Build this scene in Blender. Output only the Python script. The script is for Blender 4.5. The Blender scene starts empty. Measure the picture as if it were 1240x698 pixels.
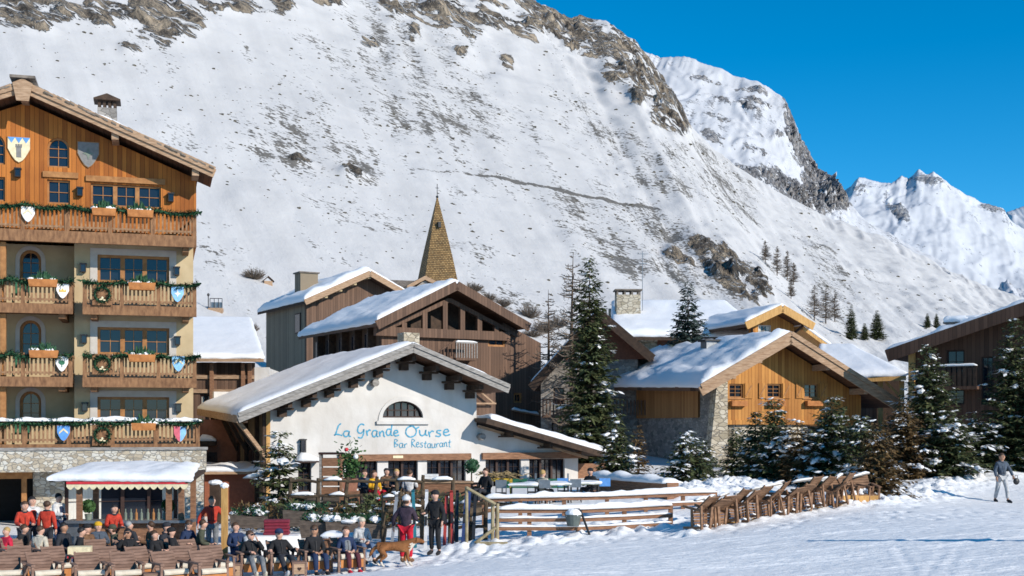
import bpy, bmesh, math, random
import numpy as np
from mathutils import Vector, Matrix, noise
from mathutils.geometry import tessellate_polygon

sc = bpy.context.scene
COL = sc.collection
R = math.radians

# ------------------------------------------------------------------ camera
F, CX, HY, CZ = 1500.0, 620.0, 515.0, 3.9          # focal length in photo pixels, optical centre, horizon row, eye height
cam = bpy.data.cameras.new('camera')
cam.sensor_width = 36.0
cam.lens = F / 1240.0 * 36.0
cam.shift_y = (HY - 349.0) / 1240.0
cam.clip_start, cam.clip_end = 0.5, 30000.0
camo = bpy.data.objects.new('camera', cam)
COL.objects.link(camo)
camo.location = (0, 0, CZ)
camo.rotation_euler = (R(90), 0, 0)
sc.camera = camo

# ------------------------------------------------------------------ sky, sun, exposure
SUN_AZ, SUN_EL = 52.0, 25.5                          # degrees to the right of straight behind the camera
SUN = Vector((math.sin(R(SUN_AZ)) * math.cos(R(SUN_EL)), -math.cos(R(SUN_AZ)) * math.cos(R(SUN_EL)), math.sin(R(SUN_EL))))
w = bpy.data.worlds.new('World')
sc.world = w
w.use_nodes = True
nt = w.node_tree
bg = nt.nodes['Background']
sky = nt.nodes.new('ShaderNodeTexSky')
sky.sky_type = 'NISHITA'
sky.sun_disc = False
sky.sun_elevation = R(SUN_EL)
sky.sun_rotation = R(180 - SUN_AZ)
sky.altitude = 3000
sky.air_density = 1.0
sky.dust_density = 0.0
sky.ozone_density = 4.0
hs = nt.nodes.new('ShaderNodeHueSaturation')          # the deep blue of thin, dry mountain air
hs.inputs['Saturation'].default_value = 1.34
hs.inputs['Value'].default_value = 1.62
hs.inputs['Hue'].default_value = 0.488
nt.links.new(sky.outputs[0], hs.inputs['Color'])
nt.links.new(hs.outputs[0], bg.inputs[0])
bg.inputs[1].default_value = 0.10
sl = bpy.data.lights.new('sun', 'SUN')
sl.energy = 4.8
sl.angle = R(0.5)
sl.color = (1.0, 0.93, 0.83)
so = bpy.data.objects.new('sun', sl)
COL.objects.link(so)
so.rotation_euler = SUN.to_track_quat('Z', 'Y').to_euler()
so.location = SUN * 500
sc.view_settings.view_transform = 'Standard'
sc.view_settings.look = 'None'
sc.view_settings.gamma = 1.0
sc.view_settings.exposure = 0.10
sc.view_settings.use_curve_mapping = False
sc.render.engine = 'CYCLES'
sc.cycles.use_denoising = True
sc.cycles.max_bounces = 6
sc.cycles.diffuse_bounces = 3
sc.cycles.glossy_bounces = 2
sc.cycles.filter_width = 1.6

# ------------------------------------------------------------------ helpers
def P(px, py, Y):
    return Vector(((px - CX) / F * Y, Y, CZ + (HY - py) / F * Y))

ORD = ['first', 'second', 'third', 'fourth', 'fifth', 'sixth', 'seventh', 'eighth', 'ninth', 'tenth', 'eleventh', 'twelfth',
       'thirteenth', 'fourteenth', 'fifteenth', 'sixteenth', 'seventeenth', 'eighteenth', 'nineteenth', 'twentieth']

class MB:
    """collects shapes into one mesh"""
    def __init__(s):
        s.v, s.f, s.m = [], [], []
    def add(s, vs, fs, mi=0):
        b = len(s.v)
        s.v.extend(tuple(p) for p in vs)
        s.f.extend(tuple(b + i for i in f) for f in fs)
        s.m.extend([mi] * len(fs))
        return s
    def box(s, x0, x1, y0, y1, z0, z1, mi=0):
        vs = [(x, y, z) for z in (z0, z1) for y in (y0, y1) for x in (x0, x1)]
        return s.add(vs, [(0, 2, 3, 1), (4, 5, 7, 6), (0, 1, 5, 4), (2, 6, 7, 3), (0, 4, 6, 2), (1, 3, 7, 5)], mi)
    def cbox(s, cx, cy, cz, sx, sy, sz, mi=0):
        return s.box(cx - sx / 2, cx + sx / 2, cy - sy / 2, cy + sy / 2, cz - sz / 2, cz + sz / 2, mi)
    def beam(s, p, q, wd, ht, up=(0, 0, 1), mi=0, taper=1.0):
        p, q, up = Vector(p), Vector(q), Vector(up)
        d = (q - p).normalized()
        sd = d.cross(up)
        if sd.length < 1e-4:
            sd = d.cross(Vector((0, 1, 0)))
        sd.normalize()
        u2 = sd.cross(d).normalized()
        vs = []
        for c, k in ((p, 1.0), (q, taper)):
            for a, b in ((-1, -1), (1, -1), (1, 1), (-1, 1)):
                vs.append(c + sd * (a * wd / 2 * k) + u2 * (b * ht / 2 * k))
        return s.add(vs, [(0, 1, 2, 3), (4, 7, 6, 5), (0, 4, 5, 1), (1, 5, 6, 2), (2, 6, 7, 3), (3, 7, 4, 0)], mi)
    def tube(s, pts, rs, n=8, cap=True, mi=0):
        pts = [Vector(p) for p in pts]
        if not isinstance(rs, (list, tuple)):
            rs = [rs] * len(pts)
        vs, fs = [], []
        ref = Vector((0.13, 0.21, 0.97))
        for i, p in enumerate(pts):
            d = (pts[min(i + 1, len(pts) - 1)] - pts[max(i - 1, 0)]).normalized()
            a = d.cross(ref if abs(d.dot(ref)) < 0.9 else Vector((1, 0, 0))).normalized()
            b = d.cross(a)
            for k in range(n):
                t = 2 * math.pi * k / n
                vs.append(p + (a * math.cos(t) + b * math.sin(t)) * rs[i])
        for i in range(len(pts) - 1):
            for k in range(n):
                fs.append((i * n + k, i * n + (k + 1) % n, (i + 1) * n + (k + 1) % n, (i + 1) * n + k))
        if cap:
            fs.append(tuple(range(n - 1, -1, -1)))
            fs.append(tuple((len(pts) - 1) * n + k for k in range(n)))
        return s.add(vs, fs, mi)
    def ell(s, c, r, nu=10, nv=7, jit=0.0, rnd=random, mi=0, M=None):
        vs, fs = [], []
        for j in range(nv + 1):
            th = math.pi * j / nv
            for i in range(nu):
                ph = 2 * math.pi * i / nu
                k = 1 + (rnd.uniform(-jit, jit) if jit else 0)
                p = Vector((r[0] * math.sin(th) * math.cos(ph) * k, r[1] * math.sin(th) * math.sin(ph) * k, r[2] * math.cos(th) * k))
                if M: p = M @ p
                vs.append(Vector(c) + p)
        for j in range(nv):
            for i in range(nu):
                a, b = j * nu + i, j * nu + (i + 1) % nu
                fs.append((a, a + nu, b + nu, b))
        return s.add(vs, fs, mi)
    def prism(s, poly, y0, y1, mi=0, holes=()):
        """(x,z) polygon with holes, extruded along y"""
        loops = [list(poly)] + [list(h) for h in holes]
        flat = [p for l in loops for p in l]
        tris = tessellate_polygon([[Vector((p[0], p[1], 0)) for p in l] for l in loops])
        n = len(flat)
        vs = [(p[0], y0, p[1]) for p in flat] + [(p[0], y1, p[1]) for p in flat]
        fs = []
        for t in tris:
            a, b, c = t
            ax, az = flat[a]; bx, bz = flat[b]; cx_, cz_ = flat[c]
            if (bx - ax) * (cz_ - az) - (bz - az) * (cx_ - ax) < 0:
                a, b, c = a, c, b
            fs.append((a, b, c)); fs.append((n + a, n + c, n + b))
        o = 0
        for li, l in enumerate(loops):
            m = len(l)
            for i in range(m):
                a, b = o + i, o + (i + 1) % m
                fs.append((a, n + a, n + b, b))
            o += m
        return s.add(vs, fs, mi)
    def slab(s, q, th, mi=0):
        """four corners of the top, extruded straight down"""
        q = [Vector(p) for p in q]
        d = Vector((0, 0, -th))
        vs = q + [p + d for p in q]
        return s.add(vs, [(0, 1, 2, 3), (7, 6, 5, 4), (0, 4, 5, 1), (1, 5, 6, 2), (2, 6, 7, 3), (3, 7, 4, 0)], mi)
    def build(s, name, mats, parent=None, smooth=False, recalc=True):
        me = bpy.data.meshes.new(name)
        me.from_pydata(s.v, [], s.f)
        if not isinstance(mats, (list, tuple)):
            mats = [mats]
        for m in mats:
            me.materials.append(m)
        if any(s.m):
            me.polygons.foreach_set('material_index', s.m)
        if recalc and len(s.f) < 60000:
            bm = bmesh.new(); bm.from_mesh(me)
            bmesh.ops.recalc_face_normals(bm, faces=bm.faces)
            bm.to_mesh(me); bm.free()
        if smooth:
            me.polygons.foreach_set('use_smooth', [True] * len(me.polygons))
        o = bpy.data.objects.new(name, me)
        COL.objects.link(o)
        if parent is not None:
            o.parent = parent
        return o

def tag(o, label=None, cat=None, group=None, kind=None):
    if label: o['label'] = label
    if cat: o['category'] = cat
    if group: o['group'] = group
    if kind: o['kind'] = kind
    return o

def thing(name, label, cat, loc=(0, 0, 0), rz=0.0, group=None):
    o = bpy.data.objects.new(name, None)
    o.empty_display_size = 0.2
    COL.objects.link(o)
    o.location = loc
    o.rotation_euler = (0, 0, rz)
    return tag(o, label, cat, group)

def dup(o, parent=None):
    c = o.copy()
    COL.objects.link(c)
    c.parent = parent
    for ch in list(o.children):
        dup(ch, c)
    return c

def vn(x, y, z=0.0):
    return noise.noise(Vector((x, y, z)))
def fbm(x, y, z=0.0, o=4):
    return noise.fractal(Vector((x, y, z)), 1.0, 2.0, o)

# ------------------------------------------------------------------ materials
def new_mat(name, rough=0.8, spec=0.3):
    m = bpy.data.materials.new(name)
    m.use_nodes = True
    b = m.node_tree.nodes['Principled BSDF']
    b.inputs['Roughness'].default_value = rough
    b.inputs['Specular IOR Level'].default_value = spec
    return m, m.node_tree, b
def nd(nt, t, **kw):
    n = nt.nodes.new('ShaderNode' + t)
    for k, v in kw.items():
        setattr(n, k, v)
    return n
def setin(n, **kw):
    for k, v in kw.items():
        n.inputs[k.replace('_', ' ')].default_value = v
def c4(c):
    return (c[0], c[1], c[2], 1.0)
def math_(nt, op, a, b=None, clamp=False):
    n = nd(nt, 'Math', operation=op, use_clamp=clamp)
    for i, x in enumerate((a, b)):
        if x is None: continue
        if isinstance(x, (int, float)): n.inputs[i].default_value = x
        else: nt.links.new(x, n.inputs[i])
    return n.outputs[0]
def mix_(nt, fac, a, b, mode='MIX'):
    n = nd(nt, 'Mix', data_type='RGBA', blend_type=mode)
    for sock, x in ((n.inputs[0], fac), (n.inputs[6], a), (n.inputs[7], b)):
        if isinstance(x, (int, float)): sock.default_value = x
        elif isinstance(x, (tuple, list)): sock.default_value = c4(x)
        else: nt.links.new(x, sock)
    return n.outputs[2]
def ramp_(nt, fac, stops):
    n = nd(nt, 'ValToRGB')
    el = n.color_ramp.elements
    while len(el) < len(stops): el.new(0.5)
    for e, (p, c) in zip(el, stops):
        e.position = p; e.color = c4(c) if len(c) == 3 else c
    nt.links.new(fac, n.inputs[0])
    return n.outputs[0]
def coords(nt, scale=(1, 1, 1), kind='Object'):
    t = nd(nt, 'TexCoord')
    mp = nd(nt, 'Mapping')
    mp.inputs['Scale'].default_value = scale
    nt.links.new(t.outputs[kind], mp.inputs[0])
    return mp.outputs[0]
def noise_(nt, vec, scale, detail=4, rough=0.55, dist=0.0):
    n = nd(nt, 'TexNoise')
    setin(n, Scale=scale, Detail=detail, Roughness=rough, Distortion=dist)
    nt.links.new(vec, n.inputs['Vector'])
    return n.outputs[0]
def bump_(nt, b, h, strength=0.3, dist=0.05):
    n = nd(nt, 'Bump')
    setin(n, Strength=strength, Distance=dist)
    nt.links.new(h, n.inputs['Height'])
    nt.links.new(n.outputs[0], b.inputs['Normal'])

def mottle(name, c1, c2, scale=4.0, rough=0.8, bump=0.2, stretch=(1, 1, 1), detail=5, spec=0.3, dist=0.03):
    m, nt, b = new_mat(name, rough, spec)
    v = coords(nt, stretch)
    n = noise_(nt, v, scale, detail)
    nt.links.new(ramp_(nt, n, [(0.3, c1), (0.7, c2)]), b.inputs['Base Color'])
    if bump: bump_(nt, b, n, bump, dist)
    return m

def planks(name, c1, c2, width=0.15, axis='x', rough=0.75, gap=0.09, knots=True):
    m, nt, b = new_mat(name, rough, 0.25)
    t = nd(nt, 'TexCoord')
    sep = nd(nt, 'SeparateXYZ')
    nt.links.new(t.outputs['Object'], sep.inputs[0])
    ax = {'x': 0, 'y': 1, 'z': 2}[axis]
    k = math_(nt, 'DIVIDE', sep.outputs[ax], width)
    fl = math_(nt, 'FLOOR', k)
    fr = math_(nt, 'FRACT', k)
    wn = nd(nt, 'TexWhiteNoise', noise_dimensions='1D')
    nt.links.new(fl, wn.inputs['W'])
    st = [0.9, 0.9, 0.9]
    sc_ = [6.0, 6.0, 6.0]
    long_ax = {'x': 2, 'y': 2, 'z': 0}[axis]
    sc_[long_ax] = 0.5
    mp = nd(nt, 'Mapping'); mp.inputs['Scale'].default_value = sc_
    off = nd(nt, 'CombineXYZ')
    o3 = math_(nt, 'MULTIPLY', wn.outputs[0], 37.0)
    for i in range(3): nt.links.new(o3, off.inputs[i])
    nt.links.new(off.outputs[0], mp.inputs['Location'])
    nt.links.new(t.outputs['Object'], mp.inputs[0])
    g = noise_(nt, mp.outputs[0], 2.2, 6, 0.65, 0.6)
    big = noise_(nt, t.outputs['Object'], 0.5, 3)
    f = math_(nt, 'ADD', math_(nt, 'MULTIPLY', wn.outputs[0], 0.55), math_(nt, 'MULTIPLY', g, 0.55))
    f = math_(nt, 'ADD', f, math_(nt, 'MULTIPLY', math_(nt, 'SUBTRACT', big, 0.5), 0.6), True)
    col = ramp_(nt, f, [(0.1, c1), (0.85, c2)])
    gp = math_(nt, 'LESS_THAN', fr, gap)
    col = mix_(nt, math_(nt, 'MULTIPLY', gp, 0.75), col, tuple(x * 0.25 for x in c1))
    nt.links.new(col, b.inputs['Base Color'])
    h = math_(nt, 'SUBTRACT', math_(nt, 'MULTIPLY', g, 0.3), gp)
    bump_(nt, b, h, 0.5, 0.015)
    return m

def stones(name, cols, scale=3.0, mortar=(0.35, 0.32, 0.28), stretch=(1, 1, 1.7)):
    m, nt, b = new_mat(name, 0.9, 0.2)
    v = coords(nt, stretch)
    wv = nd(nt, 'TexNoise'); setin(wv, Scale=3.0, Detail=2.0); nt.links.new(v, wv.inputs['Vector'])
    add = nd(nt, 'MixRGB', blend_type='ADD'); add.inputs[0].default_value = 0.25
    nt.links.new(v, add.inputs[1]); nt.links.new(wv.outputs[1], add.inputs[2])
    vo = nd(nt, 'TexVoronoi'); setin(vo, Scale=scale, Randomness=0.9); nt.links.new(add.outputs[0], vo.inputs['Vector'])
    ve = nd(nt, 'TexVoronoi', feature='DISTANCE_TO_EDGE'); setin(ve, Scale=scale, Randomness=0.9); nt.links.new(add.outputs[0], ve.inputs['Vector'])
    sep = nd(nt, 'SeparateColor'); nt.links.new(vo.outputs['Color'], sep.inputs[0])
    n = noise_(nt, v, 9.0, 5)
    f = math_(nt, 'ADD', math_(nt, 'MULTIPLY', sep.outputs[0], 0.8), math_(nt, 'MULTIPLY', math_(nt, 'SUBTRACT', n, 0.35), 0.5), True)
    stops = [(i / (len(cols) - 1), c) for i, c in enumerate(cols)]
    col = ramp_(nt, f, stops)
    e = ramp_(nt, ve.outputs['Distance'], [(0.02, (1, 1, 1)), (0.07, (0, 0, 0))])
    col = mix_(nt, e, col, mortar)
    nt.links.new(col, b.inputs['Base Color'])
    h = math_(nt, 'SUBTRACT', math_(nt, 'MULTIPLY', n, 0.4), e)
    bump_(nt, b, h, 0.7, 0.04)
    return m

def snow_mat(name, c=(0.80, 0.82, 0.86), scale=3.0, bump=0.35, dist=0.06, stretch=(1, 1, 1)):
    m, nt, b = new_mat(name, 0.55, 0.25)
    v = coords(nt, stretch)
    n = noise_(nt, v, scale, 6, 0.6)
    n2 = noise_(nt, v, scale * 0.15, 3, 0.5)
    col = ramp_(nt, n2, [(0.3, tuple(x * 0.955 for x in c)), (0.7, c)])
    nt.links.new(col, b.inputs['Base Color'])
    bump_(nt, b, n, bump, dist)
    return m

def plain(name, c, rough=0.7, metal=0.0, spec=0.4, var=0.18):
    m, nt, b = new_mat(name, rough, spec)
    v = coords(nt)
    n = noise_(nt, v, 7.0, 4)
    nt.links.new(ramp_(nt, n, [(0.3, tuple(x * (1 - var) for x in c)), (0.7, tuple(min(1, x * (1 + var)) for x in c))]), b.inputs['Base Color'])
    b.inputs['Metallic'].default_value = metal
    return m

MAT = {}
MAT['snow'] = snow_mat('snow', (0.84, 0.83, 0.82))
MAT['snow_roof'] = snow_mat('roof_snow', (0.82, 0.82, 0.83), 1.6, 0.45, 0.10)
MAT['snow_ground'] = snow_mat('ground_snow', (0.905, 0.895, 0.885), 2.6, 0.7, 0.09, (1.0, 1.8, 1.0))
MAT['wood_orange'] = planks('larch_cladding', (0.20, 0.055, 0.012), (0.50, 0.175, 0.034), 0.17)
MAT['wood_chalet'] = planks('pine_cladding', (0.27, 0.10, 0.024), (0.54, 0.25, 0.065), 0.19)
MAT['wood_chalet_side'] = planks('pine_side_cladding', (0.26, 0.115, 0.040), (0.45, 0.22, 0.08), 0.19, 'y')
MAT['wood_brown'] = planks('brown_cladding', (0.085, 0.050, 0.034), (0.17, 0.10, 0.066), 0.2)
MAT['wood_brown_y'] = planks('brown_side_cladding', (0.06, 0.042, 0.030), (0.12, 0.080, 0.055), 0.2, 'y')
MAT['wood_dark'] = mottle('dark_timber', (0.030, 0.018, 0.012), (0.075, 0.045, 0.028), 5, 0.75, 0.3, (1, 1, 1))
MAT['wood_deep'] = planks('dark_brown_cladding', (0.065, 0.034, 0.022), (0.13, 0.070, 0.045), 0.2)
MAT['wood_olive'] = planks('weathered_cladding', (0.13, 0.105, 0.075), (0.24, 0.19, 0.13), 0.22, 'y')
MAT['timber'] = mottle('weathered_timber', (0.25, 0.15, 0.085), (0.46, 0.31, 0.20), 3.0, 0.8, 0.4, (1.0, 1.0, 6.0))
MAT['timber_grey'] = mottle('grey_timber', (0.16, 0.145, 0.13), (0.36, 0.335, 0.31), 4, 0.8, 0.4, (1, 1, 5))
MAT['balcony_wood'] = mottle('balcony_timber', (0.13, 0.060, 0.028), (0.31, 0.160, 0.075), 3.0, 0.75, 0.35, (3, 3, 1))
MAT['baluster_wood'] = mottle('baluster_timber', (0.17, 0.085, 0.042), (0.36, 0.205, 0.105), 5.0, 0.75, 0.3, (2, 2, 1))
MAT['box_wood'] = mottle('planter_timber', (0.30, 0.11, 0.03), (0.50, 0.20, 0.06), 4.0, 0.7, 0.3)
MAT['fence_wood'] = mottle('fence_timber', (0.15, 0.075, 0.042), (0.31, 0.16, 0.09), 4.0, 0.8, 0.4, (1, 1, 5))
MAT['rustic_wood'] = mottle('rustic_rail', (0.035, 0.025, 0.018), (0.12, 0.085, 0.05), 5.0, 0.85, 0.5)
MAT['pale_pole'] = mottle('peeled_pole', (0.20, 0.16, 0.09), (0.40, 0.33, 0.20), 5.0, 0.85, 0.4)
MAT['post_wood'] = mottle('new_post', (0.38, 0.20, 0.06), (0.58, 0.34, 0.12), 4.0, 0.7, 0.3, (3, 3, 0.6))
MAT['window_wood'] = mottle('window_timber', (0.26, 0.11, 0.035), (0.42, 0.20, 0.07), 5.0, 0.6, 0.2)
MAT['window_dark'] = mottle('brown_window_timber', (0.026, 0.012, 0.009), (0.050, 0.024, 0.018), 5.0, 0.6, 0.2)
MAT['plaster'] = mottle('cream_plaster', (0.42, 0.315, 0.18), (0.54, 0.42, 0.255), 1.4, 0.9, 0.15, (1, 1, 1))
MAT['surround'] = mottle('pale_window_surround', (0.46, 0.41, 0.36), (0.56, 0.51, 0.45), 3.0, 0.9, 0.1)
MAT['white_wall'] = mottle('white_render', (0.56, 0.535, 0.505), (0.63, 0.605, 0.575), 1.3, 0.9, 0.5, (1, 1, 1), 8, 0.2, 0.06)
_nt = MAT['white_wall'].node_tree; _b = _nt.nodes['Principled BSDF']                # damp streaks and trowel patches
_src = _b.inputs['Base Color'].links[0].from_socket
_st = noise_(_nt, coords(_nt, (1.4, 1.4, 0.35)), 1.2, 6, 0.65)
_pt = noise_(_nt, coords(_nt), 0.55, 3, 0.5)
_nt.links.new(mix_(_nt, 1.0, mix_(_nt, 1.0, _src, ramp_(_nt, _st, [(0.36, (0.93, 0.92, 0.90)), (0.52, (1, 1, 1))]), 'MULTIPLY'), ramp_(_nt, _pt, [(0.42, (0.92, 0.91, 0.90)), (0.52, (1, 1, 1))]), 'MULTIPLY'), _b.inputs['Base Color'])
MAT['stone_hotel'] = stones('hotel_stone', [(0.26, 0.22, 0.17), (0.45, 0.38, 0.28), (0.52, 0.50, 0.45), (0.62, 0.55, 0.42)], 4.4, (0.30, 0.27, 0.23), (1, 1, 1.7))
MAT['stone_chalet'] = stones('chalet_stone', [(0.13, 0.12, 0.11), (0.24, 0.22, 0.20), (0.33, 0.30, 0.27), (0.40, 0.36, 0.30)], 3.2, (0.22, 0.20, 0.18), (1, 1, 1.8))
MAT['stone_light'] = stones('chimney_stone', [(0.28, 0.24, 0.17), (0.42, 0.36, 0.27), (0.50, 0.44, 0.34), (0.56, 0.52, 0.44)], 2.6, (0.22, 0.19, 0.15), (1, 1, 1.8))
MAT['slate'] = mottle('stone_tiles', (0.10, 0.085, 0.07), (0.24, 0.20, 0.165), 4.5, 0.9, 0.6)
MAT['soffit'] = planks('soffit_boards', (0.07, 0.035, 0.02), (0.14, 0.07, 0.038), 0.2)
MAT['glass'] = new_mat('window_glass', 0.06, 0.6)[0]
MAT['glass'].node_tree.nodes['Principled BSDF'].inputs['Base Color'].default_value = (0.012, 0.016, 0.024, 1)
MAT['black'] = plain('black_metal', (0.014, 0.014, 0.016), 0.5)
MAT['dark_room'] = plain('dark_interior', (0.012, 0.011, 0.011), 0.9)
MAT['curtain'] = mottle('curtain_cloth', (0.50, 0.48, 0.42), (0.66, 0.64, 0.58), 9.0, 0.9, 0.2, (3, 3, 0.3))
MAT['metal'] = plain('grey_metal', (0.25, 0.26, 0.27), 0.4, 0.7)
MAT['shingle'] = None
MAT['blue_paint'] = plain('blue_paint', (0.055, 0.30, 0.46), 0.6)
MAT['green_needles'] = None
# ------------------------------------------------------------------ more materials
def foliage(name, c1, c2, c3, rough=0.7):
    m, nt, b = new_mat(name, rough, 0.2)
    t = nd(nt, 'TexCoord')
    n = noise_(nt, t.outputs['Object'], 2.2, 5, 0.7)
    n2 = noise_(nt, t.outputs['Object'], 14.0, 2, 0.6)
    f = math_(nt, 'ADD', math_(nt, 'MULTIPLY', n, 0.65), math_(nt, 'MULTIPLY', n2, 0.4))
    nt.links.new(ramp_(nt, f, [(0.36, c1), (0.52, c2), (0.68, c3)]), b.inputs['Base Color'])
    return m
MAT['needles'] = foliage('fir_needles', (0.026, 0.042, 0.018), (0.066, 0.082, 0.034), (0.135, 0.138, 0.058))
MAT['needles_blue'] = foliage('blue_spruce_needles', (0.028, 0.045, 0.040), (0.055, 0.080, 0.070), (0.10, 0.13, 0.11))
MAT['needles_brown'] = foliage('rusty_needles', (0.050, 0.032, 0.014), (0.115, 0.072, 0.030), (0.20, 0.130, 0.055))
MAT['garland'] = foliage('garland_needles', (0.012, 0.040, 0.018), (0.025, 0.075, 0.035), (0.05, 0.12, 0.06))
MAT['leaves'] = foliage('green_leaves', (0.02, 0.05, 0.015), (0.045, 0.10, 0.03), (0.09, 0.16, 0.05))
MAT['bark'] = mottle('bark', (0.045, 0.030, 0.020), (0.11, 0.075, 0.05), 8, 0.9, 0.5, (1, 1, 0.3))
MAT['twigs'] = mottle('bare_twigs', (0.085, 0.065, 0.050), (0.17, 0.135, 0.105), 3, 0.9, 0.0)
MAT['thatch'] = mottle('dry_thatch', (0.16, 0.11, 0.05), (0.30, 0.22, 0.11), 9, 0.9, 0.5, (1, 1, 0.4))

def shingle_mat():
    m, nt, b = new_mat('wood_shingles', 0.75, 0.3)
    t = nd(nt, 'TexCoord')
    mp = nd(nt, 'Mapping'); nt.links.new(t.outputs['UV'], mp.inputs[0])
    br = nd(nt, 'TexBrick')
    setin(br, Scale=1.0, Mortar_Size=0.03, Bias=0.0, Brick_Width=0.14, Row_Height=0.16)
    br.inputs['Color1'].default_value = c4((0.28, 0.165, 0.062))
    br.inputs['Color2'].default_value = c4((0.50, 0.33, 0.145))
    br.inputs['Mortar'].default_value = c4((0.05, 0.03, 0.012))
    nt.links.new(mp.outputs[0], br.inputs['Vector'])
    n = noise_(nt, t.outputs['Object'], 1.8, 4)
    col = mix_(nt, 1.0, br.outputs[0], ramp_(nt, n, [(0.3, (0.6, 0.6, 0.6)), (0.7, (1.25, 1.2, 1.1))]), 'MULTIPLY')
    nt.links.new(col, b.inputs['Base Color'])
    bump_(nt, b, br.outputs['Fac'], 0.6, 0.03)
    return m
MAT['shingle'] = shingle_mat()

def mountain_mat(name, rock1, rock2, rock3, scrub=(0.085, 0.075, 0.05), stretch=(1, 1, 1), snowc=(0.575, 0.56, 0.55), k=1.0):
    """snow over rock: attribute 'rock' says where the cliff comes through, 'scrub' how much heath and scree pokes out of the snow"""
    m, nt, b = new_mat(name, 0.75, 0.15)
    t = nd(nt, 'TexCoord')
    mp = nd(nt, 'Mapping'); mp.inputs['Scale'].default_value = stretch
    nt.links.new(t.outputs['UV'], mp.inputs[0])
    ar = nd(nt, 'Attribute', attribute_name='rock')
    asx = nd(nt, 'Attribute', attribute_name='scrub')
    uv = t.outputs['UV']
    n1 = noise_(nt, uv, 55 * k, 9, 0.68, 0.4)
    n2 = noise_(nt, uv, 18 * k, 5, 0.6)
    fine = noise_(nt, uv, 190 * k, 5, 0.65)
    # rock
    rf = math_(nt, 'ADD', ar.outputs['Fac'], math_(nt, 'MULTIPLY', math_(nt, 'SUBTRACT', n1, 0.5), 2.1))
    rf = ramp_(nt, rf, [(0.50, (0, 0, 0)), (0.56, (1, 1, 1))])
    ml = nd(nt, 'Mapping'); ml.inputs['Scale'].default_value = (70 * k, 210 * k, 1); ml.inputs['Rotation'].default_value = (0, 0, R(-14))
    nt.links.new(uv, ml.inputs[0])
    led = noise_(nt, ml.outputs[0], 1.0, 5, 0.65, 0.5)          # snow caught on the ledges
    rf = math_(nt, 'MULTIPLY', rf, ramp_(nt, led, [(0.52, (1, 1, 1)), (0.60, (0, 0, 0))]))
    # scrub and stones: small specks, stretched along the slope
    sp = noise_(nt, mp.outputs[0], 230 * k, 3, 0.6)
    sp2 = noise_(nt, mp.outputs[0], 52 * k, 4, 0.65)
    th = math_(nt, 'SUBTRACT', 0.725, math_(nt, 'MULTIPLY', asx.outputs['Fac'], 0.285))
    th = math_(nt, 'SUBTRACT', th, math_(nt, 'MULTIPLY', math_(nt, 'MAXIMUM', math_(nt, 'SUBTRACT', asx.outputs['Fac'], 0.72), 0.0), 0.7))
    s = math_(nt, 'ADD', math_(nt, 'MULTIPLY', sp, 0.62), math_(nt, 'MULTIPLY', sp2, 0.38))
    s = math_(nt, 'ADD', s, math_(nt, 'MULTIPLY', math_(nt, 'SUBTRACT', n2, 0.5), 0.62))
    ms = nd(nt, 'Mapping'); ms.inputs['Scale'].default_value = (90 * k, 5 * k, 1)
    nt.links.new(uv, ms.inputs[0])
    stk = noise_(nt, ms.outputs[0], 1.0, 4, 0.6, 0.3)
    s = math_(nt, 'ADD', s, math_(nt, 'MULTIPLY', math_(nt, 'SUBTRACT', stk, 0.5), 0.45))
    sf = math_(nt, 'MULTIPLY', math_(nt, 'SUBTRACT', s, th), 26.0, True)
    rc = ramp_(nt, math_(nt, 'ADD', math_(nt, 'MULTIPLY', n1, 0.6), math_(nt, 'MULTIPLY', fine, 0.4)), [(0.40, tuple(x * 0.45 for x in rock1)), (0.47, rock1), (0.53, rock2), (0.62, rock3)])
    sc2 = ramp_(nt, fine, [(0.35, tuple(x * 0.4 for x in scrub)), (0.65, tuple(x * 1.35 for x in scrub))])
    sn = ramp_(nt, math_(nt, 'ADD', math_(nt, 'MULTIPLY', n2, 0.5), math_(nt, 'MULTIPLY', stk, 0.5)), [(0.36, tuple(x * 0.86 for x in snowc)), (0.6, snowc)])
    col = mix_(nt, math_(nt, 'MULTIPLY', sf, 0.85), sn, sc2)
    col = mix_(nt, rf, col, rc)
    nt.links.new(col, b.inputs['Base Color'])
    h = math_(nt, 'ADD', math_(nt, 'MULTIPLY', n1, 0.6), math_(nt, 'MULTIPLY', fine, 0.35))
    h = math_(nt, 'MULTIPLY', h, math_(nt, 'ADD', math_(nt, 'MULTIPLY', rf, 0.95), 0.05))
    bump_(nt, b, h, 1.0, 9.0)
    return m

# ------------------------------------------------------------------ ground: one snow sheet
CTRL = [  # photo pixel column, row, distance
    (20, 712, 31), (160, 712, 31), (300, 702, 32.5), (420, 691, 34), (490, 683, 34), (545, 668, 35.5), (600, 655, 37), (700, 648, 37.5),
    (800, 638, 38), (850, 643, 36), (950, 625, 38.5), (1050, 610, 41), (1100, 582, 52), (1180, 576, 54), (1240, 572, 56), (1213, 610, 46.5),
    (620, 698, 27.5), (940, 698, 26), (1240, 698, 23), (1020, 655, 31), (1240, 636, 31), (0, 636, 48), (120, 650, 42), (30, 683, 36), (150, 678, 37), (250, 672, 38), (240, 637, 48),
    (300, 640, 42), (868, 568, 61), (760, 575, 58), (900, 575, 57), (1400, 560, 60), (1400, 640, 32)]
cx_, cy_, cz_ = [], [], []
for px, py, Y in CTRL:
    p = P(px, py, Y); cx_.append(p.x); cy_.append(p.y); cz_.append(p.z)
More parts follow.
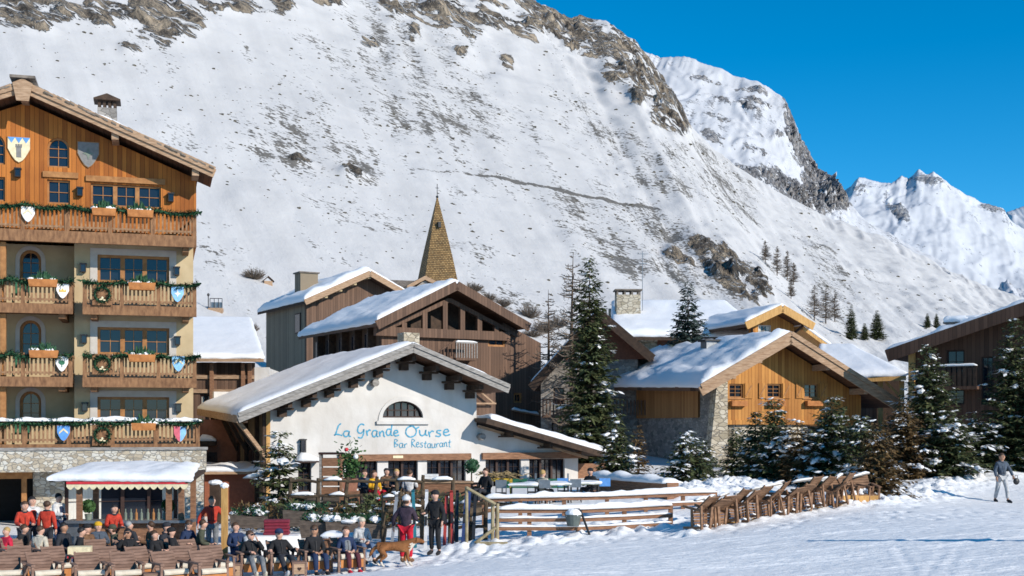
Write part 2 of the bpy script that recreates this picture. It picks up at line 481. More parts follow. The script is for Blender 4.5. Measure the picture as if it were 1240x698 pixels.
for x, y, z in [(0, 0, 2.3), (-8, 2, 2.0), (9, 4, 2.7), (-14, 18, 0.5), (12, 14, 2.2), (-30, 30, -0.2), (-30, 60, 0.3), (-40, 100, 3.2), (-25, 80, 2.6), (0, 75, 2.4), (40, 70, 3.2), (45, 30, 3.6),
                (0, 110, 4.0), (50, 110, 5.0), (-8, 44, 0.55), (-5, 47, 0.7), (0, 46, 1.1), (4, 46, 1.3), (0, -30, 3.0), (-30, -10, 1.0), (40, -10, 4.5)]:
    cx_.append(x); cy_.append(y); cz_.append(z)
CXY = np.array([cx_, cy_]).T
CZZ = np.array(cz_)
def _tps(r2):
    return np.where(r2 > 1e-9, 0.5 * r2 * np.log(np.maximum(r2, 1e-9)), 0.0)
_n = len(CZZ)
_K = _tps(((CXY[:, None, :] - CXY[None, :, :]) ** 2).sum(-1)) + np.eye(_n) * 8.0
_Pm = np.hstack([np.ones((_n, 1)), CXY])
_A = np.block([[_K, _Pm], [_Pm.T, np.zeros((3, 3))]])
_W = np.linalg.solve(_A, np.concatenate([CZZ, np.zeros(3)]))
def ground_np(x, y):
    sh = x.shape
    q = np.stack([np.clip(x.ravel(), -60, 60), np.clip(y.ravel(), -30, 130)], 1)
    out = np.empty(len(q))
    for i in range(0, len(q), 20000):
        c = q[i:i + 20000]
        out[i:i + 20000] = _tps(((c[:, None, :] - CXY[None]) ** 2).sum(-1)) @ _W[:_n] + _W[_n] + c @ _W[_n + 1:]
    return out.reshape(sh)
def gz(x, y):
    return float(ground_np(np.array([float(x)]), np.array([float(y)]))[0])
def G(px, py, Y=None):
    """point of the ground seen at a photo pixel (marching along the ray), or at distance Y under that column"""
    if Y is not None:
        x = (px - CX) / F * Y
        return Vector((x, Y, gz(x, Y)))
    ys = np.arange(18, 75, 0.05)
    xs = (px - CX) / F * ys
    d = CZ + (HY - py) / F * ys - ground_np(xs, ys)
    i = int(np.argmax(d < 0)) if (d < 0).any() else len(ys) - 1
    return Vector((xs[i], ys[i], gz(xs[i], ys[i])))

def axis_pts(segs):
    out = []
    for a, b, st in segs:
        out.extend(np.arange(a, b, st))
    return np.array(out)
gx = axis_pts([(-900, -200, 70), (-200, -60, 14), (-60, -18, 1.5), (-18, -2, 0.125), (-2, 20, 0.085), (20, 60, 1.5), (60, 200, 14), (200, 2400, 100)])
gy = axis_pts([(-300, -30, 27), (-30, 16, 1.6), (16, 19, 0.3), (19, 34, 0.085), (34, 57, 0.125), (57, 75, 0.8), (75, 135, 4), (135, 600, 31), (600, 1500, 100)])
X, Yg = np.meshgrid(gx, gy)
Z = ground_np(X, Yg)
# heaps of loose shovelled snow along the fences, the chairs and the tree edge
def dist_poly(X, Y, pts):
    d = np.full(X.shape, 1e9)
    for (x0, y0), (x1, y1) in zip(pts[:-1], pts[1:]):
        dx, dy = x1 - x0, y1 - y0
        t = np.clip(((X - x0) * dx + (Y - y0) * dy) / (dx * dx + dy * dy + 1e-9), 0, 1)
        d = np.minimum(d, np.hypot(X - x0 - t * dx, Y - y0 - t * dy))
    return d
def pl(*pp):
    return [(G(px, py, Y).x, Y) for px, py, Y in pp]
HEAPS = [(pl((560, 0, 36.3), (640, 0, 36.4), (760, 0, 37.2), (830, 0, 37.2)), 0.55, 0.20), (pl((830, 0, 35.4), (950, 0, 38.2), (1060, 0, 40.8)), 0.35, 0.12),
         (pl((1060, 0, 41.5), (1100, 0, 46), (1140, 0, 51), (1250, 0, 54.5)), 1.1, 0.35), (pl((610, 0, 38.5), (800, 0, 39.3)), 0.7, 0.25), (pl((830, 0, 46), (900, 0, 50)), 1.6, 0.5)]
lump = np.zeros(X.shape)
near = (X > -18) & (X < 22) & (Yg > 19) & (Yg < 58)
ii = np.argwhere(near)
nz = np.zeros(X.shape); rip = np.zeros(X.shape)
for i, j in ii:
    x, y = X[i, j], Yg[i, j]
    nz[i, j] = noise.noise((x * 2.3, y * 2.3, 0.0)) * 0.6 + noise.noise((x * 5.5, y * 5.5, 7.0)) * 0.4
    rip[i, j] = noise.noise((x * 0.9 - y * 0.25, y * 3.2, 2.0)) + 0.7 * noise.noise((x * 2.2, y * 7.0, 5.0))
for pts, wd, ht in HEAPS:
    d = dist_poly(X, Yg, pts)
    k = np.exp(-(d / wd) ** 2)
    lump += k * (ht * (0.55 + 0.5 * nz) + 0.16 * nz)
Z = Z + lump
Z = Z + near * (nz * 0.010 + rip * 0.006)
# ski tracks across the piste, paired grooves with a thrown up lip
_r = random.Random(44)
tracks = [pl((1113, 0, 22.6), (1104, 0, 25.5), (1086, 0, 29)), pl((1113, 0, 22.6), (1124, 0, 25), (1142, 0, 27.5)), pl((1149, 0, 22.4), (1148, 0, 25), (1160, 0, 28))]
for k in range(34):
    y0 = _r.uniform(20.5, 36); a = _r.uniform(-.5, 4.5); c = _r.uniform(-1.2, 1.2)
    x0, x1 = _r.uniform(-4, 8), _r.uniform(12, 22)
    if k % 3 == 0: x0 = -12
    tracks.append([(x0 + (x1 - x0) * t, y0 + a * t + c * math.sin(3.1 * t) - (0.12 * max(0, -x0))) for t in [q / 8 for q in range(9)]])
for k, pts in enumerate(tracks):
    d = dist_poly(X, Yg, pts)
    dp = 0.009 if k < 3 else _r.uniform(0.008, 0.022)
    Z += (Yg < 46) * (-dp * np.exp(-(d / 0.065) ** 2) + dp * 0.55 * np.exp(-((d - 0.16) / 0.07) ** 2))
# boot prints around the racks, the sunbathers and along the fence
for k in range(520):
    px, Yk = _r.uniform(300, 640), _r.uniform(33.0, 36.8)
    if k % 3 == 0: px, Yk = _r.uniform(640, 1230), _r.uniform(35.0, 37.0) + max(0, (_r.random() - .3)) * 6
    x = (px - CX) / F * Yk
    m_ = (np.abs(X - x) < .4) & (np.abs(Yg - Yk) < .4)
    Z[m_] -= 0.055 * np.exp(-(((X[m_] - x) / .11) ** 2 + ((Yg[m_] - Yk) / .17) ** 2))
me = bpy.data.meshes.new('snow_ground')
ny_, nx_ = X.shape
idx = np.arange(ny_ * nx_).reshape(ny_, nx_)
q = np.stack([idx[:-1, :-1], idx[:-1, 1:], idx[1:, 1:], idx[1:, :-1]], -1).reshape(-1, 4)
me.from_pydata(np.stack([X, Yg, Z], -1).reshape(-1, 3).tolist(), [], q.tolist())
me.polygons.foreach_set('use_smooth', [True] * len(me.polygons))
me.materials.append(MAT['snow_ground'])
go = bpy.data.objects.new('snow_ground', me)
COL.objects.link(go)
go['kind'] = 'structure'

# ------------------------------------------------------------------ mountains: ruled slopes between a foot line and a ridge line
def interp(lst, s):
    a = np.array(lst, float)
    return [np.interp(s, a[:, 0], a[:, k]) for k in range(1, a.shape[1])]
def slope(name, ridge, foot, ns, ntt, mat, conc=1.25, pw=1.8, gully=0.0, rough=1.0, rr=1.0, rock_fn=None, scrub_fn=None, seed=0.0, jag=0.0, uvs=(1, 1), kind='structure', back=0.25, gf=90.0, nf=40.0):
    s = np.linspace(0, 1, ns)
    rx, ry, rY = interp(ridge, s)
    fx, fy, fY = interp(foot, s)
    Rp = np.stack([(rx - CX) / F * rY, rY, CZ + (HY - ry) / F * rY], -1)
    Fp = np.stack([(fx - CX) / F * fY, fY, CZ + (HY - fy) / F * fY], -1)
    wn_ = max(3, ns // 9); ker = np.hanning(2 * wn_ + 1); ker /= ker.sum()
    Rs = np.convolve(np.pad(Rp[:, 2], wn_, mode='edge'), ker, mode='valid')
    tau = np.concatenate([np.linspace(0, 1, ntt), [1.03, 1.12, 1.3]])
    verts = np.zeros((len(tau), ns, 3)); rk = np.zeros((len(tau), ns)); sb = np.zeros((len(tau), ns)); uv = np.zeros((len(tau), ns, 2))
    for i, ta in enumerate(tau):
        t = ta ** pw if ta <= 1 else 1 + (ta - 1)
        h = Fp[:, :2] + (Rp[:, :2] - Fp[:, :2]) * t
        if ta <= 1:
            kk = t ** 5 if nf < 40 else 1.0
            z = Fp[:, 2] + (Rp[:, 2] * kk + Rs * (1 - kk) - Fp[:, 2]) * t ** conc
        else:
            z = Rp[:, 2] - (Rp[:, 2] - Fp[:, 2]) * (ta - 1) * 1.2
        verts[i, :, 0] = h[:, 0]; verts[i, :, 1] = h[:, 1]; verts[i, :, 2] = z
        uv[i, :, 0] = s * uvs[0]; uv[i, :, 1] = ta * uvs[1]
    px = CX + verts[:, :, 0] / verts[:, :, 1] * F
    py = HY - (verts[:, :, 2] - CZ) / verts[:, :, 1] * F
    for i in range(len(tau)):
        ta = tau[i]
        for j in range(ns):
            Yd = verts[i, j, 1]
            u_, v_ = s[j], ta
            wob = 0.12 * noise.noise((u_ * 9, v_ * 9, seed + 2))
            g = noise.noise(((u_ + wob) * gf + v_ * 6.0 + seed, v_ * 5.0, seed)) + 0.5 * noise.noise((u_ * gf * 2.3, v_ * 9.0, seed + 5))
            n = noise.fractal((u_ * nf * uvs[0], v_ * nf * uvs[1], seed + 9), 0.9, 2.1, 6)
            if nf < 40: n += 0.9 - 2.2 * abs(noise.noise((u_ * nf * 0.9, v_ * nf * 0.55, seed + 15)))
            r = rock_fn(px[i, j], py[i, j], u_, v_, n) if rock_fn else 0.0
            rk[i, j] = min(1.0, max(0.0, r))
            sb[i, j] = min(1.0, max(0.0, scrub_fn(px[i, j], py[i, j], u_, v_, n))) if scrub_fn else 0.2
            edge = min(1.0, max(0.0, ta * 6)) * (1.0 if ta < 0.97 else 0.6)
            rid = abs(noise.noise((u_ * 70 * uvs[0], v_ * 60 * uvs[1], seed + 3)))
            rid2 = abs(noise.noise((u_ * 190 * uvs[0], v_ * 170 * uvs[1], seed + 31)))
            d = g * gully + n * 0.35 * rough + r * (rid * 1.1 + rid2 * 0.9 + (abs(n) if nf >= 40 else 0.3)) * rough * rr
            if ta >= 0.93:
                d += jag * (noise.noise((u_ * 160, 1.0, seed + 4)) + 0.6 * noise.noise((u_ * 420, 3.0, seed + 4)))
            verts[i, j, 2] += d * edge * Yd * 0.006
            verts[i, j, 1] -= r * rid * edge * Yd * 0.010 * rough
    me = bpy.data.meshes.new(name)
    nt_, = (len(tau),)
    idx = np.arange(nt_ * ns).reshape(nt_, ns)
    q = np.stack([idx[:-1, :-1], idx[:-1, 1:], idx[1:, 1:], idx[1:, :-1]], -1).reshape(-1, 4)
    me.from_pydata(verts.reshape(-1, 3).tolist(), [], q.tolist())
    me.polygons.foreach_set('use_smooth', [True] * len(me.polygons))
    uvl = me.uv_layers.new(name='UVMap')
    uvl.data.foreach_set('uv', uv.reshape(-1, 2)[q.ravel()].astype(np.float32).ravel())
    for nm, arr in (('rock', rk), ('scrub', sb)):
        a = me.attributes.new(nm, 'FLOAT', 'POINT')
        a.data.foreach_set('value', arr.ravel().astype(np.float32))
    me.materials.append(mat)
    o = bpy.data.objects.new(name, me)
    COL.objects.link(o)
    o['kind'] = kind
    return verts, px, py

def blob(px, py, cx, cy, rx, ry, ang=0.0):
    c, s_ = math.cos(R(ang)), math.sin(R(ang))
    x, y = px - cx, py - cy
    a, b = (x * c + y * s_) / rx, (-x * s_ + y * c) / ry
    return math.exp(-(a * a + b * b) ** 1.5)

ROCK1 = [(20, 22, 40, 16, 0), (120, 20, 30, 18, 10), (215, 20, 40, 14, 10), (235, 40, 14, 8, 0), (300, 12, 40, 9, 5), (500, 14, 40, 12, 10), (575, 35, 14, 16, -20), (598, 20, 26, 22, 30), (635, 40, 20, 14, 40), (35, 10, 60, 22, 0), (60, 28, 22, 12, 0), (180, 10, 60, 16, 0), (178, 40, 34, 12, 25), (205, 44, 30, 13, 0), (160, 60, 16, 10, 0), (270, 4, 80, 12, 0), (330, 6, 30, 14, 20), (400, 4, 30, 8, 0),
         (470, 12, 12, 20, -30), (525, 18, 16, 28, -25), (560, 14, 26, 34, -35), (500, 40, 12, 14, 0), (450, 50, 16, 10, 30), (615, 78, 10, 10, 0), (560, 66, 10, 8, 0),
         (655, 18, 45, 16, 35), (690, 42, 30, 20, 38), (720, 45, 36, 24, 30), (755, 66, 34, 26, 42), (782, 88, 26, 26, 45), (742, 92, 14, 20, 20), (812, 130, 16, 34, -8), (825, 145, 12, 28, -5),
         (775, 118, 16, 12, 40), (800, 140, 14, 16, 30), (905, 348, 30, 20, 25), (870, 318, 30, 22, 30), (890, 330, 34, 16, 30), (850, 300, 20, 12, 20), (820, 315, 26, 10, 25),
         (355, 195, 24, 5, 8), (428, 215, 18, 7, 15)]
SCRUB1 = [(830, 205, 34, 34, 30, 1.0), (795, 215, 26, 24, 20, 0.8), (870, 215, 26, 46, -35, 0.9), (900, 250, 24, 30, -40, 0.6), (800, 290, 90, 34, 28, 0.95), (730, 290, 70, 26, 28, 0.7), (860, 330, 70, 34, 28, 0.9),
          (1005, 330, 20, 50, -28, 0.9), (960, 300, 40, 40, 0, 0.4), (1000, 375, 40, 30, 0, 0.6), (430, 210, 40, 16, 20, 0.8), (355, 190, 30, 12, 8, 0.6), (330, 160, 90, 70, 45, 0.42), (400, 130, 90, 90, 45, 0.40), (520, 130, 120, 70, 40, 0.42),
          (640, 190, 120, 60, 35, 0.38), (180, 70, 90, 30, 30, 0.45), (760, 180, 50, 30, 35, 0.6), (700, 250, 120, 20, 22, 0.35), (260, 300, 60, 50, 0, 0.22), (420, 270, 60, 50, 0, 0.25), (560, 290, 100, 40, 20, 0.42), (660, 380, 80, 40, 0, 0.6),
          (500, 60, 60, 50, 40, 0.6), (690, 130, 60, 40, 40, 0.4), (1090, 360, 100, 30, 20, 0.25)]
PATH1 = [(495, 205), (560, 209), (600, 214), (650, 224), (700, 236), (740, 243), (800, 252)]
def rock1(px, py, u, v, n):
    r = 0.0
    for b in ROCK1:
        if abs(px - b[0]) < 90 and abs(py - b[1]) < 90:
            r += blob(px, py, *b)
    return min(1, r) * (0.72 + 0.5 * n)
def scrub1(px, py, u, v, n):
    r = 0.17
    for b in SCRUB1:
        if abs(px - b[0]) < 220 and abs(py - b[1]) < 220:
            r += b[5] * blob(px, py, *b[:5]) * 0.75
    r = min(0.70, r)
    for (x0, y0), (x1, y1) in zip(PATH1[:-1], PATH1[1:]):
        if x0 <= px <= x1:
            y = y0 + (y1 - y0) * (px - x0) / (x1 - x0) + 1.5 * noise.noise((px * 0.05, 0, 0))
            r += 0.8 * math.exp(-((py - y) / 1.6) ** 2) * (0.55 + 0.6 * noise.noise((px * 0.09, 5, 0)))
    return min(1.0, max(0.0, r))
mm1 = mountain_mat('mountainside', (0.12, 0.10, 0.08), (0.29, 0.235, 0.175), (0.48, 0.385, 0.28), (0.080, 0.068, 0.050), (1.3, 2.4, 1))
ridge1 = [(0.0, -1500, -1000, 1100), (0.2, -600, -600, 1060), (0.36, -60, -340, 1020), (0.50, 400, -115, 980), (0.585, 640, -2, 950), (0.615, 690, 24, 940), (0.635, 735, 27, 930), (0.66, 770, 54, 920), (0.68, 800, 90, 900),
          (0.70, 830, 146, 880), (0.725, 866, 183, 850), (0.76, 920, 220, 820), (0.81, 1000, 262, 800), (0.85, 1070, 287, 790), (0.89, 1130, 317, 780), (0.94, 1190, 346, 760), (1.0, 1290, 380, 740)]
foot1 = [(0.0, -700, 545, 84), (0.2, -150, 545, 86), (0.36, 300, 545, 92), (0.5, 760, 545, 128), (0.585, 1000, 545, 150), (0.7, 1180, 545, 165), (0.8, 1290, 545, 180), (0.9, 1400, 545, 190), (1.0, 1520, 545, 210)]
slope('mountain', ridge1, foot1, 720, 420, mm1, conc=1.2, pw=1.75, gully=0.50, rough=0.8, rock_fn=rock1, scrub_fn=scrub1, seed=1.7, jag=0.3, uvs=(1.6, 1.0), gf=42.0)

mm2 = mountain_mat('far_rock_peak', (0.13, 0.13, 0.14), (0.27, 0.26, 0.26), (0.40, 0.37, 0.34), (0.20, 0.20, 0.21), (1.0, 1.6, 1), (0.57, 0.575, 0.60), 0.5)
def rock2(px, py, u, v, n):
    r = blob(px, py, 960, 150, 10, 34, -12) * 0.9 + blob(px, py, 975, 185, 16, 34, -25) * 0.9 + blob(px, py, 1000, 232, 34, 26, 30) * 1.0 + blob(px, py, 975, 245, 30, 16, 20) * 0.9 + blob(px, py, 900, 108, 50, 5, 12) * 0.75 + blob(px, py, 890, 128, 40, 5, 18) * 0.7 + blob(px, py, 930, 128, 30, 4, 8) * 0.8 + blob(px, py, 880, 148, 34, 5, 12) * 0.6 + blob(px, py, 842, 95, 16, 10, 0) * 0.55 + blob(px, py, 905, 208, 26, 12, 25) * 0.6 + blob(px, py, 940, 222, 26, 14, 30) * 0.7 + blob(px, py, 865, 170, 22, 8, 20) * 0.6
    r += blob(px, py, 850, 190, 40, 12, 30) * 0.6 + blob(px, py, 915, 185, 30, 8, 20) * 0.5 + blob(px, py, 1015, 240, 18, 14, 30) * 0.7 + blob(px, py, 930, 165, 30, 6, 0) * 0.5
    return r * (0.8 + 0.5 * n)
ridge2 = [(0, 700, 60, 2600), (0.10, 780, 63, 2600), (0.16, 800, 71, 2600), (0.22, 830, 70, 2580), (0.30, 868, 83, 2550), (0.38, 908, 97, 2500), (0.44, 935, 107, 2450), (0.48, 950, 120, 2400), (0.51, 957, 140, 2360), (0.55, 967, 163, 2320),
          (0.60, 978, 186, 2280), (0.65, 988, 205, 2240), (0.71, 1006, 216, 2200), (0.76, 1018, 228, 2160), (0.80, 1028, 249, 2120), (0.88, 1060, 275, 2050), (1.0, 1140, 320, 1950)]
foot2 = [(0, 560, 300, 1250), (0.3, 760, 330, 1250), (0.6, 930, 350, 1300), (0.8, 1030, 360, 1350), (1.0, 1150, 375, 1400)]
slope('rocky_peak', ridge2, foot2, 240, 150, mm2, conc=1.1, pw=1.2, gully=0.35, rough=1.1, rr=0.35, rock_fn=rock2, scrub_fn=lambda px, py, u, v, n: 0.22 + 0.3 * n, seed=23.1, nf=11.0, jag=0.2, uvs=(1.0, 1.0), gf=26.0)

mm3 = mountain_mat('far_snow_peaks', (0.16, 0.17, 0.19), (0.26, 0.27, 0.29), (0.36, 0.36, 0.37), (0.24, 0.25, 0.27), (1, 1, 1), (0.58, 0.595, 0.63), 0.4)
def rock3(px, py, u, v, n):
    return (blob(px, py, 1085, 255, 26, 8, 50) + 0.55 * blob(px, py, 1195, 252, 36, 6, 20) + 0.5 * blob(px, py, 1040, 232, 10, 10, 30) + 0.5 * blob(px, py, 1120, 222, 40, 5, 10)) * (0.8 + 0.6 * n)
ridge3 = [(0, 960, 262, 4200), (0.12, 1000, 243, 4200), (0.2, 1030, 228, 4200), (0.24, 1040, 216, 4200), (0.30, 1060, 218, 4250), (0.36, 1080, 222, 4300), (0.40, 1092, 213, 4350), (0.43, 1100, 217, 4400), (0.47, 1112, 207, 4400), (0.50, 1121, 213, 4400),
          (0.53, 1131, 209, 4400), (0.60, 1150, 224, 4400), (0.66, 1172, 236, 4450), (0.72, 1190, 247, 4500), (0.78, 1213, 254, 4500), (0.84, 1226, 272, 4500), (1.0, 1290, 310, 4500)]
foot3 = [(0, 860, 330, 2400), (0.4, 1060, 365, 2400), (0.7, 1200, 385, 2450), (1.0, 1330, 390, 2500)]
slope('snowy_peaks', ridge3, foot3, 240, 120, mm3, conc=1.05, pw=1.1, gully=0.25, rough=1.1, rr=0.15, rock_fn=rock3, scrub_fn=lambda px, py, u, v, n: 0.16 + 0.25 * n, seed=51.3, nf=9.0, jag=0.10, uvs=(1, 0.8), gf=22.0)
ridge4 = [(0, 1130, 300, 6800), (0.3, 1190, 272, 6800), (0.45, 1215, 260, 6800), (0.6, 1240, 250, 6800), (0.8, 1300, 236, 6800), (1.0, 1420, 250, 6800)]
foot4 = [(0, 1200, 380, 4600), (0.5, 1320, 390, 4600), (1.0, 1560, 400, 4600)]
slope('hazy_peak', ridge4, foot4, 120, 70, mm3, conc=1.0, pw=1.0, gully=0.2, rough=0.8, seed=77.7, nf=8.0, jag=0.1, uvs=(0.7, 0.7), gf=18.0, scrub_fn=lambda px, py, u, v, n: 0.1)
# the spur that lies in its own shade at the end of the valley
ridge5 = [(0, 1165, 372, 1500), (0.25, 1192, 361, 1520), (0.4, 1206, 354, 1540), (0.5, 1212, 343, 1550), (0.58, 1220, 340, 1560), (0.7, 1230, 350, 1570), (0.8, 1240, 350, 1600), (1.0, 1330, 330, 1700)]
foot5 = [(0, 1172, 378, 1180), (0.4, 1225, 384, 900), (1.0, 1300, 420, 620)]
slope('shaded_spur', ridge5, foot5, 80, 50, mm2, conc=1.0, pw=1.0, gully=0.3, rough=0.5, seed=91.7, jag=0.3, uvs=(0.6, 0.6), gf=20.0, scrub_fn=lambda px, py, u, v, n: 0.1)
# ------------------------------------------------------------------ building kit
class Bld:
    """a building: root Empty at its front corner, u along the facade, v into the building, w up"""
    def __init__(s, name, label, cat, px, Y, theta, z0, group=None):
        s.ox, s.oy, s.th, s.z0 = (px - CX) / F * Y, Y, R(theta), z0
        s.c, s.s = math.cos(s.th), math.sin(s.th)
        s.root = thing(name, label, cat, (s.ox, s.oy, z0), s.th, group)
    def pix(s, px, py, v=0.0):
        ox, oy = s.ox - s.s * v, s.oy + s.c * v
        k = (px - CX) / F
        u = (k * oy - ox) / (s.c - k * s.s)
        return u, CZ + (HY - py) / F * (oy + u * s.s) - s.z0
    def p3(s, px, py, v=0.0):
        u, w_ = s.pix(px, py, v)
        return Vector((u, v, w_))
    def wall_pix(s, px, py, u=0.0):
        """point of the side wall plane (given u) seen at a pixel -> (v, w)"""
        ox, oy = s.ox + s.c * u, s.oy + s.s * u
        k = (px - CX) / F
        v = (k * oy - ox) / (-s.s - k * s.c)
        return v, CZ + (HY - py) / F * (oy + v * s.c) - s.z0
    def rect(s, px0, py0, px1, py1, v=0.0):
        u0, wa = s.pix(px0, py0, v); _, wb = s.pix(px0, py1, v); u1, wc = s.pix(px1, py0, v); _, wd = s.pix(px1, py1, v)
        return u0, u1, (wb + wd) / 2, (wa + wc) / 2
    def world(s, p):
        return Vector((s.ox + p[0] * s.c - p[1] * s.s, s.oy + p[0] * s.s + p[1] * s.c, s.z0 + p[2]))

def rect_poly(r):
    return [(r[0], r[2]), (r[1], r[2]), (r[1], r[3]), (r[0], r[3])]
def arch_poly(r, n=10, rise=None):
    u0, u1, w0, w1 = r
    rad = (u1 - u0) / 2
    rise = rad if rise is None else rise
    pts = [(u0, w0), (u1, w0)]
    for i in range(n + 1):
        a = math.pi * i / n
        pts.append(((u0 + u1) / 2 + rad * math.cos(a), w1 - rise + rise * math.sin(a)))
    return pts
def inset(poly, d):
    c = Vector((sum(p[0] for p in poly) / len(poly), sum(p[1] for p in poly) / len(poly)))
    us = [p[0] for p in poly]; ws = [p[1] for p in poly]
    du, dw = (max(us) - min(us)) / 2, (max(ws) - min(ws)) / 2
    cu, cw = (max(us) + min(us)) / 2, (max(ws) + min(ws)) / 2
    return [(cu + (p[0] - cu) * (du - d) / du, cw + (p[1] - cw) * (dw - d) / dw) for p in poly]

def wall(b, poly, holes, mat, v=0.0, th=0.3, name='wall', label=None):
    m = MB(); m.prism(poly, v, v + th, 0, holes)
    o = m.build(name, mat, b.root)
    if label: o['label'] = label
    return o
def window(b, r, v=0.0, nx=2, ny=2, fm=None, arched=False, depth=0.16, fw=0.07, sill=False, lights=1, curtain=False, name='window', lw=0.1, rise=None, bar=0.024):
    """frame set back in its opening, glazing bars, pane; several lights side by side share posts"""
    fm = fm or MAT['window_wood']
    poly = arch_poly(r, rise=rise) if arched else rect_poly(r)
    m = MB()
    m.prism(poly, v + depth - 0.06, v + depth + 0.05, 0, [inset(poly, fw)])
    u0, u1, w0, w1 = r[0] + fw, r[1] - fw, r[2] + fw, r[3] - fw
    wl = (u1 - u0) / lights
    for i in range(1, lights):
        m.box(u0 + i * wl - lw / 2, u0 + i * wl + lw / 2, v + depth - 0.09, v + depth + 0.05, w0, w1)
    for i in range(lights):
        a, c = u0 + i * wl + (lw / 2 if i else 0), u0 + (i + 1) * wl - (lw / 2 if i < lights - 1 else 0)
        for k in range(1, nx):
            x = a + (c - a) * k / nx
            m.box(x - bar / 2, x + bar / 2, v + depth - 0.03, v + depth + 0.03, w0, w1)
        for k in range(1, ny):
            z = w0 + (w1 - w0) * k / ny
            m.box(a, c, v + depth - 0.025, v + depth + 0.025, z - bar / 2, z + bar / 2)
    o = m.build(name, fm, b.root)
    g = MB(); g.prism(inset(poly, fw * 0.6), v + depth + 0.03, v + depth + 0.045)
    g.build('pane', MAT['glass'], o)
    if curtain:
        for a, d in ((u0, u0 + (u1 - u0) * 0.24), (u1 - (u1 - u0) * 0.3, u1 - 0.01)):
            c = MB()
            n = 7
            for i in range(n):
                x0, x1 = a + (d - a) * i / n, a + (d - a) * (i + 1) / n
                c.box(x0, x1, v + depth + (0.012 if i % 2 else 0.02), v + depth + 0.028, w0 + 0.02, w1 - 0.02)
            c.build('curtain', MAT['curtain'], o)
    if sill:
        k = MB(); k.box(r[0] - 0.06, r[1] + 0.06, v - 0.1, v + depth - 0.06, r[2] - 0.08, r[2] - 0.005)
        k.build('sill', fm, o)
    return o

def roof_slab(b, q, th, mat, name='roof'):
    m = MB(); m.slab(q, th)
    return m.build(name, mat, b.root)
def snow_slab(parent, q, th, name='snow_cover', n=28, m_=16, seed=0.0, edge=0.35, out=0.05, amp=0.35, mat=None, holes=()):
    """a blanket of snow on the four-cornered plane q (p00, p10, p11, p01): rounded rim, uneven top"""
    p00, p10, p11, p01 = [Vector(p) for p in q]
    ls = ((p10 - p00).length + (p11 - p01).length) / 2
    lt = ((p01 - p00).length + (p11 - p10).length) / 2
    ss = [0, 0.004, 0.02] + [i / n for i in range(1, n)] + [0.98, 0.996, 1]
    ts = [0, 0.006, 0.03] + [i / m_ for i in range(1, m_)] + [0.97, 0.994, 1]
    mb = MB(); vs = []
    for j, t in enumerate(ts):
        for i, s in enumerate(ss):
            so_, to = (s - 0.5) * (1 + 2 * out / ls) + 0.5, (t - 0.5) * (1 + 2 * out / lt) + 0.5
            k = (p00 * (1 - so_) + p10 * so_) * (1 - to) + (p01 * (1 - so_) + p11 * so_) * to
            ew = math.exp(-min(min(s, 1 - s) * ls, min(t, 1 - t) * lt) / 0.3)
            k = k + Vector((noise.noise((k.x * 1.7 + seed, k.y * 1.7, 11)), noise.noise((k.x * 1.7, k.y * 1.7 + seed, 17)), 0)) * 0.09 * ew
            d = min(min(s, 1 - s) * ls, min(t, 1 - t) * lt)
            e = math.sqrt(max(0.0, 1 - (1 - min(1, d / edge)) ** 2))
            nn = noise.fractal((k.x * 0.9 + seed, k.y * 0.9, seed), 0.8, 2.0, 4)
            rim = noise.noise((k.x * 2.7 + seed, k.y * 2.7, k.z * 2.0))
            h = th * (0.15 + 0.85 * e) * (1 + amp * nn) + 0.02
            if d < 1e-6:
                h = th * 0.12 * (1 + rim)
            vs.append(k + Vector((0, 0, max(0.015, h))))
    nb = len(ss); nt_ = len(ts)
    fs = [(j * nb + i, j * nb + i + 1, (j + 1) * nb + i + 1, (j + 1) * nb + i) for j in range(nt_ - 1) for i in range(nb - 1)]
    ring = [i for i in range(nb)] + [j * nb + nb - 1 for j in range(1, nt_)] + [(nt_ - 1) * nb + i for i in range(nb - 2, -1, -1)] + [j * nb for j in range(nt_ - 2, 0, -1)]
    base = len(vs)
    for r_ in ring:
        j, i = divmod(r_, nb)
        s, t = ss[i], ts[j]
        k = (p00 * (1 - s) + p10 * s) * (1 - t) + (p01 * (1 - s) + p11 * s) * t
        vs.append(k + Vector((0, 0, -0.03 - 0.05 * abs(noise.noise((k.x * 3 + seed, k.y * 3, 1.0))))))
    for a in range(len(ring)):
        c = (a + 1) % len(ring)
        fs.append((ring[a], base + a, base + c, ring[c]))
    mb.add(vs, fs)
    return mb.build(name, mat or MAT['snow_roof'], parent, True)

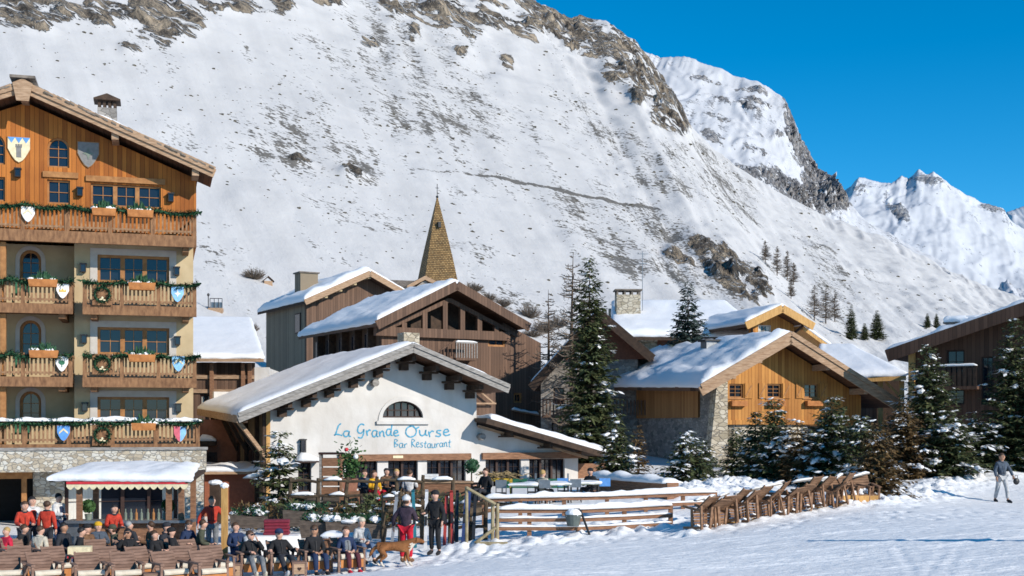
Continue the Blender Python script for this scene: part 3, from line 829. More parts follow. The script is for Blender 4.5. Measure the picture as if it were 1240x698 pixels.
def strip(parent, pts, wd, th, name='snow_cover', seed=0.0, mat=None, step=0.16, amp=0.5, off=(0, 0, 0)):
    """a lumpy ridge of snow lying along a rail"""
    mb = MB()
    pts = [Vector(p) + Vector(off) for p in pts]
    path = []
    for a, b_ in zip(pts[:-1], pts[1:]):
        n = max(2, int((b_ - a).length / step))
        path += [a.lerp(b_, i / n) for i in range(n)]
    path.append(pts[-1])
    vs, fs = [], []
    prof = [(-0.5, 0.0), (-0.48, 0.45), (-0.28, 0.9), (0, 1.0), (0.28, 0.9), (0.48, 0.45), (0.5, 0.0)]
    for i, p in enumerate(path):
        d = (path[min(i + 1, len(path) - 1)] - path[max(i - 1, 0)]).normalized()
        sd = d.cross(Vector((0, 0, 1))).normalized()
        k = 1 + amp * noise.noise((p.x * 1.6 + seed, p.y * 1.6, p.z + seed)) + 0.4 * amp * noise.noise((p.x * 5 + seed, p.y * 5, p.z))
        if i in (0, len(path) - 1): k *= 0.35
        kw = 1 + 0.3 * noise.noise((p.x * 2.1 - seed, p.y * 2.1, 3))
        for a, h in prof:
            vs.append(p + sd * a * wd * kw + Vector((0, 0, h * th * max(0.15, k) - (0.01 if h == 0 else 0))))
    m = len(prof)
    for i in range(len(path) - 1):
        for a in range(m - 1):
            fs.append((i * m + a, i * m + a + 1, (i + 1) * m + a + 1, (i + 1) * m + a))
        fs.append((i * m + m - 1, i * m, (i + 1) * m, (i + 1) * m + m - 1))
    fs.append(tuple(range(m))); fs.append(tuple((len(path) - 1) * m + a for a in range(m)))
    mb.add(vs, fs)
    return mb.build(name, mat or MAT['snow'], parent, True)

def chimney(b, c, sx, sy, z0, z1, mat, cap='slab', capmat=None, holes=True):
    m = MB(); m.box(c[0] - sx / 2, c[0] + sx / 2, c[1] - sy / 2, c[1] + sy / 2, z0, z1)
    o = m.build('chimney', mat, b.root)
    k = MB()
    h = 0.3
    if holes:
        for ix in (-1, -0.33, 0.33, 1):
            for iy in (-1, 1):
                k.cbox(c[0] + ix * (sx / 2 - 0.07), c[1] + iy * (sy / 2 - 0.07), z1 + h / 2, 0.12, 0.12, h)
    zt = z1 + h if holes else z1
    if cap == 'slab':
        k.box(c[0] - sx / 2 - 0.12, c[0] + sx / 2 + 0.12, c[1] - sy / 2 - 0.12, c[1] + sy / 2 + 0.12, zt, zt + 0.1)
    else:
        e = 0.16
        k.prism([(c[0] - sx / 2 - e, zt), (c[0] + sx / 2 + e, zt), (c[0] + sx / 2 + e, zt + 0.06), (c[0], zt + 0.06 + sx * 0.28), (c[0] - sx / 2 - e, zt + 0.06)], c[1] - sy / 2 - e, c[1] + sy / 2 + e)
    k.build('chimney_cap', capmat or MAT['slate'], o)
    return o

def lamp_on_wall(b, px, py, v, h=0.36):
    u, w_ = b.pix(px, py, v)
    m = MB(); m.cbox(u, v - 0.03, w_, 0.14, 0.05, h * 0.95); m.cbox(u, v - 0.13, w_ + h * 0.42, 0.26, 0.22, 0.05); m.cbox(u, v - 0.13, w_ - h * 0.42, 0.20, 0.18, 0.04)
    for a in (-1, 1):
        for d in (-0.05, -0.21): m.cbox(u + a * 0.09, v + d, w_, 0.025, 0.025, h * 0.82)
    o = m.build('wall_lamp', MAT['black'], b.root)
    g = MB(); g.cbox(u, v - 0.13, w_, 0.15, 0.13, h * 0.75); g.build('lamp_glass', MAT['glass'], o)

def needle_rope(pts, rad, per_m, rnd, size=0.11):
    """a rope of fir sprigs along a polyline"""
    mb = MB()
    pts = [Vector(p) for p in pts]
    mb.tube(pts, rad * 0.45, 6)
    for a, b_ in zip(pts[:-1], pts[1:]):
        L = (b_ - a).length
        d = (b_ - a).normalized()
        for k in range(max(1, int(L * per_m))):
            p = a.lerp(b_, rnd.random())
            v = Vector((rnd.gauss(0, 1), rnd.gauss(0, 1), rnd.gauss(0, 1))); v = (v - d * v.dot(d) * 0.6).normalized()
            t = v.cross(d).normalized() * size * 0.22
            q = p + v * rad * 0.4
            tip = q + v * size * rnd.uniform(0.6, 1.3) + d * rnd.uniform(-0.05, 0.05)
            mid = q.lerp(tip, 0.5)
            mb.add([q, mid + t, tip, mid - t], [(0, 1, 2, 3)])
    return mb

rnd = random.Random(11)

# ================================================================== the wooden hotel
H = Bld('alpine_hotel', 'tall cream and orange larch hotel with stacked flowered balconies', 'hotel', 234, 49.5, 16, 0.0)
BV = -1.3                                             # balcony front plane
def hw(py, v=BV, px=237): return H.pix(px, py, v)[1]
UC = H.pix(28, 100, -1.15)[0]                           # gable axis
uL = 2 * UC                                            # the facade is symmetrical about the ridge
ub = H.pix(90, 400)[0]                                 # inner edge of the right bay
ub2 = 2 * UC - ub
levels = [dict(rail=hw(258), floor=hw(287), bot=hw(300)), dict(rail=hw(345), floor=hw(373), bot=hw(384)), dict(rail=hw(432), floor=hw(459), bot=hw(470)), dict(rail=hw(511), floor=hw(538), bot=hw(545))]
apex = H.pix(28, 102, -1.15); tip = H.pix(258, 206, -1.15)
pitch = (apex[1] - tip[1]) / (tip[0] - apex[0])
def hroof(u): return apex[1] - abs(u - UC) * pitch
# gable wall
holes, wins = [], []
for (a, b_, c_, d_, kw) in [(57, 167, 84, 203, dict(arched=True, nx=2, ny=3)), (57, 218, 85, 247, dict(nx=2, ny=2)), (110, 224, 195, 251, dict(nx=2, ny=2, lights=3, lw=0.16))]:
    r = H.rect(a, b_, c_, d_); wins.append((r, kw)); holes.append(arch_poly(r) if kw.get('arched') else rect_poly(r))
    r2 = (2 * UC - r[1], 2 * UC - r[0], r[2], r[3])
    if r2[1] < r[0] - 0.4: wins.append((r2, kw)); holes.append(arch_poly(r2) if kw.get('arched') else rect_poly(r2))
ue = 0.12
wf = levels[0]['bot'] + 0.2
wall(H, [(uL - ue, wf), (ue, wf), (ue, hroof(ue) - 0.42), (UC, apex[1] - 0.42), (uL - ue, hroof(ue) - 0.42)], holes, MAT['wood_orange'], 0.0, 0.3, 'gable_wall')
for r, kw in wins: window(H, r, **kw)
for a, b_, c_ in ((52, 95, 214), (104, 200, 219)):       # boards over the windows
    u0, w0 = H.pix(a, c_); u1, _ = H.pix(b_, c_)
    MB().box(u0, u1, -0.09, 0.0, w0 - 0.02, w0 + 0.2).build('window_lintel', MAT['window_wood'], H.root)
# cream storeys: right bay, recessed centre bay, left bay
RV = 1.1
wb = hw(560)
holes, wins = [], []
for lv, (pt, pb) in enumerate([(310, 343), (397, 430), (481, 512)]):
    wins.append((H.rect(118, pt, 205, pb), dict(nx=2, ny=2, lights=3, lw=0.17, fw=0.1)))
for r, kw in wins: holes.append(rect_poly(r))
wall(H, [(ub, wb), (0, wb), (0, wf), (ub, wf)], holes, MAT['plaster'], 0.0, 0.35)
for r, kw in wins:
    window(H, r, **kw)
    p = [(r[0] - 0.27, r[2] - 0.1), (r[1] + 0.27, r[2] - 0.1), (r[1] + 0.27, r[3] + 0.25), (r[0] - 0.27, r[3] + 0.25)]
    m = MB(); m.prism(p, -0.03, -0.004, 0, [rect_poly(r)]); m.build('window_surround', MAT['surround'], H.root)
MB().box(ub, ub + 0.3, 0.352, RV, wb, wf).build('bay_side_wall', MAT['plaster'], H.root)
holes, wins = [], []
for pt, pb in [(303, 345), (388, 432), (474, 515)]:
    r = H.rect(24, pt, 50, pb, RV); wins.append(r)
    holes.append(arch_poly(r))
wall(H, [(ub2, wb), (ub, wb), (ub, wf), (ub2, wf)], holes, MAT['plaster'], RV, 0.3)
for r in wins:
    window(H, r, RV, nx=2, ny=3, arched=True, fw=0.1)
    big = (r[0] - 0.16, r[1] + 0.16, r[2] - 0.02, r[3] + 0.16)
    m = MB(); m.prism(arch_poly(big), RV - 0.035, RV - 0.004, 0, [arch_poly(r)]); m.build('window_surround', MAT['surround'], H.root)
wall(H, [(uL, wb), (ub2, wb), (ub2, wf), (uL, wf)], [], MAT['plaster'], 0.0, 0.35)
MB().box(ub2 - 0.3, ub2, 0.352, RV, wb, wf).build('bay_side_wall', MAT['plaster'], H.root)
# side and back walls
MB().box(-0.3, 0.0, 0.352, 14, -0.5, wf).box(uL, uL + 0.3, 0.352, 14, -0.5, wf).box(uL, 0, 14.0, 14.3, -0.5, wf).build('side_wall', MAT['plaster'], H.root)
for a, b_ in ((0.0, ue), (uL - ue, uL)):
    MB().box(a, b_, 0.302, 14.3, wf, hroof(ue) - 0.45).build('upper_side_wall', MAT['wood_orange'], H.root)
MB().prism([(uL, wf), (0, wf), (0, hroof(0) - 0.45), (UC, apex[1] - 0.45), (uL, hroof(0) - 0.45)], 14.0, 14.25).build('rear_gable_wall', MAT['wood_orange'], H.root)
u, w1 = H.pix(20, 300, 0.6)
# tall posts of the balcony front left
for lv in (1, 2, 3):
    u, _ = H.pix(4, 400, -0.9)
    MB().box(u - 0.1, u + 0.1, -1.0, -0.8, levels[lv]['floor'], levels[lv - 1]['bot'] - 0.02).build('balcony_post', MAT['window_wood'], H.root)
# roof
tu = tip[0]
vb0, vb1 = -1.15, 15.2
for sgn in (1, -1):
    t_ = UC + sgn * (tu - UC)
    tb = UC + sgn * (0.2 - UC); zb_ = hroof(tb)            # deep eaves over the front, narrow ones behind
    q = [(UC, vb0, apex[1]), (t_, vb0, tip[1]), (t_, 1.4, tip[1]), (UC, 1.4, apex[1])]
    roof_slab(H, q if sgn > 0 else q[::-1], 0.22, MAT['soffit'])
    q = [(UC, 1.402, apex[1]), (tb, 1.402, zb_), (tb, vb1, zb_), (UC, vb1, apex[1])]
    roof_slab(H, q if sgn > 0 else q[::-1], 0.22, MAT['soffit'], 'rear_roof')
    # double barge board
    for k, (hh, dd, vv) in enumerate(((0.34, 0.07, vb0 - 0.04), (0.24, 0.07, vb0 - 0.115))):
        p0 = Vector((UC, vv, apex[1] - 0.15 + 0.13 * k)); p1 = Vector((t_ + sgn * 0.06, vv, tip[1] - 0.15 + 0.13 * k))
        MB().beam(p0, p1, dd, hh).build('barge_board', MAT['timber'], H.root)
    m = MB()                                            # stone tiles showing along the verge
    n = 46
    for i in range(n):
        a, c_ = i / n, (i + 1.15) / n
        for row in range(2):
            h = rnd.uniform(0.05, 0.10) + 0.07 * row
            v0 = vb0 - 0.17 + 0.10 * row + rnd.uniform(-0.05, 0.04)
            A, B = UC + (t_ - UC) * a, UC + (t_ - UC) * min(1.02, c_)
            za, zb = hroof(A), apex[1] - abs(B - UC) * pitch
            m.slab([(A, v0, za + h), (B, v0, zb + h * 0.9), (B, v0 + 1.1, zb + h * 0.9), (A, v0 + 1.1, za + h)], 0.06)
    m.build('roof_tiles', MAT['slate'], H.root)
    q = [(UC, vb0 + 0.25, apex[1] + 0.16), (tb - sgn * 0.1, vb0 + 0.25, zb_ + 0.19), (tb - sgn * 0.1, vb1, zb_ + 0.19), (UC, vb1, apex[1] + 0.16)]
    snow_slab(H.root, q, 0.07, seed=3.0 + sgn, edge=0.2, out=0.0, amp=0.9, n=40)
m = MB(); m.prism([(UC - 0.36, apex[1] - 0.02), (UC - 0.22, apex[1] - 0.68), (UC + 0.22, apex[1] - 0.68), (UC + 0.36, apex[1] - 0.02), (UC, apex[1] + 0.16)], vb0 - 0.22, vb0 - 0.16)
m.build('ridge_ornament', MAT['timber'], H.root)
MB().slab([(UC - 0.45, vb0 - 0.3, apex[1] + 0.26), (UC + 0.45, vb0 - 0.3, apex[1] + 0.26), (UC + 0.45, vb1, apex[1] + 0.26), (UC - 0.45, vb1, apex[1] + 0.26)], 0.1).build('ridge_tiles', MAT['slate'], H.root)
for du in (0, 3.3, 6.3, -3.3, -6.3):                    # purlin ends
    u = UC + du
    MB().box(u - 0.13, u + 0.13, vb0 + 0.05, 0.0, hroof(u) - 0.52, hroof(u) - 0.25).build('purlin', MAT['timber'], H.root)
uc, _ = H.pix(130, 130, 5.0); wa = H.pix(130, 138, 5.0)[1]; wt = H.pix(130, 124, 5.0)[1]
chimney(H, (uc, 5.0), 0.78, 0.7, hroof(uc) - 0.1, H.pix(130, 133, 5.0)[1], MAT['stone_chalet'], 'gable', MAT['wood_dark'])
# wall lamps
for px, py in ((22, 210), (97, 233), (207, 240), (101, 325), (214, 329), (102, 411), (215, 413), (103, 493), (216, 494)):
    lamp_on_wall(H, px, py, 0.0)
# balconies
def railing(b, parent, u0, u1, vf, wfl, wr, mat, posts=()):
    m = MB()
    m.box(u0, u1, vf, vf + 0.09, wr - 0.08, wr); m.box(u0, u1, vf + 0.01, vf + 0.07, wfl + 0.14, wfl + 0.22)
    n = max(2, int((u1 - u0) / 0.148))
    for i in range(n):
        u = u0 + (u1 - u0) * (i + 0.5) / n
        m.box(u - 0.037, u + 0.037, vf + 0.02, vf + 0.055, wfl + 0.08, wr - 0.07)
    m.build('railing', MAT['baluster_wood'], parent)
    for u in posts:
        MB().box(u - 0.075, u + 0.075, vf - 0.02, vf + 0.11, wfl, wr + 0.05).build('railing_post', mat, parent)
def balcony(u0, u1, lv, vf=BV, v1=0.0):
    L = levels[lv]
    m = MB(); m.box(u0 + 0.02, u1 - 0.02, vf + 0.13, v1 - 0.002, L['floor'] - 0.2, L['floor'])
    o = m.build('balcony', MAT['balcony_wood'], H.root)
    MB().box(u0, u1, vf - 0.03, vf + 0.12, L['bot'], L['floor'] + 0.02).build('fascia_beam', MAT['balcony_wood'], o)
    n = max(1, round((u1 - u0) / 1.55))
    railing(H, o, u0, u1, vf, L['floor'], L['rail'], MAT['balcony_wood'], [u0 + 0.08 + (u1 - u0 - 0.16) * i / n for i in range(n + 1)])
    b_ = MB(); b_.box(u1 - 0.07, u1, vf + 0.1, v1, L['rail'] - 0.08, L['rail']).box(u1 - 0.07, u1, vf + 0.1, v1, L['floor'] + 0.14, L['floor'] + 0.2)
    for i in range(5): b_.box(u1 - 0.06, u1 - 0.02, vf + 0.25 + i * 0.2, vf + 0.32 + i * 0.2, L['floor'], L['rail'] - 0.07)
    b_.build('side_railing', MAT['baluster_wood'], o)
    for u in (u0 + 0.4, u1 - 0.4):
        MB().box(u - 0.12, u + 0.12, vf + 0.2, v1 - 0.003, L['bot'] - 0.16, L['floor'] - 0.202).build('balcony_bracket', MAT['balcony_wood'], o)
    return o
uR = H.pix(238, 300, BV)[0]
ur0 = H.pix(100, 380, BV)[0]
balcony(2 * UC - uR, uR, 0)
for lv in (1, 2):
    balcony(ur0, uR, lv)
    balcony(2 * UC - H.pix(88, 380, BV)[0], H.pix(88, 380, BV)[0], lv, BV, RV)
    balcony(2 * UC - uR, 2 * UC - ur0, lv)
balcony(2 * UC - uR, H.pix(242, 510, BV - 0.1)[0], 3, BV - 0.1, 0.0)
# ground floor of rubble stone: long lintel band, corner pier, back wall, glazed front
GV = -1.75
wl0, wl1 = H.pix(237, 570, GV)[1], H.pix(237, 545, GV)[1]
ug = H.pix(250, 560, GV)[0]
MB().box(2 * UC - ug, ug, GV, 0.0, wl0, wl1).build('stone_lintel', MAT['stone_hotel'], H.root)
MB().box(2 * UC - ug - 0.05, ug + 0.05, GV - 0.06, GV + 0.3, wl1 + 0.003, wl1 + 0.11).build('coping', MAT['timber_grey'], H.root)
up0 = H.pix(224, 600, GV)[0]
for a, b_ in ((up0, ug - 0.1), (2 * UC - ug + 0.1, 2 * UC - up0)):
    MB().box(a, b_, GV + 0.03, GV + 0.75, -0.5, wl0 - 0.003).build('stone_pier', MAT['stone_hotel'], H.root)
ua, ubk = H.pix(40, 600, 0.0)[0], H.pix(78, 600, 0.0)[0]
MB().box(ua, ubk, 0.0, 0.4, -0.5, wl0 - 0.003).build('stone_wall', MAT['stone_hotel'], H.root)
MB().box(uL, ua, 2.6, 2.9, -0.5, wl0).box(uL, ua, 0.4, 2.6, wl0 - 0.2, wl0 - 0.004).box(uL, 0, -0.003, 14, wl0 + 0.004, wb + 0.3).build('entrance_recess', MAT['dark_room'], H.root)
ud = H.pix(29, 600, -0.3)[0]
MB().box(ud - 0.09, ud + 0.09, -0.3, -0.1, -0.5, wl0 - 0.004).build('door_post', MAT['window_wood'], H.root)
MB().box(uL, ua, -0.34, -0.12, wl0 - 0.3, wl0 - 0.006).build('entrance_beam', MAT['window_wood'], H.root)
r = (ubk + 0.02, up0 + 0.8, -0.3, wl0 - 0.05)
window(H, r, 0.0, nx=1, ny=2, lights=5, lw=0.14, fw=0.12, curtain=True, name='shop_window', fm=MAT['window_dark'])

# hangings on the balconies: each a thing of its own
def garland(u0, u1, lv, label, vf=BV, snow=False, sag=0.13, nsag=3):
    L = levels[lv]
    pts = []
    n = 12 * nsag
    for i in range(n + 1):
        t = i / n
        pts.append(Vector((u0 + (u1 - u0) * t, vf - 0.07, L['rail'] + 0.02 - sag * math.sin(math.pi * ((t * nsag) % 1.0)))))
    mb = needle_rope(pts, 0.13, 230, rnd, 0.17)
    o = mb.build('fir_garland', MAT['garland'])
    o.matrix_world = H.root.matrix_basis.copy()
    M_ = Matrix.Translation((H.ox, H.oy, 0)) @ Matrix.Rotation(H.th, 4, 'Z')
    o.matrix_world = M_
    tag(o, label, 'garland', 'fir garlands along the hotel balconies')
    return M_
LN = ['top', 'second highest', 'third highest', 'lowest']
HM = Matrix.Translation((H.ox, H.oy, 0)) @ Matrix.Rotation(H.th, 4, 'Z')
uV0 = H.pix(-25, 400, BV)[0]
garland(uV0, uR + 0.1, 0, 'dark green fir garland along the top balcony rail under the gable', nsag=5)
for lv in (1, 2):
    garland(uV0, H.pix(88, 380, BV)[0], lv, f'green fir garland on the {LN[lv]} recessed balcony, left of the bay', nsag=3)
    garland(ur0, uR + 0.12, lv, f'green fir garland along the {LN[lv]} bay balcony rail', nsag=3)
garland(uV0, H.pix(243, 510, BV)[0], 3, 'snow topped fir garland along the long lowest balcony', BV - 0.1, nsag=6)
s_ = strip(None, [(uV0, BV - 0.08, levels[3]['rail'] + 0.02), (H.pix(244, 510, BV)[0], BV - 0.08, levels[3]['rail'] + 0.02)], 0.36, 0.14, 'rail_snow', 4.2, amp=0.8)
s_.matrix_world = HM; tag(s_, 'white snow lying along the rail of the lowest hotel balcony', 'snow')

def hang(name, mbmats, label, cat, group, u, v, w_, child=None):
    mb, mats = mbmats
    o = mb.build(name, mats)
    o.matrix_world = HM @ Matrix.Translation((u, v, w_))
    tag(o, label, cat, group)
    for cn, cm, cmat in (child or []):
        cm.build(cn, cmat, o)
    return o
C_ = {k: plain('paint_' + k, c, 0.6) for k, c in dict(cream=(0.72, 0.62, 0.40), blue=(0.10, 0.28, 0.62), red=(0.55, 0.03, 0.04), white=(0.75, 0.73, 0.70), green=(0.03, 0.14, 0.07), gold=(0.62, 0.42, 0.08), grey=(0.20, 0.19, 0.18), pink=(0.62, 0.12, 0.16), sky=(0.24, 0.48, 0.72), dull=(0.16, 0.19, 0.15)).items()}
def shield_poly(s, h):
    pts = [(-s, h / 2), (-s, h * 0.05)]
    for i in range(1, 7):
        t = i / 7; pts.append((-s * (1 - t) ** 0.6, h * 0.05 - (h * 0.55) * t))
    pts.append((0, -h / 2))
    return pts + [(-x, z) for x, z in pts[::-1][1:]]
def shield(px, py, wpx, hpx, v, label, ground, device):
    u, w_ = H.pix(px, py, v); sc_ = (H.oy + u * H.s) / F
    s, h = wpx / 2 * sc_, hpx * sc_
    m = MB(); m.prism(shield_poly(s * 1.06, h * 1.06), -0.03, 0.0); m.prism(shield_poly(s, h), -0.045, -0.031, 1)
    ch = []
    d = MB()
    if device == 'tower':
        d.box(-s * .22, s * .22, -0.06, -0.047, -h * .3, h * .12); d.box(-s * .3, s * .3, -0.06, -0.047, h * .10, h * .16)
        for k in (-1, 0, 1): d.box(k * s * .22 - s * .08, k * s * .22 + s * .08, -0.06, -0.047, h * .16, h * .23)
        ch.append(('tower_mark', d, C_['grey']))
        t = MB()
        for k in range(3):
            x0 = -s + k * 2 * s / 3
            t.prism([(x0, h / 2), (x0 + s / 3, h * 0.27), (x0 + 2 * s / 3, h / 2)], -0.058, -0.047)
        ch.append(('toothed_band', t, C_['blue']))
    elif device == 'leaf':
        d.ell((0, -0.05, 0.05), (s * .5, 0.012, h * .16), 8, 5); d.box(-s * .06, s * .06, -0.06, -0.047, -h * .2, 0); ch.append(('tree_mark', d, C_['green']))
    elif device == 'crown':
        d.prism([(-s * .55, -h * .05), (s * .55, -h * .05), (s * .55, h * .15), (s * .25, 0.02), (0, h * .2), (-s * .25, 0.02), (-s * .55, h * .15)], -0.06, -0.047); ch.append(('crown_mark', d, C_['gold']))
    elif device == 'star':
        p = [(s * (.55 if i % 2 == 0 else .2) * math.sin(math.pi * i / 4), h * .05 + h * (.26 if i % 2 == 0 else .1) * math.cos(math.pi * i / 4)) for i in range(8)]
        d.prism(p, -0.06, -0.047); ch.append(('star_mark', d, C_['gold' if ground == 'blue' else 'dull' if ground == 'grey' else 'white']))
    elif device == 'split':
        p = [q for q in shield_poly(s, h) if q[0] <= 1e-6] ; p = [(0, h / 2)] + p
        d.prism(p, -0.058, -0.047); ch.append(('red_half', d, C_['pink']))
    elif device == 'chevron':
        d.prism([(-s * .7, -h * .05), (0, h * .2), (s * .7, -h * .05), (s * .7, h * .08), (0, h * .34), (-s * .7, h * .08)], -0.06, -0.047); ch.append(('chevron_mark', d, C_['cream' if ground != 'cream' else 'red']))
    hang('painted_shield', (m, [MAT['window_wood'], C_[ground]]), label, 'shield', 'painted shields on the hotel', u, v, w_, ch)
shield(23, 182, 25, 30, -0.02, 'cream shield with a blue toothed top and grey tower on the gable', 'cream', 'tower')
shield(107, 188, 24, 30, -0.02, 'dull grey green star shield half in shade on the gable', 'grey', 'star')
shield(34, 260, 15, 18, BV - 0.09, 'small red and white shield on the top balcony rail', 'white', 'chevron')
shield(76, 353, 14, 17, BV - 0.09, 'white shield with a gold crown on the second highest balcony', 'white', 'crown')
shield(215, 357, 14, 18, BV - 0.09, 'light blue star shield on the second highest balcony', 'sky', 'star')
shield(75, 441, 14, 18, BV - 0.09, 'white shield with a green tree on the third highest balcony', 'white', 'leaf')
shield(216, 441, 14, 18, BV - 0.09, 'light blue chevron shield on the third highest balcony', 'sky', 'chevron')
shield(77, 525, 14, 18, BV - 0.19, 'bright blue shield on the lowest balcony, nearest the entrance', 'blue', 'chevron')
shield(218, 526, 14, 18, BV - 0.19, 'pink and blue halved shield on the lowest balcony, next to the corner', 'sky', 'split')
for k, (py, lv) in enumerate(((357, 1), (441, 2), (527, 3))):
    u, w_ = H.pix(124, py, BV - 0.1)
    vf = BV - (0.1 if lv < 3 else 0.2)
    c = [Vector((0.27 * math.cos(a), 0, 0.27 * math.sin(a))) for a in [2 * math.pi * i / 24 for i in range(25)]]
    hang('wreath', (needle_rope(c, 0.09, 200, rnd, 0.12), MAT['garland']), f'round fir wreath with a small pale bow on the {LN[lv]} balcony', 'wreath', 'wreaths on the hotel balconies', u, vf - 0.06, w_,
         [('bow', MB().ell((-0.06, -0.08, -0.2), (0.06, 0.03, 0.035), 8, 5).ell((0.07, -0.08, -0.22), (0.06, 0.03, 0.03), 8, 5).ell((0, -0.06, -0.14), (0.05, 0.03, 0.06), 8, 5), C_['cream'])])
    MB().box(u - 0.36, u + 0.36, vf - 0.045, vf - 0.002, w_ - 0.4, w_ + 0.38).build('railing_panel', MAT['balcony_wood'], H.root)
for k, (px, py, wpx, lv, lab) in enumerate(((126, 257, 27, 0, 'orange plank flower box near the middle of the top balcony'), (170, 259, 30, 0, 'orange plank flower box on the top balcony, nearer the corner'), (52, 343, 32, 1, 'plank flower box on the second highest recessed balcony'),
                              (172, 347, 31, 1, 'orange flower box on the second highest bay balcony'), (53, 429, 32, 2, 'plank flower box on the third highest recessed balcony'), (172, 434, 31, 2, 'orange flower box on the third highest bay balcony'), (174, 517, 28, 3, 'orange flower box on the snowy lowest balcony'))):
    vf = BV - (0.03 if lv < 3 else 0.13)
    u, w_ = H.pix(px, py, vf - 0.2); s = wpx / 2 * 0.0325
    m = MB(); m.prism([(-s, 0.14), (s, 0.14), (s * 0.93, -0.14), (-s * 0.93, -0.14)], -0.3, 0.0)
    p = MB()
    for i in range(90):
        x, y = rnd.uniform(-s * .9, s * .9), rnd.uniform(-0.26, -0.04)
        hgt = rnd.uniform(0.08, 0.34) * (1.2 if abs(x) < s * .4 else 0.7)
        a = Vector((x, y, 0.12)); t = a + Vector((rnd.uniform(-.08, .08), rnd.uniform(-.06, .06), hgt)); sd = Vector((0.035, rnd.uniform(-.03, .03), 0))
        p.add([a, a.lerp(t, .5) + sd, t, a.lerp(t, .5) - sd], [(0, 1, 2, 3)])
    sn = MB()
    for i in range(4): sn.ell((rnd.uniform(-s * .8, s * .8), -0.15, 0.15), (rnd.uniform(.1, .2), 0.11, rnd.uniform(.05, .1)), 8, 5, 0.15, rnd)
    hang('flower_box', (m, MAT['box_wood']), lab, 'flower box', 'flower boxes on the hotel balconies', u, vf, w_, [('foliage', p, MAT['garland']), ('snow', sn, MAT['snow'])])
for lv, px in ((1, 25), (2, 25), (3, 25)):
    u, w_ = H.pix(px, 0, -0.5); w_ = levels[lv]['floor']
    m = MB(); m.box(-0.3, 0.3, 0.16, 0.22, 0.42, 0.9); m.box(-0.3, 0.3, -0.25, 0.2, 0.38, 0.43)
    ch = []
    for a in (-0.26, 0.26):
        for b_ in (-0.22, 0.17): ch.append(('leg', MB().cbox(a, b_, 0.19, 0.05, 0.05, 0.38), C_['green']))
    hang('balcony_chair', (m, C_['green']), f'dark green chair standing behind the rail of the {LN[lv]} balcony', 'chair', 'green chairs on the balconies', u, -0.5, w_, ch)
# ================================================================== the white restaurant with the painted name
B = Bld('white_restaurant', 'white rendered restaurant with blue handwritten name on its gable', 'restaurant', 323, 50.0, 26, 1.0)
RP = -1.7
A_ = B.p3(500, 419, RP); E_ = B.p3(289, 504, RP); T_ = B.p3(615, 469, RP)
slL = (A_.z - E_.z) / (A_.x - E_.x); slR = (A_.z - T_.z) / (T_.x - A_.x)
def broof(u): return A_.z - ((A_.x - u) * slL if u < A_.x else (u - A_.x) * slR)
uc = B.pix(577, 500)[0]
z00 = -1.2
rects = {}
holes = []
WIN = [(419, 557, 457, 592, 3), (470, 557, 506, 596, 2), (517, 557, 564, 592, 3)]
for a, b_, c_, d_, n in WIN: holes.append(rect_poly(B.rect(a, b_, c_, d_)))
rd = B.rect(361, 560, 377, 596); holes.append(rect_poly(rd))
hr = B.rect(463, 486, 512, 506)
half = [(hr[0], hr[2]), (hr[1], hr[2])] + [((hr[0] + hr[1]) / 2 + (hr[1] - hr[0]) / 2 * math.cos(math.pi * i / 16), hr[2] + (hr[3] - hr[2]) * math.sin(math.pi * i / 16)) for i in range(1, 16)]
holes.append(half)
wall(B, [(0, z00), (uc, z00), (uc, broof(uc) - 0.3), (A_.x, A_.z - 0.3), (0, broof(0) - 0.3)], holes, MAT['white_wall'], 0.0, 0.4, 'gable_wall')
for a, b_, c_, d_, n in WIN: window(B, B.rect(a, b_, c_, d_), 0.0, 2, 4, MAT['window_dark'], lights=n, lw=0.10, depth=0.2, fw=0.05, bar=0.012, name='window' if n == 3 else 'glazed_door')
window(B, rd, 0.0, 2, 5, MAT['window_dark'], depth=0.2, name='side_door')
m = MB(); m.prism(half, 0.1, 0.2, 0, [inset(half, 0.06)])
for i in range(1, 6): m.box(hr[0] + (hr[1] - hr[0]) * i / 6 - 0.018, hr[0] + (hr[1] - hr[0]) * i / 6 + 0.018, 0.12, 0.18, hr[2], hr[2] + (hr[3] - hr[2]) * math.sqrt(1 - (i / 3 - 1) ** 2) * 0.96)
m.box(hr[0] + 0.1, hr[1] - 0.1, 0.12, 0.18, hr[2] + 0.3, hr[2] + 0.34)
o = m.build('half_round_window', MAT['window_dark'], B.root)
MB().prism(inset(half, 0.03), 0.19, 0.21).build('pane', MAT['glass'], o)
big = inset(half, -0.2); big = [(p[0], max(p[1], hr[2] - 0.22)) for p in big]
MB().prism(big, -0.05, -0.004, 0, [half]).build('arched_trim', MAT['white_wall'], B.root)
MB().box(hr[0] - 0.28, hr[1] + 0.28, -0.12, -0.052, hr[2] - 0.28, hr[2] - 0.14).build('sill', MAT['white_wall'], B.root)
for px0, px1 in ((410, 569),):
    r = B.rect(px0, 550, px1, 557)
    MB().box(r[0], r[1], -0.16, -0.002, r[2] - 0.03, r[3]).build('lintel_beam', MAT['fence_wood'], B.root)
nm = B.rect(476, 552, 488, 555, -0.17)
MB().box(nm[0], nm[1], -0.18, -0.164, nm[2], nm[3]).build('number_plate', C_['cream'], B.root)
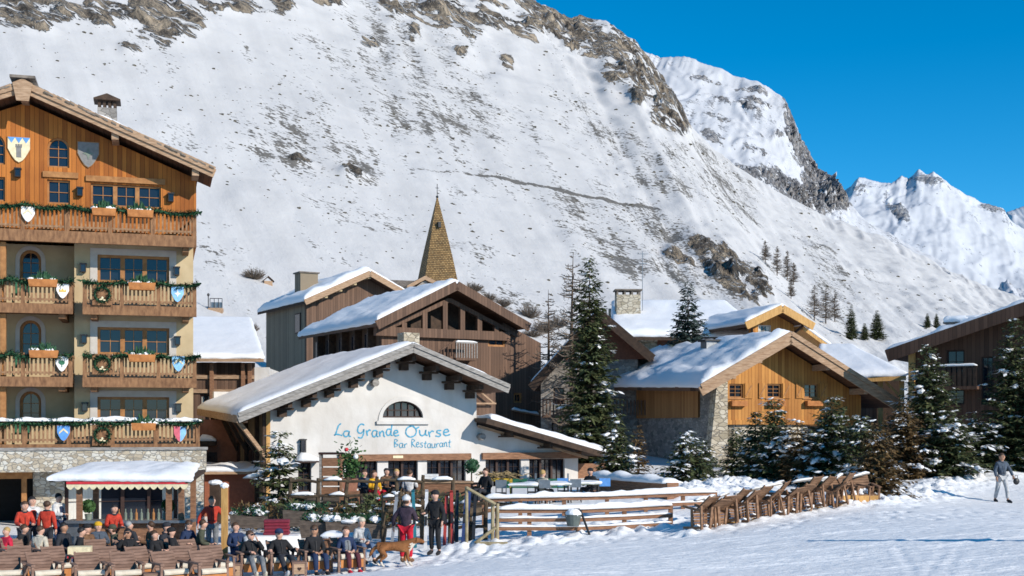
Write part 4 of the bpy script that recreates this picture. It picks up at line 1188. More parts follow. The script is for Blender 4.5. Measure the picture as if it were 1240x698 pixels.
# lean-to at the right
e0, e1 = B.p3(577, 503, -1.2), B.p3(735, 549, -1.2)
lsl = (e0.z - e1.z) / (e1.x - e0.x)
u9 = B.pix(700, 560)[0]
def lroof(u): return e0.z - (u - e0.x) * lsl
holes = []
WL = [(588, 556, 631, 592, 3), (641, 556, 684, 592, 3)]
for a, b_, c_, d_, n in WL: holes.append(rect_poly(B.rect(a, b_, c_, d_)))
wall(B, [(uc + 0.003, z00), (u9, z00), (u9, lroof(u9) - 0.3), (uc + 0.003, lroof(uc) - 0.3)], holes, MAT['white_wall'], 0.004, 0.4, 'lean_to_wall')
for a, b_, c_, d_, n in WL: window(B, B.rect(a, b_, c_, d_), 0.004, 2, 4, MAT['window_dark'], lights=n, lw=0.10, depth=0.2, fw=0.05, bar=0.012)
r = B.rect(583, 548, 702, 555)
MB().box(r[0], r[1], -0.16, 0.002, r[2] - 0.03, r[3]).build('lintel_beam', MAT['fence_wood'], B.root)
ue_ = e1.x
MB().box(u9 + 0.003, u9 + 1.6, 0.25, 0.45, z00, lroof(u9 + 1.6) - 0.3).build('timber_side_panel', MAT['fence_wood'], B.root)
q = [(uc - 0.1, -1.2, lroof(uc - .1)), (ue_, -1.2, lroof(ue_)), (ue_, 6.0, lroof(ue_)), (uc - 0.1, 6.0, lroof(uc - .1))]
roof_slab(B, q, 0.16, MAT['wood_dark'], 'lean_to_roof')
MB().beam((uc - 0.1, -1.24, lroof(uc - .1) - 0.12), (ue_ + 0.05, -1.24, lroof(ue_) - 0.12), 0.07, 0.24).build('barge_board', MAT['wood_dark'], B.root)
MB().beam((uc - 0.05, -0.3, lroof(uc - .1) - 0.35), (ue_ - 0.5, -0.3, lroof(ue_ - 0.5) - 0.35), 0.16, 0.1).build('wall_plate', MAT['timber'], B.root)
sq = [Vector(p) + Vector((0, 0, 0.01)) for p in q]; sq[0] = sq[0].lerp(sq[1], 0.04); sq[3] = sq[3].lerp(sq[2], 0.04)
snow_slab(B.root, sq, 0.26, seed=8.1, edge=0.5, n=24)
for px in (608, 655):
    u, _ = B.pix(px, 530, 0); z = lroof(u) - 0.42
    MB().box(u - 0.07, u + 0.07, -1.0, 0.0, z, z + 0.16).box(u - 0.34, u + 0.34, -0.5, -0.3, z - 0.07, z - 0.003).build('purlin', MAT['wood_dark'], B.root)
# main roof: the left eave climbs a little towards the back
DB = 10.5
LB = Vector((A_.x + (E_.x - A_.x) * 0.86, DB, A_.z + (E_.z - A_.z) * 0.86))
qL = [A_, E_, LB, Vector((A_.x, DB, A_.z))]
qR = [A_, T_, Vector((T_.x, DB, T_.z)), Vector((A_.x, DB, A_.z))]
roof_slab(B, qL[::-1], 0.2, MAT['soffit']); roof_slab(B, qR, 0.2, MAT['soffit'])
up = Vector((0, 0, 0.012))
snow_slab(B.root, [qL[0] + up, qL[1] + up, qL[2] + up, qL[3] + up][::-1], 0.26, seed=2.2, edge=0.5, n=30, m_=26, amp=0.25)
snow_slab(B.root, [p + up for p in qR], 0.22, seed=4.9, edge=0.45, n=20)
for s_, t in ((E_, -1), (T_, 1)):
    for k, (hh, off) in enumerate(((0.30, 0.0), (0.16, 0.16))):
        p0 = Vector((A_.x, RP - 0.04 - 0.06 * k, A_.z - 0.12 + off)); p1 = Vector((s_.x + t * 0.04, RP - 0.04 - 0.06 * k, s_.z - 0.12 + off))
        MB().beam(p0, p1, 0.07, hh).build('barge_board', MAT['timber_grey'], B.root)
MB().beam(E_ + Vector((-0.04, 0, -0.12)), LB + Vector((-0.04, 0, -0.12)), 0.06, 0.3).build('eave_board', MAT['timber'], B.root)
for px in (340, 369, 397, 426, 456, 487, 515, 542, 567):
    u, _ = B.pix(px, 460, 0); z = broof(u) - 0.52
    MB().box(u - 0.09, u + 0.09, -1.4, 0.0, z, z + 0.22).build('purlin', MAT['wood_dark'], B.root)
    MB().box(u - 0.40, u + 0.40, -0.52, -0.28, z - 0.09, z - 0.003).box(u - 0.16, u + 0.16, -0.36, 0.0, z - 0.36, z - 0.093).build('corbel', MAT['wood_dark'], B.root)
for px, py in ((453, 464), (582, 529)):
    u, z = B.pix(px, py, -0.1); m = MB()
    m.tube([(u, -0.34, z), (u, -0.003, z)], 0.15, 14); m.build('round_lamp', MAT['timber_grey'], B.root)
lamp_on_wall(B, 366, 540, 0.0, 0.6)
r = B.rect(357, 553, 384, 560)
MB().box(r[0], r[1], -0.6, -0.002, r[2], r[2] + 0.07).build('door_hood', MAT['window_dark'], B.root)
strip(B.root, [(r[0], -0.3, r[2] + 0.07), (r[1], -0.3, r[2] + 0.07)], 0.6, 0.3, seed=1.0)
# left side wall of dark boards with struts carrying the eave
SW = 9.6
MB().box(0.0, 0.25, 0.403, SW, z00, broof(0) - 0.32).build('side_wall', MAT['wood_olive'], B.root)
MB().box(-0.02, 0.14, -0.02, 0.12, z00, broof(0) - 0.34).build('corner_post', MAT['post_wood'], B.root)
MB().box(0.0, uc, SW, SW + 0.3, z00, broof(uc) - 0.3).build('rear_wall', MAT['white_wall'], B.root)
MB().box(uc - 0.3, uc - 0.003, 0.41, SW, z00, broof(uc) - 0.35).build('right_side_wall', MAT['white_wall'], B.root)
ze = E_.z
for k, v in enumerate((-0.6, 1.2, 3.0, 4.8, 6.6, 8.4)):
    uo = E_.x + 0.35 + (LB.x - E_.x) * (v / DB) if v > 0 else E_.x + 0.3
    z = broof(uo) - 0.3
    mt = MAT['timber'] if k == 0 else MAT['wood_dark']
    vv = max(v, 0.0)
    MB().beam((-0.02, vv, z - 1.5), (uo, vv if k else -0.3, z), 0.13, 0.15).build('eave_strut', mt, B.root)
    MB().box(-0.16, -0.003, vv + 0.02, vv + 0.16, z00, broof(0) - 0.4).build('wall_post', MAT['wood_dark'], B.root)
MB().beam((E_.x + 0.3, RP + 0.1, broof(E_.x + .3) - 0.3), (LB.x + 0.3, DB - 0.2, broof(LB.x + .3) - 0.3), 0.16, 0.16).build('eave_beam', MAT['wood_dark'], B.root)
for v in (2.0, 4.4, 6.8):
    m = MB(); m.box(-0.05, -0.004, v, v + 1.2, 0.6, 2.2); o = m.build('window', MAT['window_dark'], B.root)
    MB().box(-0.07, -0.052, v + 0.1, v + 1.1, 0.7, 2.1).build('pane', MAT['glass'], o)
# small balustrade under the right end of the main roof
r = B.rect(585, 470, 617, 512, 2.0)
m = MB(); m.box(uc + 0.1, uc + 1.9, 2.0, 2.08, r[3] - 0.1, r[3]).box(uc + 0.1, uc + 1.9, 2.0, 2.08, r[3] - 0.75, r[3] - 0.68)
m.beam((uc + 0.2, 2.04, r[3] - 0.7), (uc + 1.0, 2.04, r[3] - 0.1), 0.07, 0.07).beam((uc + 1.8, 2.04, r[3] - 0.7), (uc + 1.0, 2.04, r[3] - 0.1), 0.07, 0.07)
m.build('timber_bracing', MAT['timber'], B.root)
MB().box(uc + 0.003, uc + 2.0, 2.3, 2.5, lroof(uc + 2) - 0.1, r[3]).build('upper_lean_wall', MAT['wood_brown'], B.root)

# the handwriting, stroke by stroke
GL = {'L': (.62, [[(.5, 1), (.3, .8), (.12, .2), (0, .02), (.2, .1), (.6, 0)]]), 'a': (.6, [[(.44, .5), (.16, .52), (.02, .26), (.16, .0), (.38, .14), (.46, .5), (.42, .1), (.58, .02)]]),
      'G': (.8, [[(.66, .9), (.4, 1), (.14, .75), (.1, .35), (.34, .22), (.58, .42), (.6, .56), (.6, .2), (.42, -.16), (.1, -.12)]]), 'r': (.42, [[(0, .48), (.1, 0)], [(.08, .3), (.22, .5), (.38, .46)]]),
      'n': (.55, [[(0, .5), (.08, 0)], [(.06, .28), (.24, .52), (.38, .4), (.4, .06), (.52, .02)]]), 'd': (.6, [[(.42, .5), (.16, .52), (.02, .24), (.18, 0), (.4, .2), (.52, .9)], [(.43, .35), (.44, .05), (.58, 0)]]),
      'e': (.5, [[(.05, .24), (.38, .32), (.3, .52), (.1, .44), (.04, .14), (.2, -.02), (.5, .08)]]), 'O': (.95, [[(.4, 1), (.1, .75), (.04, .3), (.3, 0), (.65, .15), (.75, .6), (.5, .96), (.25, .9)], [(.7, .7), (.95, .9)]]),
      'u': (.58, [[(0, .5), (.04, .12), (.2, 0), (.38, .16), (.44, .5), (.42, .1), (.56, .02)]]), 's': (.5, [[(.42, .52), (.16, .5), (.12, .34), (.36, .2), (.3, .0), (.02, .04)]]),
      'B': (.66, [[(.08, 0), (.12, 1), (.48, .86), (.14, .54), (.55, .3), (.08, 0)]]), 'R': (.66, [[(.08, 0), (.12, 1), (.5, .82), (.14, .5), (.62, 0)]]), 't': (.46, [[(.26, .85), (.16, .12), (.34, 0)], [(0, .52), (.44, .6)]])}
def catmull(p, n=6):
    q = [p[0]] + list(p) + [p[-1]]
    out = []
    for i in range(1, len(q) - 2):
        for k in range(n):
            t = k / n
            out.append(tuple(0.5 * ((2 * q[i][a]) + (-q[i - 1][a] + q[i + 1][a]) * t + (2 * q[i - 1][a] - 5 * q[i][a] + 4 * q[i + 1][a] - q[i + 2][a]) * t * t + (-q[i - 1][a] + 3 * q[i][a] - 3 * q[i + 1][a] + q[i + 2][a]) * t ** 3) for a in (0, 1)))
    out.append(p[-1])
    return out
def handwriting(b, text, px0, px1, pybase, pytop, v, mat, wd):
    r = b.rect(px0, pytop, px1, pybase, v)
    tot = sum(0.42 if c == ' ' else GL[c][0] + 0.08 for c in text)
    kx = (r[1] - r[0]) / tot; kz = r[3] - r[2]
    x = r[0]; m = MB()
    for c in text:
        if c == ' ': x += 0.42 * kx; continue
        wch, strokes = GL[c]
        for st in strokes:
            pts = [(x + a * kx * 1.06, v, r[2] + (z + 0.07 * math.sin(x * 5.1)) * kz * (1 + 0.08 * math.sin(x * 9.0))) for a, z in catmull(st)]
            n = len(pts)
            for i in range(n - 1):
                wk = wd * (0.75 + 0.5 * abs(math.sin(i * 0.7)))
                m.beam(pts[i], pts[i + 1], 0.012, wk, (0, 0, 1) if abs(pts[i + 1][0] - pts[i][0]) > abs(pts[i + 1][2] - pts[i][2]) else (1, 0, 0))
        x += (wch + 0.08) * kx
    return m.build('painted_lettering', mat, b.root)
for tx, a, c_ in (('La', 405, 426), ('Grande', 432, 484), ('Ourse', 491, 546)):
    handwriting(B, tx, a, c_, 528.5, 514.5, -0.012, MAT['blue_paint'], 0.052)
for tx, a, c_ in (('Bar', 477, 494), ('Restaurant', 498, 547)):
    handwriting(B, tx, a, c_, 542, 532, -0.012, MAT['blue_paint'], 0.03)

# ================================================================== timber chalet at the right
K = Bld('timber_chalet', 'golden pine chalet on a stone base with three shuttered gable windows', 'chalet', 869, 62.0, 18, 1.6)
KP = -1.4
A_ = K.p3(957, 405, KP); E_ = K.p3(849, 469, KP); T_ = K.p3(1088, 489, KP)
kL = (A_.z - E_.z) / (A_.x - E_.x); kR = (A_.z - T_.z) / (T_.x - A_.x)
def kroof(u): return A_.z - ((A_.x - u) * kL if u < A_.x else (u - A_.x) * kR)
zs = K.pix(900, 512)[1]
uR_ = T_.x - 1.3
holes = []; wins = []
for px in (883, 929, 974):
    r = K.rect(px, 465, px + 17, 482); wins.append(r); holes.append(rect_poly(r))
wall(K, [(0.12, zs), (uR_, zs), (uR_, kroof(uR_) - 0.3), (A_.x, A_.z - 0.3), (0.12, kroof(.12) - 0.3)], holes, MAT['wood_chalet'], 0.0, 0.3, 'gable_wall')
for i, r in enumerate(wins):
    window(K, r, 0.0, 2, 3, MAT['window_wood'], depth=0.14)
    for a, b_ in ((r[0] - 0.5, r[0] - 0.06), (r[1] + 0.06, r[1] + 0.5)):
        o = MB().box(a, b_, -0.06, -0.004, r[2] - 0.03, r[3] + 0.03).build('shutter', MAT['wood_chalet'], K.root)
        MB().beam((a + 0.06, -0.068, r[2] + 0.08), (b_ - 0.06, -0.068, r[3] - 0.08), 0.012, 0.06).build('brace', MAT['window_wood'], o)
    MB().box(r[0] + 0.02, r[1] + 0.1, -0.3, -0.004, r[2] - 0.42, r[2] - 0.16).build('window_box', MAT['box_wood'], K.root)
    MB().box(r[0] - 0.1, r[1] + 0.1, -0.05, -0.003, r[2] - 0.08, r[2] - 0.02).build('sill', MAT['window_wood'], K.root)
MB().box(0.1, uR_ + 0.02, -0.1, -0.003, zs - 0.1, zs + 0.12).build('floor_beam', MAT['wood_chalet'], K.root)
rdoor = K.rect(872, 514, 890, 540); rdo2 = K.rect(872, 541, 889, 568)
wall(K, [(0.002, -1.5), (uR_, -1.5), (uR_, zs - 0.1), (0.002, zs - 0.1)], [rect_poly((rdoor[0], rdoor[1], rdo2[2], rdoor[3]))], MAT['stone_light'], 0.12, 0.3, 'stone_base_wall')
window(K, rdoor, 0.12, 2, 2, MAT['window_wood'], depth=0.12)
MB().box(rdo2[0] + 0.02, rdo2[1] - 0.02, 0.25, 0.32, rdo2[2], rdo2[3] - 0.02).build('door', MAT['window_dark'], K.root)
r = K.rect(980, 516, 1040, 545)
MB().box(r[0], r[1], 0.05, 0.118, r[2], r[3]).build('garage_opening', MAT['dark_room'], K.root)
MB().box(r[0] - 0.1, r[1] + 0.1, 0.0, 0.1, r[3], r[3] + 0.2).build('lintel_beam', MAT['window_wood'], K.root)
# left side wall: rubble stone with a boarded upper panel, stone buttress at the corner
DK = 11.5
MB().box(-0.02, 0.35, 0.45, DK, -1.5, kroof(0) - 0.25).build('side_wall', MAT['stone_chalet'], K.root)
va, wa = K.wall_pix(846, 476, -0.1); vb_, wb2 = K.wall_pix(759, 507, -0.1)
MB().box(-0.14, -0.023, va, vb_, wb2, kroof(-.1) - 0.3).build('boarded_panel', MAT['wood_chalet_side'], K.root)
m = MB()
for i in range(6):
    v = va + (vb_ - va) * (i + 0.5) / 6
    MB().box(E_.x + 0.3, -0.023, v - 0.08, v + 0.08, kroof(-.6) - 0.35, kroof(-.6) - 0.1).build('rafter_end', MAT['window_wood'], K.root)
MB().prism([(-0.75, -1.6), (0.5, -1.6), (0.5, kroof(0) - 0.3), (-0.05, kroof(0) - 0.3)], -0.12, 0.448).build('corner_buttress', MAT['stone_light'], K.root)
MB().box(-0.72, -0.4, DK - 0.3, DK, -1.5, kroof(-.6) - 0.3).build('rear_buttress', MAT['stone_chalet'], K.root)
MB().box(0.35, uR_, DK - 0.3, DK - 0.003, -1.5, kroof(uR_) - 0.3).build('rear_wall', MAT['stone_chalet'], K.root)
MB().box(uR_ - 0.3, uR_ - 0.003, 0.43, DK - 0.31, -1.5, kroof(uR_) - 0.32).build('right_side_wall', MAT['wood_chalet_side'], K.root)
RL = 14.6
EB = Vector((E_.x + 0.45, RL - 0.4, kroof(E_.x + 0.45) + 0.25))
qL = [A_, E_, EB, Vector((A_.x, RL, A_.z))]; qR = [A_, T_, Vector((T_.x, RL, T_.z)), Vector((A_.x, RL, A_.z))]
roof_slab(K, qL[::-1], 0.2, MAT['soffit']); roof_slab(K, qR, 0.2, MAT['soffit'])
up = Vector((0, 0, 0.012))
snow_slab(K.root, [p + up for p in qL][::-1], 0.42, seed=12.2, edge=0.6, n=36, m_=30, amp=0.5)
snow_slab(K.root, [p + up for p in qR], 0.26, seed=14.9, edge=0.4, n=30, amp=0.6)
for s_, t in ((E_, -1), (T_, 1)):
    for k, (hh, off) in enumerate(((0.46, -0.08), (0.22, 0.18))):
        MB().beam((A_.x, KP - 0.04 - 0.07 * k, A_.z - 0.14 + off), (s_.x + t * 0.05, KP - 0.04 - 0.07 * k, s_.z - 0.14 + off), 0.08, hh).build('barge_board', MAT['timber'], K.root)
for u in (0.2, A_.x * 0.5, A_.x, A_.x + (T_.x - A_.x) * 0.35, A_.x + (T_.x - A_.x) * 0.7):
    MB().box(u - 0.11, u + 0.11, KP + 0.05, 0.0, kroof(u) - 0.55, kroof(u) - 0.25).build('purlin', MAT['timber'], K.root)
u, z = K.pix(905, 405, 3.5)
cu = A_.x - 1.4
chimney(K, (cu, 4.6), 0.7, 0.7, kroof(cu) - 0.1, kroof(cu) + 0.75, MAT['metal'], 'slab', MAT['black'], False)
pu, pz = K.pix(754, 455, 12.5)
pt = K.pix(754, 418, 12.5)[1]
MB().prism([(pu - 0.42, pz - 1.4), (pu + 0.5, pz - 1.4), (pu + 0.30, pt), (pu - 0.24, pt)], 11.9, 12.7).build('side_chimney', MAT['stone_light'], K.root)
MB().box(pu - 0.3, pu + 0.36, 11.8, 12.8, pt + 0.15, pt + 0.25).build('chimney_cap', MAT['slate'], K.root)

# ================================================================== big brown timber house behind the restaurant
T = Bld('brown_timber_house', 'large brown timber house with an open trussed gable under deep snow', 'house', 462, 75.0, 30, 2.0)
TP = -1.2
A_ = T.p3(553, 343, TP); E_ = T.p3(456, 391, TP); T_ = T.p3(641, 394, TP)
tL = (A_.z - E_.z) / (A_.x - E_.x); tR = (A_.z - T_.z) / (T_.x - A_.x)
def troof(u): return A_.z - ((A_.x - u) * tL if u < A_.x else (u - A_.x) * tR)
zt = T.pix(550, 401)[1]
uR_ = T.pix(655, 480)[0]
holes = []
wd = []
for a, b_, c_, d_ in ((591, 404, 612, 420), (622, 476, 632, 488)):
    r = T.rect(a, b_, c_, d_); wd.append(r); holes.append(rect_poly(r))
wall(T, [(0, -2), (uR_, -2), (uR_, min(zt, troof(uR_) - 0.3)), (T_.x - 1.2, troof(T_.x - 1.2) - 0.35), (T_.x - 1.5, zt), (0, zt)], holes, MAT['wood_brown'], 0.0, 0.3, 'gable_wall')
for r in wd: window(T, r, 0.0, 2, 1, MAT['window_wood'], depth=0.12, fw=0.12)
# recessed truss gable
MB().prism([(0.3, zt), (T_.x - 1.4, zt), (T_.x - 1.4, troof(T_.x - 1.4) - 0.35), (A_.x, A_.z - 0.4), (0.3, troof(0.3) - 0.4)], 1.1, 1.3).build('recessed_gable', MAT['wood_dark'], T.root)
m = MB(); m.box(-0.5, T_.x - 0.9, -0.35, 0.05, zt - 0.5, zt + 0.05)
m.build('gallery_parapet', MAT['wood_brown'], T.root)
for f in (0.16, 0.32, 0.48, 0.62, 0.76, 0.9):
    u = f * (T_.x - 1.0); top = troof(u) - 0.95
    if top > zt + 0.15: MB().box(u - 0.16, u + 0.16, -0.3, -0.05, zt + 0.052, top).build('truss_post', MAT['wood_brown'], T.root)
for s_ in (E_, T_):
    MB().beam((A_.x, -0.18, A_.z - 0.95), (s_.x * 0.93 + A_.x * .07, -0.18, troof(s_.x * .93 + A_.x * .07) - 0.75), 0.2, 0.26).build('truss_rafter', MAT['wood_brown'], T.root)
    MB().beam((A_.x, TP - 0.05, A_.z - 0.15), (s_.x, TP - 0.05, s_.z - 0.15), 0.1, 0.55).build('barge_board', MAT['wood_brown'], T.root)
DT = 12.0
qL = [A_, E_, Vector((E_.x, DT, E_.z)), Vector((A_.x, DT, A_.z))]; qR = [A_, T_, Vector((T_.x, DT, T_.z)), Vector((A_.x, DT, A_.z))]
roof_slab(T, qL[::-1], 0.22, MAT['soffit']); roof_slab(T, qR, 0.22, MAT['soffit'])
snow_slab(T.root, [p + up for p in qL][::-1], 0.42, seed=22.2, edge=0.6, n=30, m_=26, amp=0.35)
snow_slab(T.root, [p + up for p in qR], 0.25, seed=24.9, edge=0.4, n=24)
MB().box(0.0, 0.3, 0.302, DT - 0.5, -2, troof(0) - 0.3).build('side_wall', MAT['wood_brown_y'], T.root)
MB().box(0.3, uR_, DT - 0.8, DT - 0.5, -2, troof(uR_) - 0.3).build('rear_wall', MAT['wood_brown'], T.root)
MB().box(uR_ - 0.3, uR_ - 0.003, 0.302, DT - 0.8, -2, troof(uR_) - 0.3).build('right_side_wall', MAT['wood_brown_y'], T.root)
for i, v in enumerate((1.2, 3.3, 5.4, 7.6, 9.6)):          # shaded windows with light curtains on the left side
    z = troof(0) - 2.3
    o = MB().box(-0.07, -0.004, v, v + 1.25, z, z + 1.5).build('window', MAT['window_dark'], T.root)
    MB().box(-0.09, -0.073, v + 0.1, v + 1.15, z + 0.1, z + 1.4).build('pane', MAT['glass'], o)
    MB().box(-0.094, -0.091, v + 0.12, v + 0.45, z + 0.12, z + 1.38).build('curtain', MAT['curtain'], o)
    MB().box(-0.5, -0.003, v - 0.3, v - 0.12, -1, troof(-.4) - 0.35).build('gallery_post', MAT['wood_dark'], T.root)
MB().box(-0.9, -0.003, 0.4, DT - 0.6, troof(0) - 3.4, troof(0) - 2.5).build('side_gallery', MAT['wood_dark'], T.root)
bu, bz = T.pix(566, 434, -0.8)                                # small balcony at the foot of the outside stair
o = MB().box(bu - 0.9, bu + 0.6, -1.0, -0.003, bz - 0.15, bz).build('balcony', MAT['wood_brown'], T.root)
m = MB(); m.box(bu - 0.9, bu + 0.6, -1.0, -0.93, bz + 0.9, bz + 0.98)
for i in range(9): m.box(bu - 0.88 + i * 0.18, bu - 0.82 + i * 0.18, -0.99, -0.94, bz, bz + 0.9)
m.build('railing', MAT['timber_grey'], o)
strip(o, [(bu - 0.9, -0.96, bz + 0.98), (bu + 0.6, -0.96, bz + 0.98)], 0.12, 0.1)
a0, a1 = T.p3(552, 430, -0.7), T.p3(518, 452, -0.7)
m = MB(); m.beam(a0, a1, 0.12, 0.2); m.beam(a0 + Vector((0, 0, .9)), a1 + Vector((0, 0, .9)), 0.07, 0.08)
for i in range(8):
    p = a0.lerp(a1, i / 7); m.beam(p, p + Vector((0, 0, .9)), 0.05, 0.05, (1, 0, 0))
m.build('outside_stair', MAT['wood_brown'], T.root)
for px, py in ((497, 409), (505, 409)):
    pass
cp = T.p3(495, 418, -3.0)
MB().box(cp.x - 0.5, cp.x + 0.5, -3.4, -2.5, cp.z - 3.2, cp.z + 0.7).build('stone_flue', MAT['stone_light'], T.root)
for a, b_ in ((630, 466), (655, 474), (625, 499), (650, 505)):   # snowy ledges on the plain right wall
    pass
l0, l1 = T.p3(620, 497, -0.1), T.p3(652, 503, -0.1)
MB().beam(l0, l1, 0.3, 0.08).build('ledge', MAT['timber'], T.root)
strip(T.root, [l0 + Vector((0, 0, .04)), l1 + Vector((0, 0, .04))], 0.3, 0.16, seed=6)

# ================================================================== small weathered house with a box chimney
S = Bld('weathered_house', 'small weathered board house with a square chimney and snowy left slope', 'house', 371, 96.0, 30, 3.0)
SP = -1.2
A_ = S.p3(448, 329, SP); E_ = S.p3(369, 364, SP); T_ = S.p3(474, 344, SP)
sL = (A_.z - E_.z) / (A_.x - E_.x); sR = (A_.z - T_.z) / (T_.x - A_.x)
T_ = Vector((A_.x + 4.2, SP, A_.z - 4.2 * sR))
def sroof(u): return A_.z - ((A_.x - u) * sL if u < A_.x else (u - A_.x) * sR)
uR_ = T_.x - 1
wall(S, [(0, -3), (uR_, -3), (uR_, sroof(uR_) - 0.3), (A_.x, A_.z - 0.3), (0, sroof(0) - 0.3)], [], MAT['wood_brown'], 0, 0.3, 'gable_wall')
DS = 10.0
qL = [A_, E_, Vector((E_.x, DS, E_.z)), Vector((A_.x, DS, A_.z))]; qR = [A_, T_, Vector((T_.x, DS, T_.z)), Vector((A_.x, DS, A_.z))]
roof_slab(S, qL[::-1], 0.25, MAT['soffit']); roof_slab(S, qR, 0.25, MAT['soffit'])
snow_slab(S.root, [p + up for p in qL][::-1], 0.5, seed=32.2, edge=0.6, n=24, m_=20)
snow_slab(S.root, [p + up for p in qR], 0.3, seed=34.9, edge=0.4, n=16)
for s_ in (E_, T_): MB().beam((A_.x, SP - 0.05, A_.z - 0.15), (s_.x, SP - 0.05, s_.z - 0.15), 0.1, 0.45).build('barge_board', MAT['timber'], S.root)
for f in (0.25, 0.5, 0.75, 1.0):
    u = A_.x * f; MB().box(u - 0.12, u + 0.12, SP + 0.1, 0, sroof(u) - 0.55, sroof(u) - 0.28).build('purlin', MAT['plaster'], S.root)
MB().box(0.0, 0.3, 0.302, DS - 0.5, -3, sroof(0) - 0.3).build('side_wall', MAT['wood_olive'], S.root)
MB().box(0.3, uR_, DS - 0.8, DS - 0.5, -3, sroof(uR_) - 0.3).build('rear_wall', MAT['wood_olive'], S.root)
o = MB().box(-0.06, -0.003, 1.2, 2.4, sroof(0) - 2.6, sroof(0) - 1.0).build('window', MAT['window_dark'], S.root)
MB().box(-0.075, -0.062, 1.3, 2.3, sroof(0) - 2.5, sroof(0) - 1.1).build('pane', MAT['glass'], o)
cu, cw = S.pix(371, 350, 4.5)
wt = S.pix(371, 332, 4.5)[1]
cu = max(cu, E_.x + 0.8)
chimney(S, (cu, 4.5), 1.5, 1.3, sroof(cu) - 0.2, wt, MAT['wood_olive'], 'slab', MAT['slate'], False)

# ================================================================== low flat house between hotel and restaurant
L_ = Bld('low_snowy_house', 'low brown boarded house with curtained windows under a smooth snowfield roof', 'house', 330, 68.0, 4, 2.0)
u0 = L_.pix(180, 440)[0]; u1 = L_.pix(308, 440)[0]
ze = L_.pix(300, 435)[1]
holes = []; wins = []
for a, b_ in ((242, 257), (262, 292)):
    r = L_.rect(a, 439, b_, 455); wins.append(r); holes.append(rect_poly(r))
    r = L_.rect(a, 478, b_, 494); wins.append(r); holes.append(rect_poly(r))
wall(L_, [(u0, -2), (u1, -2), (u1, ze - 0.2), (u0, ze - 0.2)], holes, MAT['wood_brown'], 0, 0.3, 'front_wall')
for r in wins: window(L_, r, 0, 1, 1, MAT['window_dark'], depth=0.14, curtain=True)
for px in (257, 295, 303):
    u = L_.pix(px, 450)[0]; MB().box(u - 0.1, u + 0.1, -0.25, -0.003, -2, ze - 0.25).build('post', MAT['fence_wood'], L_.root)
for py in (457, 474):
    z = L_.pix(280, py)[1]; MB().box(u0, u1, -0.12, -0.004, z - 0.1, z + 0.1).build('string_course', MAT['timber'], L_.root)
u1s = L_.pix(326, 450)[0]
wall(L_, [(u1 + 0.003, -2), (u1s, -2), (u1s, ze - 0.45), (u1 + 0.003, ze - 0.45)], [], MAT['white_wall'], 0.02, 0.3, 'rendered_wall')
MB().box(u1s - 0.3, u1s - 0.003, 0.33, 9, -2, ze - 0.5).build('right_side_wall', MAT['white_wall'], L_.root)
u2 = L_.pix(322, 430)[0]
zr = 3.0
q = [(u0 - 1, -0.9, ze), (u2, -0.9, ze), (u2 - 2.2, 10, ze + zr), (u0 - 1, 10, ze + zr)]
roof_slab(L_, q, 0.2, MAT['timber'])
snow_slab(L_.root, [Vector(p) + up for p in q], 0.2, seed=41, edge=0.25, n=24, m_=20, amp=0.2)

# ================================================================== red brown annexe with a snowy ledge, left of the restaurant
N = Bld('red_annexe', 'low red brown annexe with a snow covered ledge, between hotel and restaurant', 'annexe', 236, 51.0, 10, 0.0)
u0, u1 = N.pix(200, 590)[0], N.pix(322, 590)[0]
zl = N.pix(290, 574)[1]
rh = N.rect(257, 589, 270, 604)
wall(N, [(u0, -0.5), (u1, -0.5), (u1, zl), (u0, zl)], [rect_poly(rh)], plain('brick_red_paint', (0.25, 0.085, 0.045), 0.8), 0, 0.3, 'front_wall')
window(N, rh, 0, 1, 1, MAT['window_dark'], depth=0.12)
MB().box(u0, u1, -0.5, 3.0, zl + 0.003, zl + 0.14).build('roof', MAT['timber'], N.root)
snow_slab(N.root, [(u0, -0.5, zl + 0.15), (u1, -0.5, zl + 0.15), (u1, 3, zl + 0.15), (u0, 3, zl + 0.15)], 0.2, seed=5.5, edge=0.3, n=22, m_=8, amp=0.8)
u2 = N.pix(300, 500)[0]
wall(N, [(u0, zl + 0.15), (u2, zl + 0.15), (u2, N.pix(250, 508)[1]), (u0, N.pix(250, 508)[1])], [], plain('brick_red_render', (0.24, 0.10, 0.06), 0.85), 3.05, 0.3, 'upper_wall')
r = N.rect(240, 548, 263, 570, 3.0); o = MB().box(r[0], r[1], 3.0, 3.047, r[2], r[3]).build('window', MAT['window_dark'], N.root); MB().box(r[0] + .1, r[1] - .1, 2.98, 2.998, r[2] + .1, r[3] - .1).build('pane', MAT['glass'], o)
r = N.rect(240, 534, 262, 540, 2.9)
MB().box(r[0], r[1], 2.6, 3.046, r[2], r[3]).build('window_ledge', MAT['wood_dark'], N.root)
strip(N.root, [(r[0], 2.8, r[3]), (r[1], 2.8, r[3])], 0.45, 0.25, seed=3)

